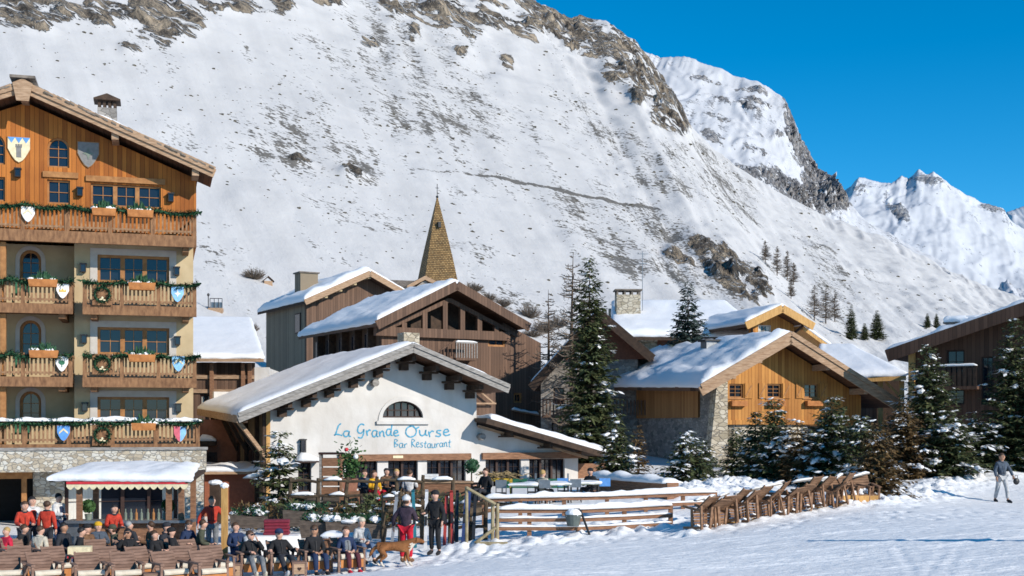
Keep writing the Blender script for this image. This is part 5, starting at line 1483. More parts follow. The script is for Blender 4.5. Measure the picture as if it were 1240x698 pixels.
# ================================================================== church: tower, shingled spire, slate roof
CH = Bld('church', 'church with a tall golden shingled spire and iron cross behind the houses', 'church', 515, 112.0, 18, 3.0)
tw = 3.0
zb, zt_, = CH.pix(536, 341)[1], CH.pix(535, 236)[1]
MB().box(0, tw, 0, tw, -3, zb - 0.2).build('tower', MAT['stone_light'], CH.root)
me = bpy.data.meshes.new('spire')
vs = []; ns_ = 8
prof = [(0, 1.18), (0.05, 1.02), (0.3, 0.79), (0.65, 0.42), (0.9, 0.14), (1.0, 0.03)]
fs = []; uvs = []
h = zt_ - zb
for t, k in prof:
    for i in range(4):
        a = math.pi / 4 + i * math.pi / 2
        vs.append((tw / 2 + tw / 2 * math.sqrt(2) * k * math.cos(a), tw / 2 + tw / 2 * math.sqrt(2) * k * math.sin(a), zb - 0.3 + (h + 0.3) * t))
for j in range(len(prof) - 1):
    for i in range(4):
        a, b_ = j * 4 + i, j * 4 + (i + 1) % 4
        fs.append((a, b_, b_ + 4, a + 4))
        k0, k1 = prof[j][1] * tw / 2, prof[j + 1][1] * tw / 2
        uvs += [(-k0 + i * 10, prof[j][0] * h), (k0 + i * 10, prof[j][0] * h), (k1 + i * 10, prof[j + 1][0] * h), (-k1 + i * 10, prof[j + 1][0] * h)]
fs.append((20, 21, 22, 23)); uvs += [(0, 0)] * 4
me.from_pydata(vs, [], fs)
ul = me.uv_layers.new(name='UVMap'); ul.data.foreach_set('uv', [c for p in uvs for c in p])
me.materials.append(MAT['shingle'])
o = bpy.data.objects.new('spire', me); COL.objects.link(o); o.parent = CH.root
zc = zt_
MB().tube([(tw / 2, tw / 2, zc - 0.3), (tw / 2, tw / 2, zc + 1.25)], 0.03, 6).box(tw / 2 - 0.16, tw / 2 + 0.16, tw / 2 - 0.02, tw / 2 + 0.02, zc + 0.85, zc + 0.90).ell((tw / 2, tw / 2, zc + 0.06), (.13, .13, .13), 8, 6).build('cross', MAT['black'], CH.root)
zd = CH.pix(537, 271)[1]
MB().box(tw / 2 - 0.13, tw / 2 + 0.13, 0.58, 1.0, zd - 0.25, zd + 0.25).build('louvre', MAT['black'], CH.root)
ua, ub_ = CH.pix(462, 350, 1)[0], CH.pix(528, 350, 1)[0]
zr, ze2 = CH.pix(490, 339, 1)[1], CH.pix(490, 362, -2)[1]
q = [(ua, -2.5, ze2), (ub_, -2.5, ze2), (ub_, 1.5, zr), (ua, 1.5, zr)]
roof_slab(CH, q, 0.3, MAT['slate'], 'nave_roof')
MB().box(ua, ub_ - 0.2, -2.2, -1.9, -3, ze2 - 0.35).build('nave_wall', MAT['stone_light'], CH.root)
pa = CH.p3(515, 334, -3); pb = CH.p3(493, 346, -3); pc = CH.p3(533, 343, -3)
m = MB(); m.slab([pa, pb, pb + Vector((0, 4, 0)), pa + Vector((0, 4, 0))][::-1], 0.35); m.slab([pa, pc, pc + Vector((0, 4, 0)), pa + Vector((0, 4, 0))], 0.35)
m.build('porch_roof', MAT['timber'], CH.root)
MB().prism([(pb.x + .4, 2), (pc.x - .4, 2), (pc.x - .4, pc.z - .4), (pa.x, pa.z - .4), (pb.x + .4, pb.z - .4)], -2.7, -2.5).build('porch_gable', MAT['timber_grey'], CH.root)

# ================================================================== chalet in the shade behind the tall fir
D_ = Bld('shaded_chalet', 'shaded grey stone chalet with a dark steep gable, half hidden by the tall fir', 'chalet', 655, 72.0, -8, 1.8)
DP = -1.3
A_ = D_.p3(726, 376, DP); E_ = D_.p3(643, 466, DP)
dL = (A_.z - E_.z) / (A_.x - E_.x)
T_ = Vector((A_.x + 3.0, DP, A_.z - 3.0 * dL * 0.8))
def droof(u): return A_.z - (abs(A_.x - u) * (dL if u < A_.x else dL * .8))
uR_ = T_.x - 0.9
holes = []; wins = []
for a, b_, c_, d_ in ((670, 470, 683, 490), (696, 466, 705, 482), (668, 512, 682, 530), (690, 512, 704, 530)):
    r = D_.rect(a, b_, c_, d_); wins.append(r); holes.append(rect_poly(r))
zm = D_.pix(690, 436)[1]
wall(D_, [(0, -2), (uR_, -2), (uR_, droof(uR_) - .3), (A_.x, A_.z - .3), (0, droof(0) - .3)], holes, MAT['stone_chalet'], 0, 0.3, 'gable_wall')
for r in wins: window(D_, r, 0, 2, 2, MAT['window_dark'], depth=0.14)
MB().prism([(A_.x - (A_.z - zm) / dL + .5, zm), (A_.x + (A_.z - zm) / dL / .8 - .5, zm), (A_.x, A_.z - .45)], -0.12, -0.003).build('boarded_gable', plain('red_brown_boards', (0.15, 0.055, 0.03), 0.8), D_.root)
qL = [A_, E_, Vector((E_.x, 9, E_.z)), Vector((A_.x, 9, A_.z))]; qR = [A_, T_, Vector((T_.x, 9, T_.z)), Vector((A_.x, 9, A_.z))]
roof_slab(D_, qL[::-1], 0.3, MAT['wood_dark']); roof_slab(D_, qR, 0.3, MAT['wood_dark'])
snow_slab(D_.root, [p + up for p in qL][::-1], 0.3, seed=52, edge=0.5, n=22, m_=16)
for s_ in (E_, T_): MB().beam((A_.x, DP - 0.05, A_.z - 0.2), (s_.x, DP - 0.05, s_.z - 0.2), 0.1, 0.5).build('barge_board', MAT['wood_dark'], D_.root)
z = D_.pix(680, 503, -1)[1]
o = MB().box(0.2, uR_ - 1, -1.2, -0.003, z - .15, z).build('balcony', MAT['wood_brown'], D_.root)
m = MB(); m.box(0.2, uR_ - 1, -1.2, -1.12, z + .85, z + .93)
for i in range(30): m.box(0.22 + i * .2, 0.3 + i * .2, -1.19, -1.14, z, z + .85)
m.build('railing', MAT['wood_brown'], o)
MB().box(0, 0.3, 0.302, 8.5, -2, droof(0) - .3).box(0.3, uR_, 8.2, 8.5, -2, droof(uR_) - .3).build('rear_wall', MAT['stone_chalet'], D_.root)

# ================================================================== long house with the stone chimney
Q = Bld('long_snowy_house', 'long house with a broad sunlit snow roof and a wide stone chimney', 'house', 764, 86.0, 2, 2.5)
u0, u1 = Q.pix(738, 405)[0], Q.pix(925, 400)[0]
ze = Q.pix(840, 408, -1)[1]; zr = Q.pix(800, 369, 9)[1]
wall(Q, [(u0 + 1, -2), (u1 - .5, -2), (u1 - .5, ze - .3), (u0 + 1, ze - .3)], [], MAT['stone_light'], 0, 0.3, 'front_wall')
r = Q.rect(796, 412, 850, 428)
MB().box(r[0], r[1], -0.1, -0.003, r[2] - 1, r[3]).build('boarded_panel', plain('red_brown_panel', (0.20, 0.08, 0.045), 0.8), Q.root)
u2 = Q.pix(880, 369, 9)[0]
q = [(u0, -1, ze), (u1, -1, ze), (u2, 9, zr), (Q.pix(741, 369, 9)[0], 9, zr)]
roof_slab(Q, q, 0.25, MAT['wood_dark'])
snow_slab(Q.root, [Vector(p) + up for p in q], 0.4, seed=61, edge=0.5, n=30, m_=16, amp=0.2)
MB().box(u0 + 1, u2, 9.2, 9.5, -2, zr - .3).build('rear_wall', MAT['stone_light'], Q.root)
cu = Q.pix(760, 370, 4.5)[0]
chimney(Q, (cu, 4.5), 1.75, 1.2, ze, Q.pix(760, 358, 4.5)[1], MAT['stone_light'], 'slab', MAT['slate'], True)
au = Q.pix(778, 360, 5)[0]
MB().tube([(au, 5, zr - 1), (au, 5, zr + 3.5)], 0.025, 5).box(au - 0.4, au + 0.4, 4.98, 5.02, zr + 3.3, zr + 3.34).box(au - 0.3, au + 0.3, 4.98, 5.02, zr + 2.6, zr + 2.64).build('aerial', MAT['metal'], Q.root)

# ================================================================== timber gable above the golden chalet
V_ = Bld('timber_gabled_house', 'timber house with a small sunlit gable rising behind the golden chalet', 'house', 908, 82.0, 18, 2.5)
VP = -1.3
A_ = V_.p3(947, 371, VP); E_ = V_.p3(903, 392, VP); T_ = V_.p3(985, 393, VP)
vL = (A_.z - E_.z) / (A_.x - E_.x); vR = (A_.z - T_.z) / (T_.x - A_.x)
def vroof(u): return A_.z - ((A_.x - u) * vL if u < A_.x else (u - A_.x) * vR)
uR_ = T_.x - .7
r = V_.rect(918, 394, 934, 408)
wall(V_, [(.1, -2), (uR_, -2), (uR_, vroof(uR_) - .3), (A_.x, A_.z - .3), (.1, vroof(.1) - .3)], [rect_poly(r)], MAT['wood_chalet'], 0, .3, 'gable_wall')
window(V_, r, 0, 2, 2, MAT['surround'], depth=.12, curtain=True)
qL = [A_, E_, Vector((E_.x, 10, E_.z)), Vector((A_.x, 10, A_.z))]; qR = [A_, T_, Vector((T_.x, 10, T_.z)), Vector((A_.x, 10, A_.z))]
roof_slab(V_, qL[::-1], .25, MAT['soffit']); roof_slab(V_, qR, .25, MAT['soffit'])
snow_slab(V_.root, [p + up for p in qL][::-1], .3, seed=72, edge=.5, n=22, m_=16)
snow_slab(V_.root, [p + up for p in qR], .25, seed=74, edge=.5, n=22, m_=16)
for s_ in (E_, T_): MB().beam((A_.x, VP - .05, A_.z - .15), (s_.x, VP - .05, s_.z - .15), .1, .5).build('barge_board', MAT['post_wood'], V_.root)
for u in (E_.x + .6, T_.x - .6): MB().beam((u, -1.0, vroof(u) - .35), (u + (.6 if u < A_.x else -.6), -.05, vroof(u) - 1.2), .14, .14).build('brace', MAT['wood_dark'], V_.root)
a, b_ = V_.p3(972, 394, -.8), V_.p3(1006, 419, -.8)
qq = [a, b_, b_ + Vector((0, 7, 0)), a + Vector((0, 7, 0))]
roof_slab(V_, qq, .3, MAT['post_wood'], 'lower_roof'); snow_slab(V_.root, [p + up for p in qq], .25, seed=76, edge=.4, n=18, m_=10)
MB().box(a.x, b_.x - .4, 0, .3, -2, b_.z - .3).build('lower_wall', MAT['wood_brown'], V_.root)

# ================================================================== sunlit shed roof right of the golden chalet
W_ = Bld('open_sided_shed', 'open sided timber shed under a sunlit snow roof, between two chalets', 'shed', 1040, 74.0, -14, 2.0)
u0, u1 = W_.pix(985, 460)[0], W_.pix(1096, 460)[0]
zf = W_.pix(1090, 455, -1)[1]; z2 = W_.pix(1010, 421, 7)[1]
q = [(u0, -1, W_.pix(1035, 459, -1)[1]), (u1, -1, zf), (W_.pix(1030, 420, 7)[0], 7, z2), (W_.pix(992, 421, 7)[0], 7, z2)]
roof_slab(W_, q, .28, MAT['post_wood']); snow_slab(W_.root, [Vector(p) + up for p in q], .3, seed=81, edge=.4, n=22, m_=14, amp=.25)
wall(W_, [(u0 + .5, -2), (W_.pix(1062, 460)[0], -2), (W_.pix(1062, 460)[0], zf - .3), (u0 + .5, zf - .3)], [], MAT['wood_brown'], 0.3, .25, 'front_wall')
for px in (1066, 1092):
    u = W_.pix(px, 465, -.5)[0]; MB().box(u - .14, u + .14, -.6, -.32, -2, zf - .3).build('post', MAT['post_wood'], W_.root)
    MB().beam((u, -.46, zf - 1.3), (u - .9, -.46, zf - .35), .14, .14).build('brace', MAT['post_wood'], W_.root)
MB().box(u0 + 3, u1, 4, 4.2, -2, zf).build('rear_wall', MAT['wood_dark'], W_.root)

# ================================================================== dark brown house at the right edge
Z_ = Bld('dark_brown_house', 'dark brown boarded house with deep eaves and snow patched roof', 'house', 1100, 62.0, -31, 2.0)
ZP = -1.3
E_ = Z_.p3(1074, 427, ZP); A_ = Z_.p3(1262, 362, ZP)
zL = (A_.z - E_.z) / (A_.x - E_.x)
T_ = Vector((2 * A_.x - E_.x, ZP, E_.z))
def zroof(u): return A_.z - abs(u - A_.x) * zL
uR_ = T_.x - 1.2
holes = []; wins = []
for a, b_, c_, d_ in ((1146, 424, 1168, 452), (1188, 432, 1203, 490), (1146, 470, 1168, 490)):
    r = Z_.rect(a, b_, c_, d_); wins.append(r); holes.append(rect_poly(r))
wall(Z_, [(0, -2), (uR_, -2), (uR_, zroof(uR_) - .3), (A_.x, A_.z - .3), (0, zroof(0) - .3)], holes, MAT['wood_deep'], 0, .3, 'gable_wall')
for r in wins: window(Z_, r, 0, 2, 2, MAT['window_dark'], depth=.15)
DZ = 12
qL = [A_, E_, Vector((E_.x, DZ, E_.z)), Vector((A_.x, DZ, A_.z))]; qR = [A_, T_, Vector((T_.x, DZ, T_.z)), Vector((A_.x, DZ, A_.z))]
roof_slab(Z_, qL[::-1], .3, MAT['soffit']); roof_slab(Z_, qR, .3, MAT['soffit'])
snow_slab(Z_.root, [p + up for p in qL][::-1], .28, seed=92, edge=.5, n=26, m_=16, amp=.7); snow_slab(Z_.root, [p + up for p in qR], .3, seed=94, edge=.5, n=22, m_=16)
for s_ in (E_, T_): MB().beam((A_.x, ZP - .05, A_.z - .18), (s_.x, ZP - .05, s_.z - .18), .1, .6).build('barge_board', MAT['wood_deep'], Z_.root)
u, z = Z_.pix(1150, 447, -1)
o = MB().box(u - 1.3, u + 1.3, -1.2, -.003, z - 1.0, z - .85).build('balcony', MAT['wood_deep'], Z_.root)
m = MB(); m.box(u - 1.3, u + 1.3, -1.2, -1.12, z + .05, z + .13)
for i in range(11): m.box(u - 1.28 + i * .24, u - 1.12 + i * .24, -1.19, -1.15, z - .85, z + .05)
m.build('railing', MAT['wood_dark'], o); strip(o, [(u - 1.3, -1.16, z + .13), (u + 1.3, -1.16, z + .13)], .14, .1)
u = Z_.pix(1104, 450, -.8)[0]
MB().box(u - .14, u + .14, -.9, -.62, -2, zroof(u) - .35).build('eave_post', MAT['post_wood'], Z_.root)
MB().box(0, .3, .302, DZ - .5, -2, zroof(0) - .3).box(.3, uR_, DZ - .8, DZ - .5, -2, zroof(uR_) - .3).build('rear_wall', MAT['wood_deep'], Z_.root)
for px, wd_ in ((1160, 1.1), (1180, 1.0)):
    u, z = Z_.pix(px, 388, 7); chimney(Z_, (u, 7), wd_, .9, zroof(u) - .2, z - .2, MAT['stone_chalet'], 'slab', MAT['slate'], False)
    snow_slab(Z_.root, [(u - .6, 6.4, z - .08), (u + .6, 6.4, z - .08), (u + .6, 7.6, z - .08), (u - .6, 7.6, z - .08)], .3, n=8, m_=8, edge=.3)

# snow bank piled against the brown timber house, in its shade
mb = MB()
c = P(338, 470, 82)
n = 26; vs = []; fs = []
for j in range(n + 1):
    for i in range(n + 1):
        a, b_ = i / n * 2 - 1, j / n * 2 - 1
        e = max(0.0, 1 - (a * a) ** 1.5) * max(0.0, 1 - (b_ * b_) ** 1.5)
        vs.append((c.x + a * 3.4, c.y + b_ * 5, 1.5 + 6.2 * e ** 0.35 * (0.9 + 0.1 * a) + 0.25 * vn(a * 3, b_ * 3)))
fs = [(j * (n + 1) + i, j * (n + 1) + i + 1, (j + 1) * (n + 1) + i + 1, (j + 1) * (n + 1) + i) for j in range(n) for i in range(n)]
mb.add(vs, fs)
o = mb.build('snow_bank', MAT['snow_roof'], None, True, False); o['kind'] = 'structure'
# ================================================================== trees
def conifer(name, label, loc, h, rad, seed, cat='fir tree', group=None, mat=None, snow=0.5, dens=1.0, base=0.06, shape=0.85, size=1.0, droop=0.25, open_=0.0, lean=0.0, snow_dir=None):
    rn = random.Random(seed)
    root = thing(name, label, cat, loc, rn.uniform(0, 6.28), group)
    tr = MB()
    tr.tube([(0, 0, -0.3), (lean * 0.1, 0, h * 0.25), (lean * 0.5, 0, h * 0.6), (lean, 0, h * 0.99)], [0.018 * h + 0.03, 0.015 * h + 0.02, 0.008 * h + 0.01, 0.006], 8)
    tr.build('trunk', MAT['bark'], root)
    cr, sn, br = MB(), MB(), MB()
    vs, fs = cr.v, cr.f
    tiers = int(h * 4.2 * dens) + 7
    snw = []
    for ti in range(tiers):
        t = base + (1 - base) * ((ti + rn.random() * 0.6) / tiers)
        z0 = t * h
        Lt = rad * ((1 - t) ** shape) + 0.05 * rad + 0.05
        nb = max(4, int((9 if t < 0.8 else 6) * (0.75 + 0.5 * rn.random())))
        a0 = rn.uniform(0, 6.28)
        for k in range(nb):
            if rn.random() < open_: continue
            a = a0 + 6.283 * k / nb + rn.uniform(-0.25, 0.25)
            L = Lt * rn.choice((0.62, 0.8, 0.95, 1.0, 1.08, 1.18))
            d = Vector((math.cos(a), math.sin(a), 0))
            sd = Vector((-d.y, d.x, 0))
            up0 = 0.25 - droop * (1 - t) * 1.6 + rn.uniform(-.12, .12) + (0.5 if t > 0.9 else 0)
            base_p = Vector((lean * t, 0, z0))
            def bp(s):
                return base_p + d * (L * s) + Vector((0, 0, L * (up0 * s + 0.10 * s * s)))
            if L > 0.5: br.tube([bp(0), bp(0.5), bp(0.95)], [0.012 + 0.012 * L, 0.01 + 0.006 * L, 0.004], 4, False)
            nsp = max(4, int(L * 13 * (0.7 + dens * 0.4)))
            for q in range(nsp):
                s = 0.12 + 0.9 * (q + rn.random()) / nsp
                p = bp(s)
                side = rn.choice((-1, 1)) * rn.uniform(0.25, 1.0)
                ln = (0.14 + 0.20 * L * (1.05 - s) + 0.05) * size * rn.uniform(0.7, 1.3)
                dr = (d * rn.uniform(0.35, 0.9) + sd * side + Vector((0, 0, rn.uniform(-0.5, 0.25)))).normalized()
                wv = dr.cross(Vector((rn.uniform(-.6, .6), rn.uniform(-.6, .6), 1))).normalized() * ln * rn.uniform(0.16, 0.28)
                b_ = len(vs)
                m_ = p + dr * ln * 0.45
                e = p + dr * ln + Vector((0, 0, -0.12 * ln))
                vs.extend((tuple(p), tuple(m_ + wv), tuple(e), tuple(m_ - wv)))
                fs.append((b_, b_ + 1, b_ + 2, b_ + 3))
            if rn.random() < snow * 0.95 and L > 0.16 and noise.noise((math.cos(a) * 1.3 + seed, math.sin(a) * 1.3, z0 * 1.1)) > -0.12:
                for q in range(1 + int(rn.random() * L * 2.2)):
                    s = rn.uniform(0.35, 1.0)
                    snw.append((bp(s) + Vector((0, 0, 0.05)) + sd * rn.uniform(-.15, .15) * L, a, L))
    cr.m = [0] * len(cr.f)
    o = cr.build('crown', mat or MAT['needles'], root, False, False)
    o['kind'] = 'stuff'
    if len(br.f): br.build('branches', MAT['bark'], root)['kind'] = 'stuff'
    for p, a, L in snw:
        r = rn.choice((0.05, 0.07, 0.09, 0.12, 0.16, 0.19)) * (0.65 + 0.45 * min(1.6, L)) * size
        if rn.random() < 0.6:
            sn.ell(p, (r * rn.uniform(0.9, 1.6), r * rn.uniform(0.6, 1.0), r * rn.uniform(0.22, 0.42)), 9, 5, 0.34, rn, 0, Matrix.Rotation(a, 3, 'Z') @ Matrix.Rotation(rn.uniform(0.05, .5), 3, 'Y'))
        for q in range(7):                                   # frosted sprigs round the clump
            b2 = a + rn.uniform(-1.2, 1.2); dv = Vector((math.cos(b2), math.sin(b2), rn.uniform(-.5, .15)))
            c = p + Vector((rn.gauss(0, .9) * r, rn.gauss(0, .9) * r, rn.uniform(-.02, .04))); ln = r * rn.uniform(.9, 2.0)
            wv = dv.cross(Vector((rn.uniform(-.4, .4), rn.uniform(-.4, .4), 1))).normalized() * ln * .24
            sn.add([c, c + dv * ln * .5 + wv, c + dv * ln, c + dv * ln * .5 - wv], [(0, 1, 2, 3)])
    if snw:
        s_ = sn.build('snow_load', MAT['snow'], root, True); s_['kind'] = 'stuff'
    return root

def larch(name, label, loc, h, rad, seed, cat='larch', group=None, dens=1.0):
    rn = random.Random(seed)
    root = thing(name, label, cat, loc, 0, group)
    MB().tube([(0, 0, -0.5), (0.02 * h * rn.uniform(-1, 1), 0, h * 0.5), (0, 0, h)], [0.014 * h + 0.03, 0.009 * h + 0.02, 0.012], 6).build('trunk', MAT['bark'], root)
    m = MB(); tk = max(2.6, loc[1] / 95.0)
    for k in range(int(95 * dens)):
        t = rn.uniform(0.12, 0.98) ; a = rn.uniform(0, 6.28)
        L = 1.25 * rad * (1 - t) ** 0.7 * rn.uniform(0.5, 1.1) + 0.15
        d = Vector((math.cos(a), math.sin(a), rn.uniform(-0.15, 0.3)))
        p = Vector((0, 0, t * h)); q = p + d * L * 0.6 + Vector((0, 0, -.04 * L)); e = p + d * L + Vector((0, 0, 0.1 * L))
        m.tube([p, q, e], [(0.012 + 0.005 * L) * tk, (0.010 + 0.002 * L) * tk, 0.005 * tk], 3, False)
        for j in range(5):
            s = rn.uniform(0.25, 1); b_ = p.lerp(e, s)
            f = b_ + Vector((rn.gauss(0, 1), rn.gauss(0, 1), rn.gauss(0, .6))).normalized() * L * 0.3
            m.tube([b_, f], [0.008 * tk, 0.004 * tk], 3, False)
    m.build('branches', MAT['twigs'], root)['kind'] = 'stuff'
    return root

def shrub(name, label, loc, rx, rz, seed, group=None, mat=None, n=220, cat='shrub', lk=1.0):
    rn = random.Random(seed)
    root = thing(name, label, cat, loc, 0, group)
    m = MB(); l = MB()
    for k in range(n):
        a = rn.uniform(0, 6.28); r = math.sqrt(rn.random())
        tip = Vector((math.cos(a) * rx * r, math.sin(a) * rx * r, rz * math.sqrt(max(0, 1 - r * r * 0.8)) * rn.uniform(0.6, 1.1)))
        b_ = Vector((tip.x * 0.15, tip.y * 0.15, -0.05))
        md = b_.lerp(tip, 0.5) + Vector((tip.x * .12, tip.y * .12, 0))
        w_ = 0.02 * rx * lk
        m.tube([b_, md, tip], [w_, w_ * .7, w_ * .25], 3, False)
        for j in range(3):
            c = b_.lerp(tip, rn.uniform(.4, 1)); e = c + Vector((rn.gauss(0, 1), rn.gauss(0, 1), rn.gauss(.3, .7))) * rx * 0.13
            m.tube([c, e], [w_ * .5, w_ * .2], 3, False)
    m.build('branches', mat or MAT['twigs'], root)['kind'] = 'stuff'
    return root

def at(px, Y, dz=0.0):
    x = (px - CX) / F * Y
    return (x, Y, gz(x, Y) + dz)
def treeh(pytop, Y, zb):
    return CZ + (HY - pytop) / F * Y - zb

# the big firs in the middle
def fir(name, label, px, Y, pytop, rpx, seed, **kw):
    l = at(px, Y); 
    return conifer(name, label, l, treeh(pytop, Y, l[2]), rpx * Y / F, seed, **kw)
fir('fir_tree', 'tallest dark fir, standing between the white restaurant and golden chalet', 714, 62, 312, 41, 1, snow=0.2, dens=1.35, shape=0.72, base=0.0, size=1.15, open_=0.14, droop=0.32)
fir('spruce_tree', 'blue green spruce behind the golden chalet, rising over its snowy roof', 833, 74, 343, 46, 2, mat=MAT['needles_blue'], snow=0.04, cat='spruce tree', dens=0.9, shape=0.8, base=0.2, size=1.2)
larch('larch_tree', 'tall bare larch directly left of the tallest dark fir', at(694, 70), treeh(302, 70, 2.3), 2.0, 3, dens=1.3)
larch('larch_tree', 'thin bare sapling left of the tall bare larch', at(664, 78), treeh(355, 78, 2.4), 1.5, 33, dens=0.8)
# young snow laden firs along the terrace and in front of the chalets
GR = 'young snow laden firs in front of the chalets'
for i, (px, Y, pt, rp, sd, kw, lab) in enumerate([
    (746, 52, 503, 24, 11, dict(snow=0.4), 'small snow dusted fir at the tip of the restaurant lean to'),
    (832, 50, 527, 30, 12, dict(snow=0.75), 'squat fir thick with snow, before the shaded stone side of the golden chalet'),
    (852, 55, 535, 16, 29, dict(snow=0.4), 'slim young fir tucked behind the squat snowy fir'),
    (915, 52, 500, 24, 13, dict(snow=0.3), 'slim fir at the right of the chalet door'),
    (938, 51, 486, 28, 14, dict(snow=0.45), 'narrow pointed fir below the middle shuttered window'),
    (966, 50, 512, 26, 15, dict(snow=0.6, mat='needles_brown'), 'half brown fir heavy with snow beneath the chalet gable'),
    (1008, 50, 484, 44, 16, dict(snow=0.6), 'broad full fir before the dark garage opening'),
    (1042, 48, 506, 32, 17, dict(snow=0.45), 'green fir just left of the rusty bush fir'),
    (1062, 44, 512, 34, 18, dict(snow=0.25, mat='needles_brown', open_=0.12), 'rusty brown sparse fir at the end of the stacked chairs'),
    (1094, 53, 488, 34, 19, dict(snow=0.3, mat='needles_brown'), 'olive brown fir between the rusty fir and the tall pointed fir'),
    (1124, 55, 420, 44, 20, dict(snow=0.35), 'tall pointed fir before the corner of the dark brown house'),
    (1150, 53, 500, 40, 21, dict(snow=0.8), 'low spreading fir loaded with snow beside the piste'),
    (1186, 55, 505, 40, 22, dict(snow=0.65), 'bushy fir left of the skier, below the dark house door'),
    (1228, 55, 388, 40, 23, dict(snow=0.3), 'tall dark fir directly behind the skier'),
    (1275, 54, 440, 40, 24, dict(snow=0.4), 'dark fir beyond the skier, cut by the photo edge'),
    (892, 56, 520, 18, 25, dict(snow=0.4), 'thin dark sapling fir nearest the chalet door'),
    (985, 56, 528, 24, 26, dict(snow=0.5), 'small fir wedged between two larger firs under the gable'),
    (1075, 56, 515, 26, 27, dict(snow=0.5), 'small green fir peeping over the rusty fir'),
]):
    kw = dict(kw)
    if 'mat' in kw: kw['mat'] = MAT[kw['mat']]
    fir('young_fir', lab, px, Y, pt, rp * 1.18, sd, group=GR, shape=0.75, base=0.02, size=0.92, droop=0.26, dens=1.45, **kw)
fir('young_fir', 'snow laden olive fir on the terrace before the left corner of the restaurant', 338, 44.5, 525, 44, 41, snow=0.7, dens=0.9, shape=0.7, base=0.02, size=1.0, open_=0.15)
fir('young_fir', 'bare brownish sapling against the shaded stone wall of the golden chalet', 773, 57, 515, 13, 42, snow=0.1, mat=MAT['needles_brown'], open_=0.3)
# on the mountain side: find the slope under a pixel by casting a ray
from mathutils.bvhtree import BVHTree
_mo = bpy.data.objects['mountain'].data
_bvh = BVHTree.FromPolygons([v.co for v in _mo.vertices], [tuple(p.vertices) for p in _mo.polygons])
def on_slope(px, py):
    o = Vector((0, 0, CZ)); d = Vector(((px - CX) / F, 1, (HY - py) / F)).normalized()
    h = _bvh.ray_cast(o, d)
    return h[0] if h[0] is not None else o + d * 200
def slope_tree(kind, px, pyb, pyt, wpx, seed, label, **kw):
    p = on_slope(px, pyb); h = (pyb - pyt) / F * p.y; r = wpx / 2 / F * p.y
    if kind == 'larch': return larch('larch_tree', label, p, h, r, seed, group='bare larches on the mountainside', **kw)
    return conifer('slope_spruce', label, p, h, r, seed, cat='spruce tree', group='dark spruces at the foot of the mountain', dens=5.0 / max(5.0, h) * 1.6, size=max(1.0, h / 7.0), mat=MAT['needles'], snow=0.0, **kw)
for i, (px, pb, pt, wd_) in enumerate([(927, 318, 291, 14), (941, 334, 298, 16), (953, 340, 303, 16), (961, 345, 318, 14), (986, 388, 345, 22), (1000, 392, 348, 22), (1011, 390, 352, 18), (958, 362, 338, 12)]):
    slope_tree('larch', px, pb, pt, wd_, 60 + i, f'bare grey larch on the snowy mountainside, {ORD[i]} of the eight by height on the slope', dens=1.6)
for i, (px, pb, pt, wd_) in enumerate([(1031, 412, 370, 20), (1062, 412, 376, 24), (1047, 412, 392, 14), (1123, 397, 380, 10), (1134, 398, 380, 10)]):
    slope_tree('spruce', px, pb, pt, wd_, 70 + i, ['slender dark spruce at the mountain foot, left of its bushier neighbour', 'bushy dark spruce on the shaded mountain foot', 'short spruce between the two taller spruces at the mountain foot', 'tiny spruce over the ridge of the dark brown house roof', 'tiny spruce beside its twin, nearer the dark house chimneys'][i])
for i, (px, py, rp, hp, lab) in enumerate([(308, 334, 17, 14, 'round brown leafless bush on open snow above the low snowy house'), (302, 399, 14, 13, 'grey leafless bush low on the snow slope beside the weathered house'), (331, 410, 8, 9, 'small pale bush against the weathered house wall'),
    (572, 350, 16, 12, 'grey bush at the foot of the church spire'), (590, 362, 14, 12, 'bush right of the spire, behind the brown house roof'), (608, 368, 14, 12, 'low bush further along behind the brown house roof'), (642, 380, 16, 18, 'tangled brown bush left of the thin bare sapling'), (658, 398, 18, 14, 'dark tangled bush beneath the thin bare sapling'), (676, 392, 16, 16, 'brown thicket at the foot of the tall bare larch'), (645, 405, 16, 10, 'low brush behind the snowy right eave of the brown house')]):
    p = on_slope(px, py + hp * 0.3)
    shrub('bare_bush', lab, p, rp / F * p.y, hp / F * p.y, 80 + i, 'leafless bushes on the lower slope', n=130, lk=1.2)
# low heath and stones over the slope, nobody could count them
rn = random.Random(5)
mb = MB()
for k in range(9000):
    px, py = rn.uniform(0, 1240), rn.uniform(20, 430)
    dens_ = scrub1(px, py, 0, 0, 0)
    if rn.random() > dens_ * 0.9 * (0.25 + 1.5 * max(0, noise.noise((px * .02, py * .02, 3.)) + .25)): continue
    p = on_slope(px, py)
    if p.y > 1000 or p.y < 201: continue
    r = rn.choice((0.5, 0.7, 0.8, 1.0, 1.3, 1.9)) / F * p.y
    mb.ell(p, (r * rn.uniform(1, 1.8), r, r * rn.uniform(.5, .9)), 6, 4, 0.35, rn)
o = mb.build('heath_and_stones', mottle('heath', (0.05, 0.045, 0.035), (0.13, 0.115, 0.085), 1.5, 0.95, 0.3), None)
tag(o, 'small dark heath tufts and stones poking through the mountain snow', 'heath', None, 'stuff')
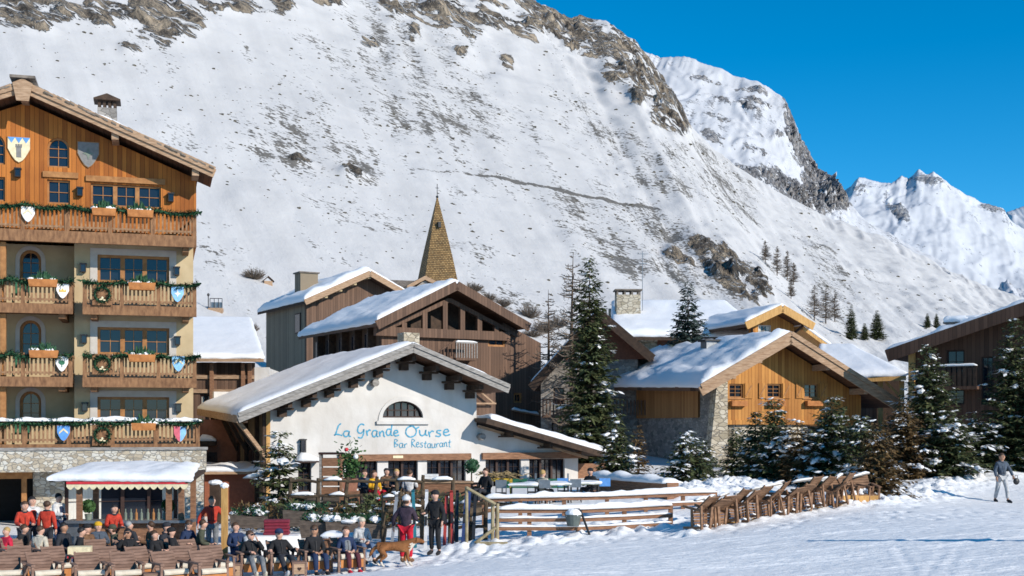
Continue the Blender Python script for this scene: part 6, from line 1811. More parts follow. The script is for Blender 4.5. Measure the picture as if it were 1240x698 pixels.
# hut and shed up on the slope
p = on_slope(260, 377); sc_ = p.y / F
t = thing('lift_hut', 'small grey hut with railings alone on the snow slope left of the weathered house', 'hut', p, 0.1)
MB().box(-8 * sc_, 9 * sc_, 0, 12 * sc_, -3 * sc_, 4 * sc_).build('base', MAT['timber'], t)
MB().box(-5 * sc_, 8 * sc_, 2 * sc_, 10 * sc_, 4 * sc_, 11 * sc_).build('cabin', MAT['metal'], t)
m = MB(); m.box(-6 * sc_, 9 * sc_, 0.2 * sc_, 0.8 * sc_, 15 * sc_, 15.8 * sc_)
for x in (-6, -1, 4, 8.4): m.box(x * sc_, (x + .7) * sc_, .2 * sc_, .8 * sc_, 4 * sc_, 15.5 * sc_)
m.build('railing', MAT['black'], t)
MB().tube([(-8 * sc_, 3 * sc_, 0), (-8 * sc_, 3 * sc_, 22 * sc_)], .6 * sc_, 6).ell((-8 * sc_, 3 * sc_, 20 * sc_), (1.6 * sc_, 1.6 * sc_, 2 * sc_), 8, 6).build('mast', MAT['black'], t)
p = on_slope(325, 345); sc_ = p.y / F
t = thing('wooden_shelter', 'tiny brown wooden shelter beside the round brown bush on the slope', 'shelter', p, 0.3)
MB().box(-5 * sc_, 5 * sc_, 0, 8 * sc_, -2 * sc_, 4.5 * sc_).build('wall', MAT['timber'], t)
MB().prism([(-7 * sc_, 3.5 * sc_), (0, 9.5 * sc_), (7 * sc_, 3.5 * sc_), (7 * sc_, 4.6 * sc_), (0, 10.8 * sc_), (-7 * sc_, 4.6 * sc_)], -1 * sc_, 9 * sc_).build('roof', MAT['wood_dark'], t)
MAT['trough'] = mottle('trough_timber', (0.055, 0.042, 0.034), (0.15, 0.115, 0.09), 4, .85, .4, (1, 1, 5))
# ================================================================== terrace, fences, racks
def wooden_fence(name, label, posts, h, rails, mat, snow=True, pw=0.13, cat='fence', rh=0.12, capw=0.2, capth=0.13, seed=1.0):
    """posts: world base points; rails: heights"""
    o0 = Vector(posts[0])
    t = thing(name, label, cat, o0)
    pp = [Vector(p) - o0 for p in posts]
    for p in pp:
        MB().box(p.x - pw / 2, p.x + pw / 2, p.y - pw / 2, p.y + pw / 2, p.z - 0.4, p.z + h + 0.04).build('post', mat, t)
    for k, rz in enumerate(rails):
        for a, b_ in zip(pp[:-1], pp[1:]):
            off = Vector((0, -pw / 2 - 0.03, 0))
            d = (b_ - a).normalized() * 0.02
            MB().beam(a + off - d + Vector((0, 0, rz)), b_ + off + d + Vector((0, 0, rz)), 0.05, rh).build('rail', mat, t)
        if snow:
            strip(t, [p + Vector((0, -pw / 2 - 0.02, rz + rh / 2)) for p in pp], capw * (1.0 if k == len(rails) - 1 else 0.6), capth * (1.0 if k == len(rails) - 1 else 0.35), 'rail_snow', seed + k * 3.3, amp=0.8)
    return t

# deck of the restaurant
tz = 1.05
d0 = [B.world(B.p3(px, py, v)) for px, py, v in ()]
pts = [G(352, 0, 42.0), G(560, 0, 42.3), G(722, 0, 46.5)]
q = [Vector((p.x, p.y, tz)) for p in pts] + [Vector((3.6, 52.8, tz)), Vector((-9.9, 49.6, tz)), Vector((-9.0, 44, tz))]
m = MB()
n = len(q); vs = [tuple(p) for p in q] + [(p.x, p.y, -0.6) for p in q]
m.add(vs, [tuple(range(n)), tuple(range(2 * n - 1, n - 1, -1))] + [(i, n + i, n + (i + 1) % n, (i + 1) % n) for i in range(n)])
o = m.build('terrace', MAT['rustic_wood']); o['kind'] = 'structure'
# dark rustic railing along the deck edge
def rustic_rail(label, pts, h, rails, r=0.07, seed=0, name='rustic_fence', mat=None, zb=None):
    rn = random.Random(seed)
    o0 = Vector(pts[0]); t = thing(name, label, 'fence', o0)
    mat = mat or MAT['rustic_wood']
    pp = [Vector(p) - o0 for p in pts]
    for p in pp:
        MB().tube([p + Vector((0, 0, -0.9)), p + Vector((rn.uniform(-.03, .03), 0, h * .5)), p + Vector((rn.uniform(-.05, .05), 0, h + rn.uniform(0, .12)))], [r * 1.1, r, r * .85], 7).build('post', mat, t)
    for rz in rails:
        for a, b_ in zip(pp[:-1], pp[1:]):
            mid = a.lerp(b_, .5) + Vector((0, 0, rz + rn.uniform(-.05, .05)))
            MB().tube([a + Vector((0, -.05, rz + rn.uniform(-.04, .04))), mid + Vector((0, -.05, 0)), b_ + Vector((0, -.05, rz + rn.uniform(-.04, .04)))], r * .75, 6).build('rail', mat, t)
            if rn.random() < .75:
                s0, s1 = sorted((rn.random(), rn.random()))
                if s1 - s0 > .25: strip(t, [a.lerp(b_, s0) + Vector((0, -.05, rz + r * .7)), a.lerp(b_, s1) + Vector((0, -.05, rz + r * .7))], .16, .1, 'rail_snow', seed + rz)
    return t
rp = [Vector(((px - CX) / F * Y, Y, tz)) for px, Y in ((352, 41.9), (385, 41.9), (420, 41.95), (455, 42.0), (480, 42.05), (512, 42.1), (548, 42.2))]
rustic_rail('dark rustic pole fence along the front of the restaurant terrace', rp, 1.05, (0.45, 0.95), seed=3)
rp = [Vector(((px - CX) / F * Y, Y, gz((px - CX) / F * Y, Y))) for px, Y in ((464, 37.6), (484, 37.6), (512, 37.5), (545, 37.3))]
rustic_rail('dark pole ski rack behind the man in red trousers', rp, 1.5, (0.6, 1.1, 1.45), seed=5, name='ski_rack')
rp = [Vector(((px - CX) / F * Y, Y, gz((px - CX) / F * Y, Y))) for px, Y in ((552, 37.6), (570, 37.5), (588, 37.4))]
rustic_rail('low dark rack under the wooden handrail where dark skis lean', rp, 1.15, (0.4, 0.8, 1.1), seed=6, name='ski_rack')
# pale peeled handrail gate
a = G(596, 0, 36.4); t = thing('peeled_pole_gate', 'pale peeled pole gate with a sloping handrail at the end of the snowy fence', 'gate', a)
MB().tube([(0, 0, -.3), (0.02, 0, 1.22)], .055, 7).build('post', MAT['pale_pole'], t)
MB().tube([(0.14, 0, -.3), (0.16, 0, 1.2)], .05, 7).build('post', MAT['pale_pole'], t)
MB().tube([(0.1, -.1, 1.18), (-.75, -.1, 1.66)], .05, 7).build('handrail', MAT['pale_pole'], t)
MB().tube([(-.5, -.2, 0.05), (0.1, -.1, .5)], .05, 7).build('brace', MAT['pale_pole'], t)
MB().tube([(-.75, -.05, -.3), (-.75, -.05, 1.7)], .05, 7).build('post', MAT['pale_pole'], t)
MB().beam((-.45, -.3, .06), (.45, -.35, .06), .14, .08).build('sill_pole', MAT['pale_pole'], t)
for k, (px, Y, pyt, lean) in enumerate(((516, 36.6, 597, .25), (474, 36.9, 596, -.3))):
    pass
# right hand snowy fences
def top_line(pts, h): return [P(px, py, Y) - Vector((0, 0, h)) for px, py, Y in pts]
fb = top_line([(602, 618, 36.8), (641, 618, 36.9), (700, 618, 37.0), (756, 616, 37.4), (812, 613, 37.9)], .80)
wooden_fence('snow_capped_fence', 'front brown plank fence with three snowy rails, where the grey bucket hangs', fb, 0.84, (0.26, 0.52, 0.78), MAT['fence_wood'], seed=2.0)
fa = top_line([(586, 605, 40.2), (630, 604, 40.2), (683, 603, 40.5), (735, 602, 40.9), (782, 600, 41.2), (827, 598, 41.6), (866, 597, 42.2)], .62)
wooden_fence('snow_capped_fence', 'rear brown plank fence deep in snow, along the edge of the terrace', fa, 0.66, (0.28, 0.6), MAT['fence_wood'], seed=7.0, capth=.15)
# grey bucket with a heap of snow, black pole
p = P(694, 637, 36.7); t = thing('bucket', 'grey green bucket heaped with snow, hung on the front snowy fence', 'bucket', p)
MB().tube([(0, 0, 0), (0, 0, .34)], [.18, .25], 14).build('pail', plain('bucket_grey', (.09, .11, .10), .5), t)
MB().ell((0, 0, .34), (.24, .24, .17), 12, 8, .06, rnd).build('snow', MAT['snow'], t)
MB().tube([(-.25, 0, .34), (-.2, .12, .5), (.2, .12, .5), (.25, 0, .34)], .012, 5).build('handle', MAT['black'], t)
p = G(716, 0, 36.5); t = thing('leaning_pole', 'black pole with a pale foot leaning on the fence beside the bucket', 'pole', p)
MB().tube([(0, 0, -.05), (-.3, .3, .78)], .035, 7).build('shaft', MAT['black'], t)
MB().ell((0, 0, 0.02), (.09, .09, .06), 8, 5).build('foot', MAT['snow'], t)
# low planted wall with snow right of the restaurant
a, b_ = P(721, 0, 48.5), P(815, 0, 44.0)
t = thing('planter_wall', 'long low brown planter wall heaped with snow right of the restaurant', 'planter', (a.x, a.y, 1.2))
A0 = Vector((0, 0, 0)); B0 = Vector((b_.x - a.x, b_.y - a.y, 0))
MB().beam(A0 + Vector((0, 0, .1)), B0 + Vector((0, 0, .1)), .5, 1.1).build('box', MAT['fence_wood'], t)
strip(t, [A0 + Vector((0, .1, .63)), B0 + Vector((0, .1, .63))], .8, .26, seed=9, amp=.6)
# planters stepping along the foot of the deck
for k, (p0, p1, Y, lab) in enumerate((((280, 624), (318, 636), 39.0, 'weathered trough planter left of the red cushion pile'), ((344, 618), (394, 634), 39.2, 'snow filled trough planter behind the white clothed table'), ((364, 630), (394, 648), 37.8, 'grey plank planter between two others, by the sunbathers'), ((396, 632), (464, 650), 37.6, 'long grey plank planter with snowy greenery behind the sunbathing woman'))):
    a = P(p0[0], p0[1], Y); b_ = P(p1[0], p1[1], Y - .3 * (k == 3))
    t = thing('trough_planter', lab, 'planter', (a.x, a.y, b_.z - .1), 0, 'trough planters below the terrace')
    L = b_.x - a.x; hgt = a.z - b_.z + .1
    MB().prism([(0, 0), (L, 0), (L + .05, hgt * .8), (-.05, hgt)], 0, .6).build('box', MAT['trough'], t)
    m = MB(); rn = random.Random(k)
    for i in range(int(L * 260)):
        x, y = rn.uniform(0, L), rn.uniform(.05, .55)
        s = Vector((x, y, hgt * .85)); s.z += rn.uniform(0, .25); e = s + Vector((rn.uniform(-.14, .14), rn.uniform(-.14, .1), rn.uniform(-.05, .14))); w_ = Vector((.03, rn.uniform(-.03, .03), 0))
        m.add([s, s.lerp(e, .5) + w_, e, s.lerp(e, .5) - w_], [(0, 1, 2, 3)])
    m.build('greenery', MAT['garland'], t)['kind'] = 'stuff'
    m = MB()
    for i in range(int(L * 7)): m.ell((rn.uniform(0, L), rn.uniform(.05, .5), hgt + rn.uniform(0, .12)), (rn.uniform(.1, .26), rn.uniform(.08, .2), rn.uniform(.05, .11)), 7, 4, .2, rn)
    m.build('snow', MAT['snow'], t)['kind'] = 'stuff'
# wooden posts with snow caps
for k, (px, pb, pt, Y, r, lab) in enumerate(((272, 664, 590, 37.0, .085, 'bright new timber post with a snow cap beside the red jacketed man'), (261, 616, 586, 41.0, .16, 'stubby dark post with a snow cap behind the bright post'))):
    p = P(px, pb, Y); hgt = (pb - pt) / F * Y
    t = thing('timber_post', lab, 'post', p)
    MB().box(-r, r, -r, r, -.5, hgt).build('shaft', MAT['post_wood'] if k == 0 else MAT['wood_dark'], t)
    MB().ell((0, 0, hgt + .03), (r * 1.5, r * 1.5, .1), 10, 6, .1, rnd).build('snow', MAT['snow'], t)

# things on the terrace
def tpt(px, Y): return Vector(((px - CX) / F * Y, Y, tz))
p = tpt(401, 46.0); t = thing('drawer_stand', 'stepped brown wooden stand with drawers before the restaurant windows', 'stand', p)
for i in range(4): MB().box(-.3 - (.0 if i else .05), .33, -.25, .1, .25 + i * .36, .25 + i * .36 + .3).build('drawer', MAT['fence_wood'], t)
MB().box(-.4, -.32, -.3, .12, 0, 1.75).build('side_panel', MAT['timber_grey'], t); MB().box(.35, .42, -.3, .12, 0, 1.7).build('side_panel', MAT['fence_wood'], t)
MB().box(-.42, .45, -.34, .13, 1.76, 1.84).build('top', MAT['window_dark'], t)
p = tpt(424, 43.2); t = thing('potted_bush', 'tall flowering bush in a square terracotta pot on the terrace', 'plant', p)
MB().prism([(-.2, .55), (.2, .55), (.26, .98), (-.26, .98)], -.23, .23).build('pot', plain('terracotta', (.34, .15, .09), .8), t)
MB().box(-.3, .3, -.3, .3, 0, .55).build('pedestal', MAT['fence_wood'], t)
m = MB(); rn = random.Random(8)
for i in range(420):
    d = Vector((rn.gauss(0, .19), rn.gauss(0, .17), abs(rn.gauss(.45, .35)))); c = Vector((0, 0, .98)) + d
    e = c + Vector((rn.uniform(-1, 1), rn.uniform(-1, 1), rn.uniform(-.3, 1))).normalized() * .16; w_ = Vector((rn.uniform(-.05, .05), rn.uniform(-.05, .05), .03))
    m.add([c, c.lerp(e, .5) + w_, e, c.lerp(e, .5) - w_], [(0, 1, 2, 3)])
m.build('foliage', MAT['leaves'], t)['kind'] = 'stuff'
MB().ell((-.1, -.2, 2.0), (.07, .07, .07), 8, 6).build('red_bloom', C_['red'], t); MB().ell((.22, -.2, 1.75), (.09, .09, .09), 8, 6).build('white_bloom', C_['white'], t)
p = tpt(540, 45.0); t = thing('serving_counter', 'long wooden serving counter under the right restaurant windows', 'counter', p)
MB().box(-1.15, 1.0, -.25, .25, .75, .82).build('top', MAT['timber'], t); MB().box(-1.05, .9, -.2, .2, 0, .747).build('front', MAT['fence_wood'], t)
t = thing('stacked_linen', 'pile of folded white cloths on the left end of the serving counter', 'linen', tpt(522, 45.0) + Vector((0, 0, .82)))
for i in range(3): MB().box(-.28 + i * .02, .26, -.2, .2, i * .085, i * .085 + .08).build('cloth', C_['white'], t)
p = tpt(571, 45.2); t = thing('topiary', 'small clipped ball topiary in a square wooden box by the counter', 'plant', p)
MB().prism([(-.28, 0), (.28, 0), (.34, .75), (-.34, .75)], -.3, .3).build('box', MAT['fence_wood'], t); MB().tube([(0, 0, .7), (0, 0, 1.15)], .03, 6).build('stem', MAT['bark'], t)
m = MB(); rn = random.Random(4)
for i in range(260):
    d = Vector((rn.gauss(0, 1), rn.gauss(0, 1), rn.gauss(0, 1))).normalized(); c = Vector((0, 0, 1.35)) + d * .2; e = c + d * .07 + Vector((rn.uniform(-.06, .06),) * 3); w_ = d.orthogonal().normalized() * .04
    m.add([c, c.lerp(e, .5) + w_, e, c.lerp(e, .5) - w_], [(0, 1, 2, 3)])
m.ell((0, 0, 1.35), (.2, .2, .19), 10, 7); m.build('crown', MAT['garland'], t)
p = tpt(604, 45.5); t = thing('yellow_framed_bench', 'bench with a yellow frame under a heap of dry straw on the terrace', 'bench', p)
for x in (-.45, .45): MB().box(x - .05, x + .05, -.2, -.12, 0, .85).build('leg', plain('yellow_paint', (.55, .36, .03), .6), t)
MB().box(-.5, .5, -.22, -.1, .8, .9).build('rail', plain('yellow_paint', (.55, .36, .03), .6), t)
m = MB(); rn = random.Random(9)
for i in range(320):
    c = Vector((rn.gauss(0, .35), rn.gauss(0, .2), rn.uniform(.85, 1.1))); e = c + Vector((rn.uniform(-.3, .3), rn.uniform(-.2, .1), rn.uniform(-.1, .12))); w_ = Vector((0, .02, .02)); m.add([c, c.lerp(e, .5) + w_, e, c.lerp(e, .5) - w_], [(0, 1, 2, 3)])
m.build('straw', MAT['thatch'], t)['kind'] = 'stuff'
p = tpt(652, 46.2); t = thing('wind_screen', 'long dark green canvas wind screen in front of the lean to windows', 'wind screen', p)
MB().box(-1.35, 1.1, 0, .04, .50, .85).build('canvas', plain('green_canvas', (.015, .12, .07), .8), t)
for x in (-1.35, -.1, 1.1): MB().box(x - .03, x + .03, -.04, 0, 0, 1.05).build('post', MAT['metal'], t)
for k, (px, Y) in enumerate(((634, 44.0), (672, 44.6), (708, 45.4))):
    t = thing('cafe_table', ['snow dusted cafe table nearest the straw heaped bench', 'snow dusted cafe table in the middle, before the green wind screen', 'snow dusted cafe table at the far end of the green wind screen'][k], 'table', tpt(px, Y), .2 * k, 'cafe tables on the terrace')
    MB().box(-.5, .5, -.35, .35, .68, .73).build('tabletop', C_['dull'], t)
    for x, y in ((-.42, -.28), (.42, -.28), (-.42, .28), (.42, .28)): MB().box(x - .025, x + .025, y - .025, y + .025, 0, .68).build('leg', MAT['black'], t)
    snow_slab(t, [(-.48, -.33, .73), (.48, -.33, .73), (.48, .33, .73), (-.48, .33, .73)], .06, n=10, m_=8, edge=.12, seed=k * 2., amp=.9)
    for sx in (-.8, .75):
        c = thing('cafe_chair', f'folding cafe chair on the {"left" if sx < 0 else "right"} of the {["first", "middle", "far"][k]} snow dusted cafe table', 'chair', tpt(px, Y) + Vector((sx, -.1, 0)), 0, 'cafe chairs on the terrace')
        MB().box(-.2, .2, -.2, .2, .42, .46).build('seat', MAT['black'], c); MB().box(-.2, .2, .18, .22, .6, .9).build('backrest', C_['blue'] if k == 2 else MAT['metal'], c)
        for x in (-.18, .18):
            for y in (-.18, .2): MB().box(x - .015, x + .015, y - .015, y + .015, 0, .42 if y < 0 else .9).build('leg', MAT['black'], c)

# ================================================================== the bar kiosk before the hotel
p = G(150, 0, 38.6); kz = p.z
t = thing('bar_kiosk', 'open bar kiosk with a snow covered roof and scalloped red trimmed valance', 'kiosk', (p.x, p.y, kz), R(3))
def kx(px): return (px - 150) / F * 38.2
ht = CZ + (HY - 583) / F * 38.0 - kz; hc = CZ + (HY - 631) / F * 38.0 - kz
for px in (100, 207, 222):
    for y in (-.3, 1.5): MB().box(kx(px) - .08, kx(px) + .08, y - .07, y + .07, -.4, ht).build('post', MAT['fence_wood'], t)
MB().box(kx(85), kx(236), -.55, .25, hc - .08, hc).build('counter_top', MAT['metal'], t)
MB().box(kx(90), kx(226), -.3, -.22, -.4, hc - .083).build('counter_front', MAT['fence_wood'], t)
MB().box(kx(84), kx(100), -.38, .2, -.4, hc - .083).build('counter_end', MAT['metal'], t)
x0, x1 = kx(88), kx(232)
m = MB(); sc0 = 16
pl_ = [(x0, ht - .02)]
for i in range(sc0):
    a, b_ = x0 + (x1 - x0) * i / sc0, x0 + (x1 - x0) * (i + 1) / sc0
    for k in range(7): pl_.append((a + (b_ - a) * k / 6.0, ht - .16 - .10 * math.sin(math.pi * k / 6)))
pl_.append((x1, ht - .02))
m.prism(pl_, -.60, -.57); m.build('valance', C_['cream'], t)
MB().box(x0, x1, -.615, -.602, ht - .09, ht - .01).build('red_trim', C_['red'], t)
MB().slab([(kx(66), -.5, ht + .05), (kx(236), -.62, ht), (kx(234), 2.0, ht + .25), (kx(72), 2.0, ht + .25)], .07).build('awning_roof', MAT['wood_dark'], t)
snow_slab(t, [(kx(66), -.62, ht + .055), (kx(236), -.64, ht + .01), (kx(224), 1.9, ht + .34), (kx(90), 1.9, ht + .38)], .22, seed=17, edge=.6, n=34, amp=.35)
W0 = Matrix.Translation((p.x, p.y, kz)) @ Matrix.Rotation(R(3), 4, 'Z')
rn = random.Random(21)
for i in range(9):
    x = kx(147) + i * .17
    b_ = thing('bottle', f'dark bottle standing on the kiosk counter, {ORD[i]} of the nine in line', 'bottle', W0 @ Vector((x, -.2 + rn.uniform(-.1, .1), hc)), 0, 'bottles on the kiosk counter')
    MB().tube([(0, 0, 0), (0, 0, .2), (0, 0, .25), (0, 0, .34)], [.045, .045, .018, .018], 8).build('glass_body', C_['dull'] if i % 3 else MAT['window_wood'], b_)
for k, px in enumerate((108, 204)):
    b_ = thing('potted_shrub', f'small round green shrub in a pot on the kiosk counter, {"near the waiter" if k == 0 else "at the right end"}', 'plant', W0 @ Vector((kx(px), -.05, hc)), 0, 'potted shrubs on the kiosk counter')
    MB().tube([(0, 0, 0), (0, 0, .18)], [.09, .12], 10).build('pot', C_['dull'], b_)
    m = MB()
    for i in range(200):
        d = Vector((rn.gauss(0, 1), rn.gauss(0, 1), rn.gauss(0, 1))).normalized(); c = Vector((0, 0, .42)) + d * .15; e = c + d * .08; w_ = d.orthogonal().normalized() * .04
        m.add([c, c.lerp(e, .5) + w_, e, c.lerp(e, .5) - w_], [(0, 1, 2, 3)])
    m.ell((0, 0, .42), (.16, .16, .18), 9, 6); m.build('foliage', MAT['leaves'], b_)
b_ = thing('menu_board', 'pair of white menu cards propped at the foot of the kiosk', 'menu', W0 @ Vector((kx(205), -.65, .25)), .1)
MB().box(-.2, -.03, 0, .02, 0, .3).build('card', C_['white'], b_); MB().box(.03, .22, 0, .02, .02, .32).build('card', C_['white'], b_)

# tables with cloths and the red cushions
p = G(330, 0, 36.2); t = thing('clothed_table', 'table under a white cloth hanging to the snow behind the sunbathers', 'table', p, .15)
MB().box(-.75, .75, -.4, .4, .7, .74).build('tabletop', MAT['fence_wood'], t)
for x, y in ((-.68, -.33), (.68, -.33), (-.68, .33), (.68, .33)): MB().box(x - .03, x + .03, y - .03, y + .03, 0, .7).build('leg', MAT['fence_wood'], t)
m = MB(); vs = []; fs = []; N = 40
for i in range(N):
    a = 2 * math.pi * i / N; c, s_ = math.cos(a), math.sin(a); k = 1 / max(abs(c) / .80, abs(s_) / .45)
    for z, f in ((.765, .0), (.765, .9), (.75, 1.0), (.55, 1.02 + .03 * math.sin(5 * a)), (.22, 1.04 + .06 * math.sin(5 * a))): vs.append((c * k * f, s_ * k * f, z))
for i in range(N):
    for j in range(4): fs.append((i * 5 + j, i * 5 + j + 1, ((i + 1) % N) * 5 + j + 1, ((i + 1) % N) * 5 + j))
m.add(vs, fs); o = m.build('white_cloth', C_['white'], None, True); o.matrix_world = Matrix.Translation(p) @ Matrix.Rotation(.15, 4, 'Z'); tag(o, 'white cloth draped over the table behind the sunbathers', 'tablecloth')
p2 = Matrix.Translation(p) @ Matrix.Rotation(.15, 4, 'Z')
for i in range(5):
    o = MB().cbox(0, 0, 0, .75 - .03 * (i % 2), .5, .085).build('cushion', plain('wine_cloth_%d' % i, (.17 + .03 * (i % 2), .018, .035), .9))
    md = o.modifiers.new('soft', 'BEVEL'); md.width = .03; md.segments = 2
    o.matrix_world = p2 @ Matrix.Translation((.12, .12, .81 + i * .088)) @ Matrix.Rotation(.06 * (i % 3 - 1), 4, 'Z')
    tag(o, f'wine red seat cushion, {["lowest", "second from below", "middle", "second from top", "topmost"][i]} of the pile on the white clothed table', 'cushion', 'wine red cushions piled on the clothed table')
p = G(422, 0, 35.6); t = thing('snowy_table', 'small table piled with snow and crockery right of the sunbathing woman', 'table', p, -.1)
MB().box(-.7, .5, -.35, .35, .62, .68).build('tabletop', MAT['fence_wood'], t)
for x in (-.6, .4): MB().box(x - .04, x + .04, -.3, .3, 0, .62).build('leg', MAT['fence_wood'], t)
snow_slab(t, [(-.68, -.33, .68), (.3, -.33, .68), (.3, .33, .68), (-.68, .33, .68)], .09, n=12, m_=8, edge=.2, seed=33, amp=.9)

# ================================================================== deck chairs
CUSH = mottle('cream_cushion', (.50, .43, .33), (.64, .57, .46), 6, .9, .2)
SLATL = mottle('weathered_chair_slats', (.12, .062, .034), (.29, .165, .095), 3.0, .75, .3, (1, 3, 3))
SLAT = SLATD = mottle('chair_slats', (.135, .078, .055), (.27, .165, .12), 3.0, .75, .3, (1, 3, 3))
def deck_chair(label, cushion=True):
    t = thing('deck_chair', label, 'chair')
    SLAT = SLATD if cushion else SLATL
    W2 = .365
    for x in (-W2, W2):
        MB().box(x - .03, x + .03, -.36, -.29, 0, .60).build('leg', SLAT, t)
        MB().beam((x, .30, 0), (x, .16, .60), .06, .07, (0, 1, 0)).build('leg', SLAT, t)
        MB().box(x - .05, x + .05, -.40, .30, .60, .64).build('armrest', SLAT, t)
        MB().box(x - .02, x + .02, -.29, .22, .26, .33).build('side_rail', SLAT, t)
    m = MB()
    for i in range(6): m.box(-W2 + .035, W2 - .035, -.34 + i * .085, -.34 + i * .085 + .07, .335 - i * .008, .36 - i * .008)
    m.build('seat', SLAT, t)
    m = MB()
    for i in range(7):
        s0, s1 = i / 7, (i + .86) / 7
        a, b_ = Vector((0, .12, .34)), Vector((0, .56, .86))
        m.beam(a.lerp(b_, s0), a.lerp(b_, s1), .60, .025, (0, 1, 0))
    for x in (-.27, .27): m.beam((x, .145, .33), (x, .585, .87), .05, .03, (0, 1, 0))
    m.build('backrest', SLAT, t)
    MB().box(-W2 + .04, W2 - .04, -.385, -.362, .12, .335).build('front_apron', MAT['box_wood'] if cushion else MAT['post_wood'], t)
    if cushion:
        m = MB(); pr = [(-.40, .36), (-.42, .40), (-.40, .46), (-.34, .49), (-.1, .46), (.13, .43), (.13, .37)]
        n = len(pr); vs = [(x, y, z) for x in (-W2 + .05, W2 - .05) for y, z in pr]
        m.add(vs, [tuple(range(n)), tuple(range(2 * n - 1, n - 1, -1))] + [(i, n + i, n + (i + 1) % n, (i + 1) % n) for i in range(n)])
        m.build('seat_cushion', CUSH, t)
    return t
chair0 = deck_chair('x'); chairB = deck_chair('x', False)
first = {0: True, 1: True}
def put_chair(loc, rz, label, group, kind=0, rx=0.0, ry=0.0):
    src = (chair0, chairB)[kind]
    o = src if first[kind] else dup(src)
    first[kind] = False
    o.location = loc; o.rotation_euler = (rx, ry, rz)
    tag(o, label, 'chair', group)
    return o
seats = {}
rows = [('front row of slatted deck chairs', 30.9, (-38, 10, 53, 108, 152, 206, 252), 'cut off by the photo bottom'), ('second row of slatted deck chairs', 32.7, (-15, 24, 70, 130, 173, 222, 262), ''), ('third row of slatted deck chairs', 34.6, (-22, 20, 62, 118, 155, 195, 232), 'among the seated guests')]
for gname, Y, pxs, extra in rows:
    for i, px in enumerate(pxs):
        vis = [q for q in pxs if q > 0]
        if px < 0: continue
        k = vis.index(px)
        p = G(px, 0, Y)
        put_chair(p, R(32 + rnd.uniform(-9, 9)), f'brown slatted deck chair, {ORD[k]} from the left in the {gname.split(" of ")[0]}', gname)
        seats[(gname[:5], k)] = p
sun_px = (306, 341, 381, 420)
for i, px in enumerate(sun_px):
    p = G(px, 0, 33.6)
    put_chair(p, R(24 + i * 2), ['brown deck chair under the man in grey jeans', 'brown deck chair under the man in a black cap', 'brown deck chair under the man in sunglasses', 'brown deck chair under the woman in a navy top'][i], 'deck chairs of the four sunbathers')
    seats[('sun', i)] = p
def side_table(px, Y, lab):
    p = G(px, 0, Y); t = thing('side_table', lab, 'side table', p, R(14), 'small side tables between deck chairs')
    MB().box(-.19, .19, -.2, .2, .36, .40).build('tabletop', SLAT, t); MB().box(-.15, .15, -.18, -.155, .08, .355).build('front_panel', MAT['timber'], t)
    for x in (-.165, .165):
        for y in (-.17, .17): MB().box(x - .02, x + .02, y - .02, y + .02, 0, .358).build('leg', SLAT, t)
    hp = [(.055 * math.sin(a) ** 3, .22 + .0034 * (13 * math.cos(a) - 5 * math.cos(2 * a) - 2 * math.cos(3 * a) - math.cos(4 * a))) for a in [2 * math.pi * i / 24 for i in range(24)]]
    MB().prism(hp, -.19, -.183).build('heart_cutout', MAT['window_dark'], t)
for px, Y, lab in ((184, 30.6, 'small side table with a heart cutout in the front chair row'), (284, 32.9, 'small heart cutout side table left of the man in grey jeans'), (362, 32.8, 'small heart cutout side table before the man in sunglasses')): side_table(px, Y, lab)
# heap of stored chairs standing on end along the piste edge
lab_end = {0: 'the end nearest the fence', 16: 'the end nearest the rusty fir'}
NCH = 17
for i in range(NCH):
    f = i / (NCH - 1)
    px = 836 + (1046 - 836) * f; Y = 36.4 + 4.9 * f
    p = G(px, 0, Y) + Vector((0, 0, .38))
    if i < NCH - 3:
        o = put_chair(p + Vector((0, 0, rnd.uniform(-.03, .05))), R(50 + rnd.uniform(-13, 13)), '', 'stored deck chairs stood on end along the snow', 1, R(86 + rnd.uniform(-9, 9)), R(rnd.uniform(-7, 7)))
    else:
        o = put_chair(p - Vector((0, 0, .36)), R(20 + rnd.uniform(-14, 14)), '', 'stored deck chairs stood on end along the snow', 1, R(rnd.uniform(-3, 8)), 0)
    sn = MB()
    for q in range(4): sn.ell((rnd.uniform(-.3, .3), rnd.uniform(-.38, -.3) if i < NCH - 3 else rnd.uniform(-.2, .2), rnd.uniform(.1, .5) if i < NCH - 3 else .38), (rnd.uniform(.06, .14), rnd.uniform(.05, .1), rnd.uniform(.04, .1)), 7, 4, .2, rnd)
    sn.build('snow', MAT['snow'], o)
    o['label'] = f'stored snowy deck chair, {ORD[i]} in line counting from the fence'
    if i % 2 == 0 or i > 12:
        c = [ch for ch in o.children if ch.name.startswith('armrest')]
for i in range(12):                                            # boards and spare slats lying over the stored chairs
    f0 = (i + rnd.uniform(-.3, .3)) / 12; px0 = 840 + 205 * max(0, f0); Yb = 36.6 + 4.9 * max(0, f0)
    a = G(px0, 0, Yb) + Vector((0, rnd.uniform(-.1, .3), .86 + rnd.uniform(-.05, .12)))
    L = rnd.uniform(.5, 1.1); an = rnd.uniform(.2, 1.2); v = Vector((L * math.cos(an), L * math.sin(an) * .9, L * .12))
    t = thing('loose_board', f'snowy grey slat lying over the stored chairs, {ORD[i]} of twelve from the fence end', 'board', a, 0, 'slats on the stored chairs')
    MB().beam((0, 0, 0), v, .12, .04).build('plank', MAT['timber_grey'], t)
    strip(t, [Vector((0, 0, .02)), v + Vector((0, 0, .02))], .12, .05, 'snow', i * 1.7, amp=.9)

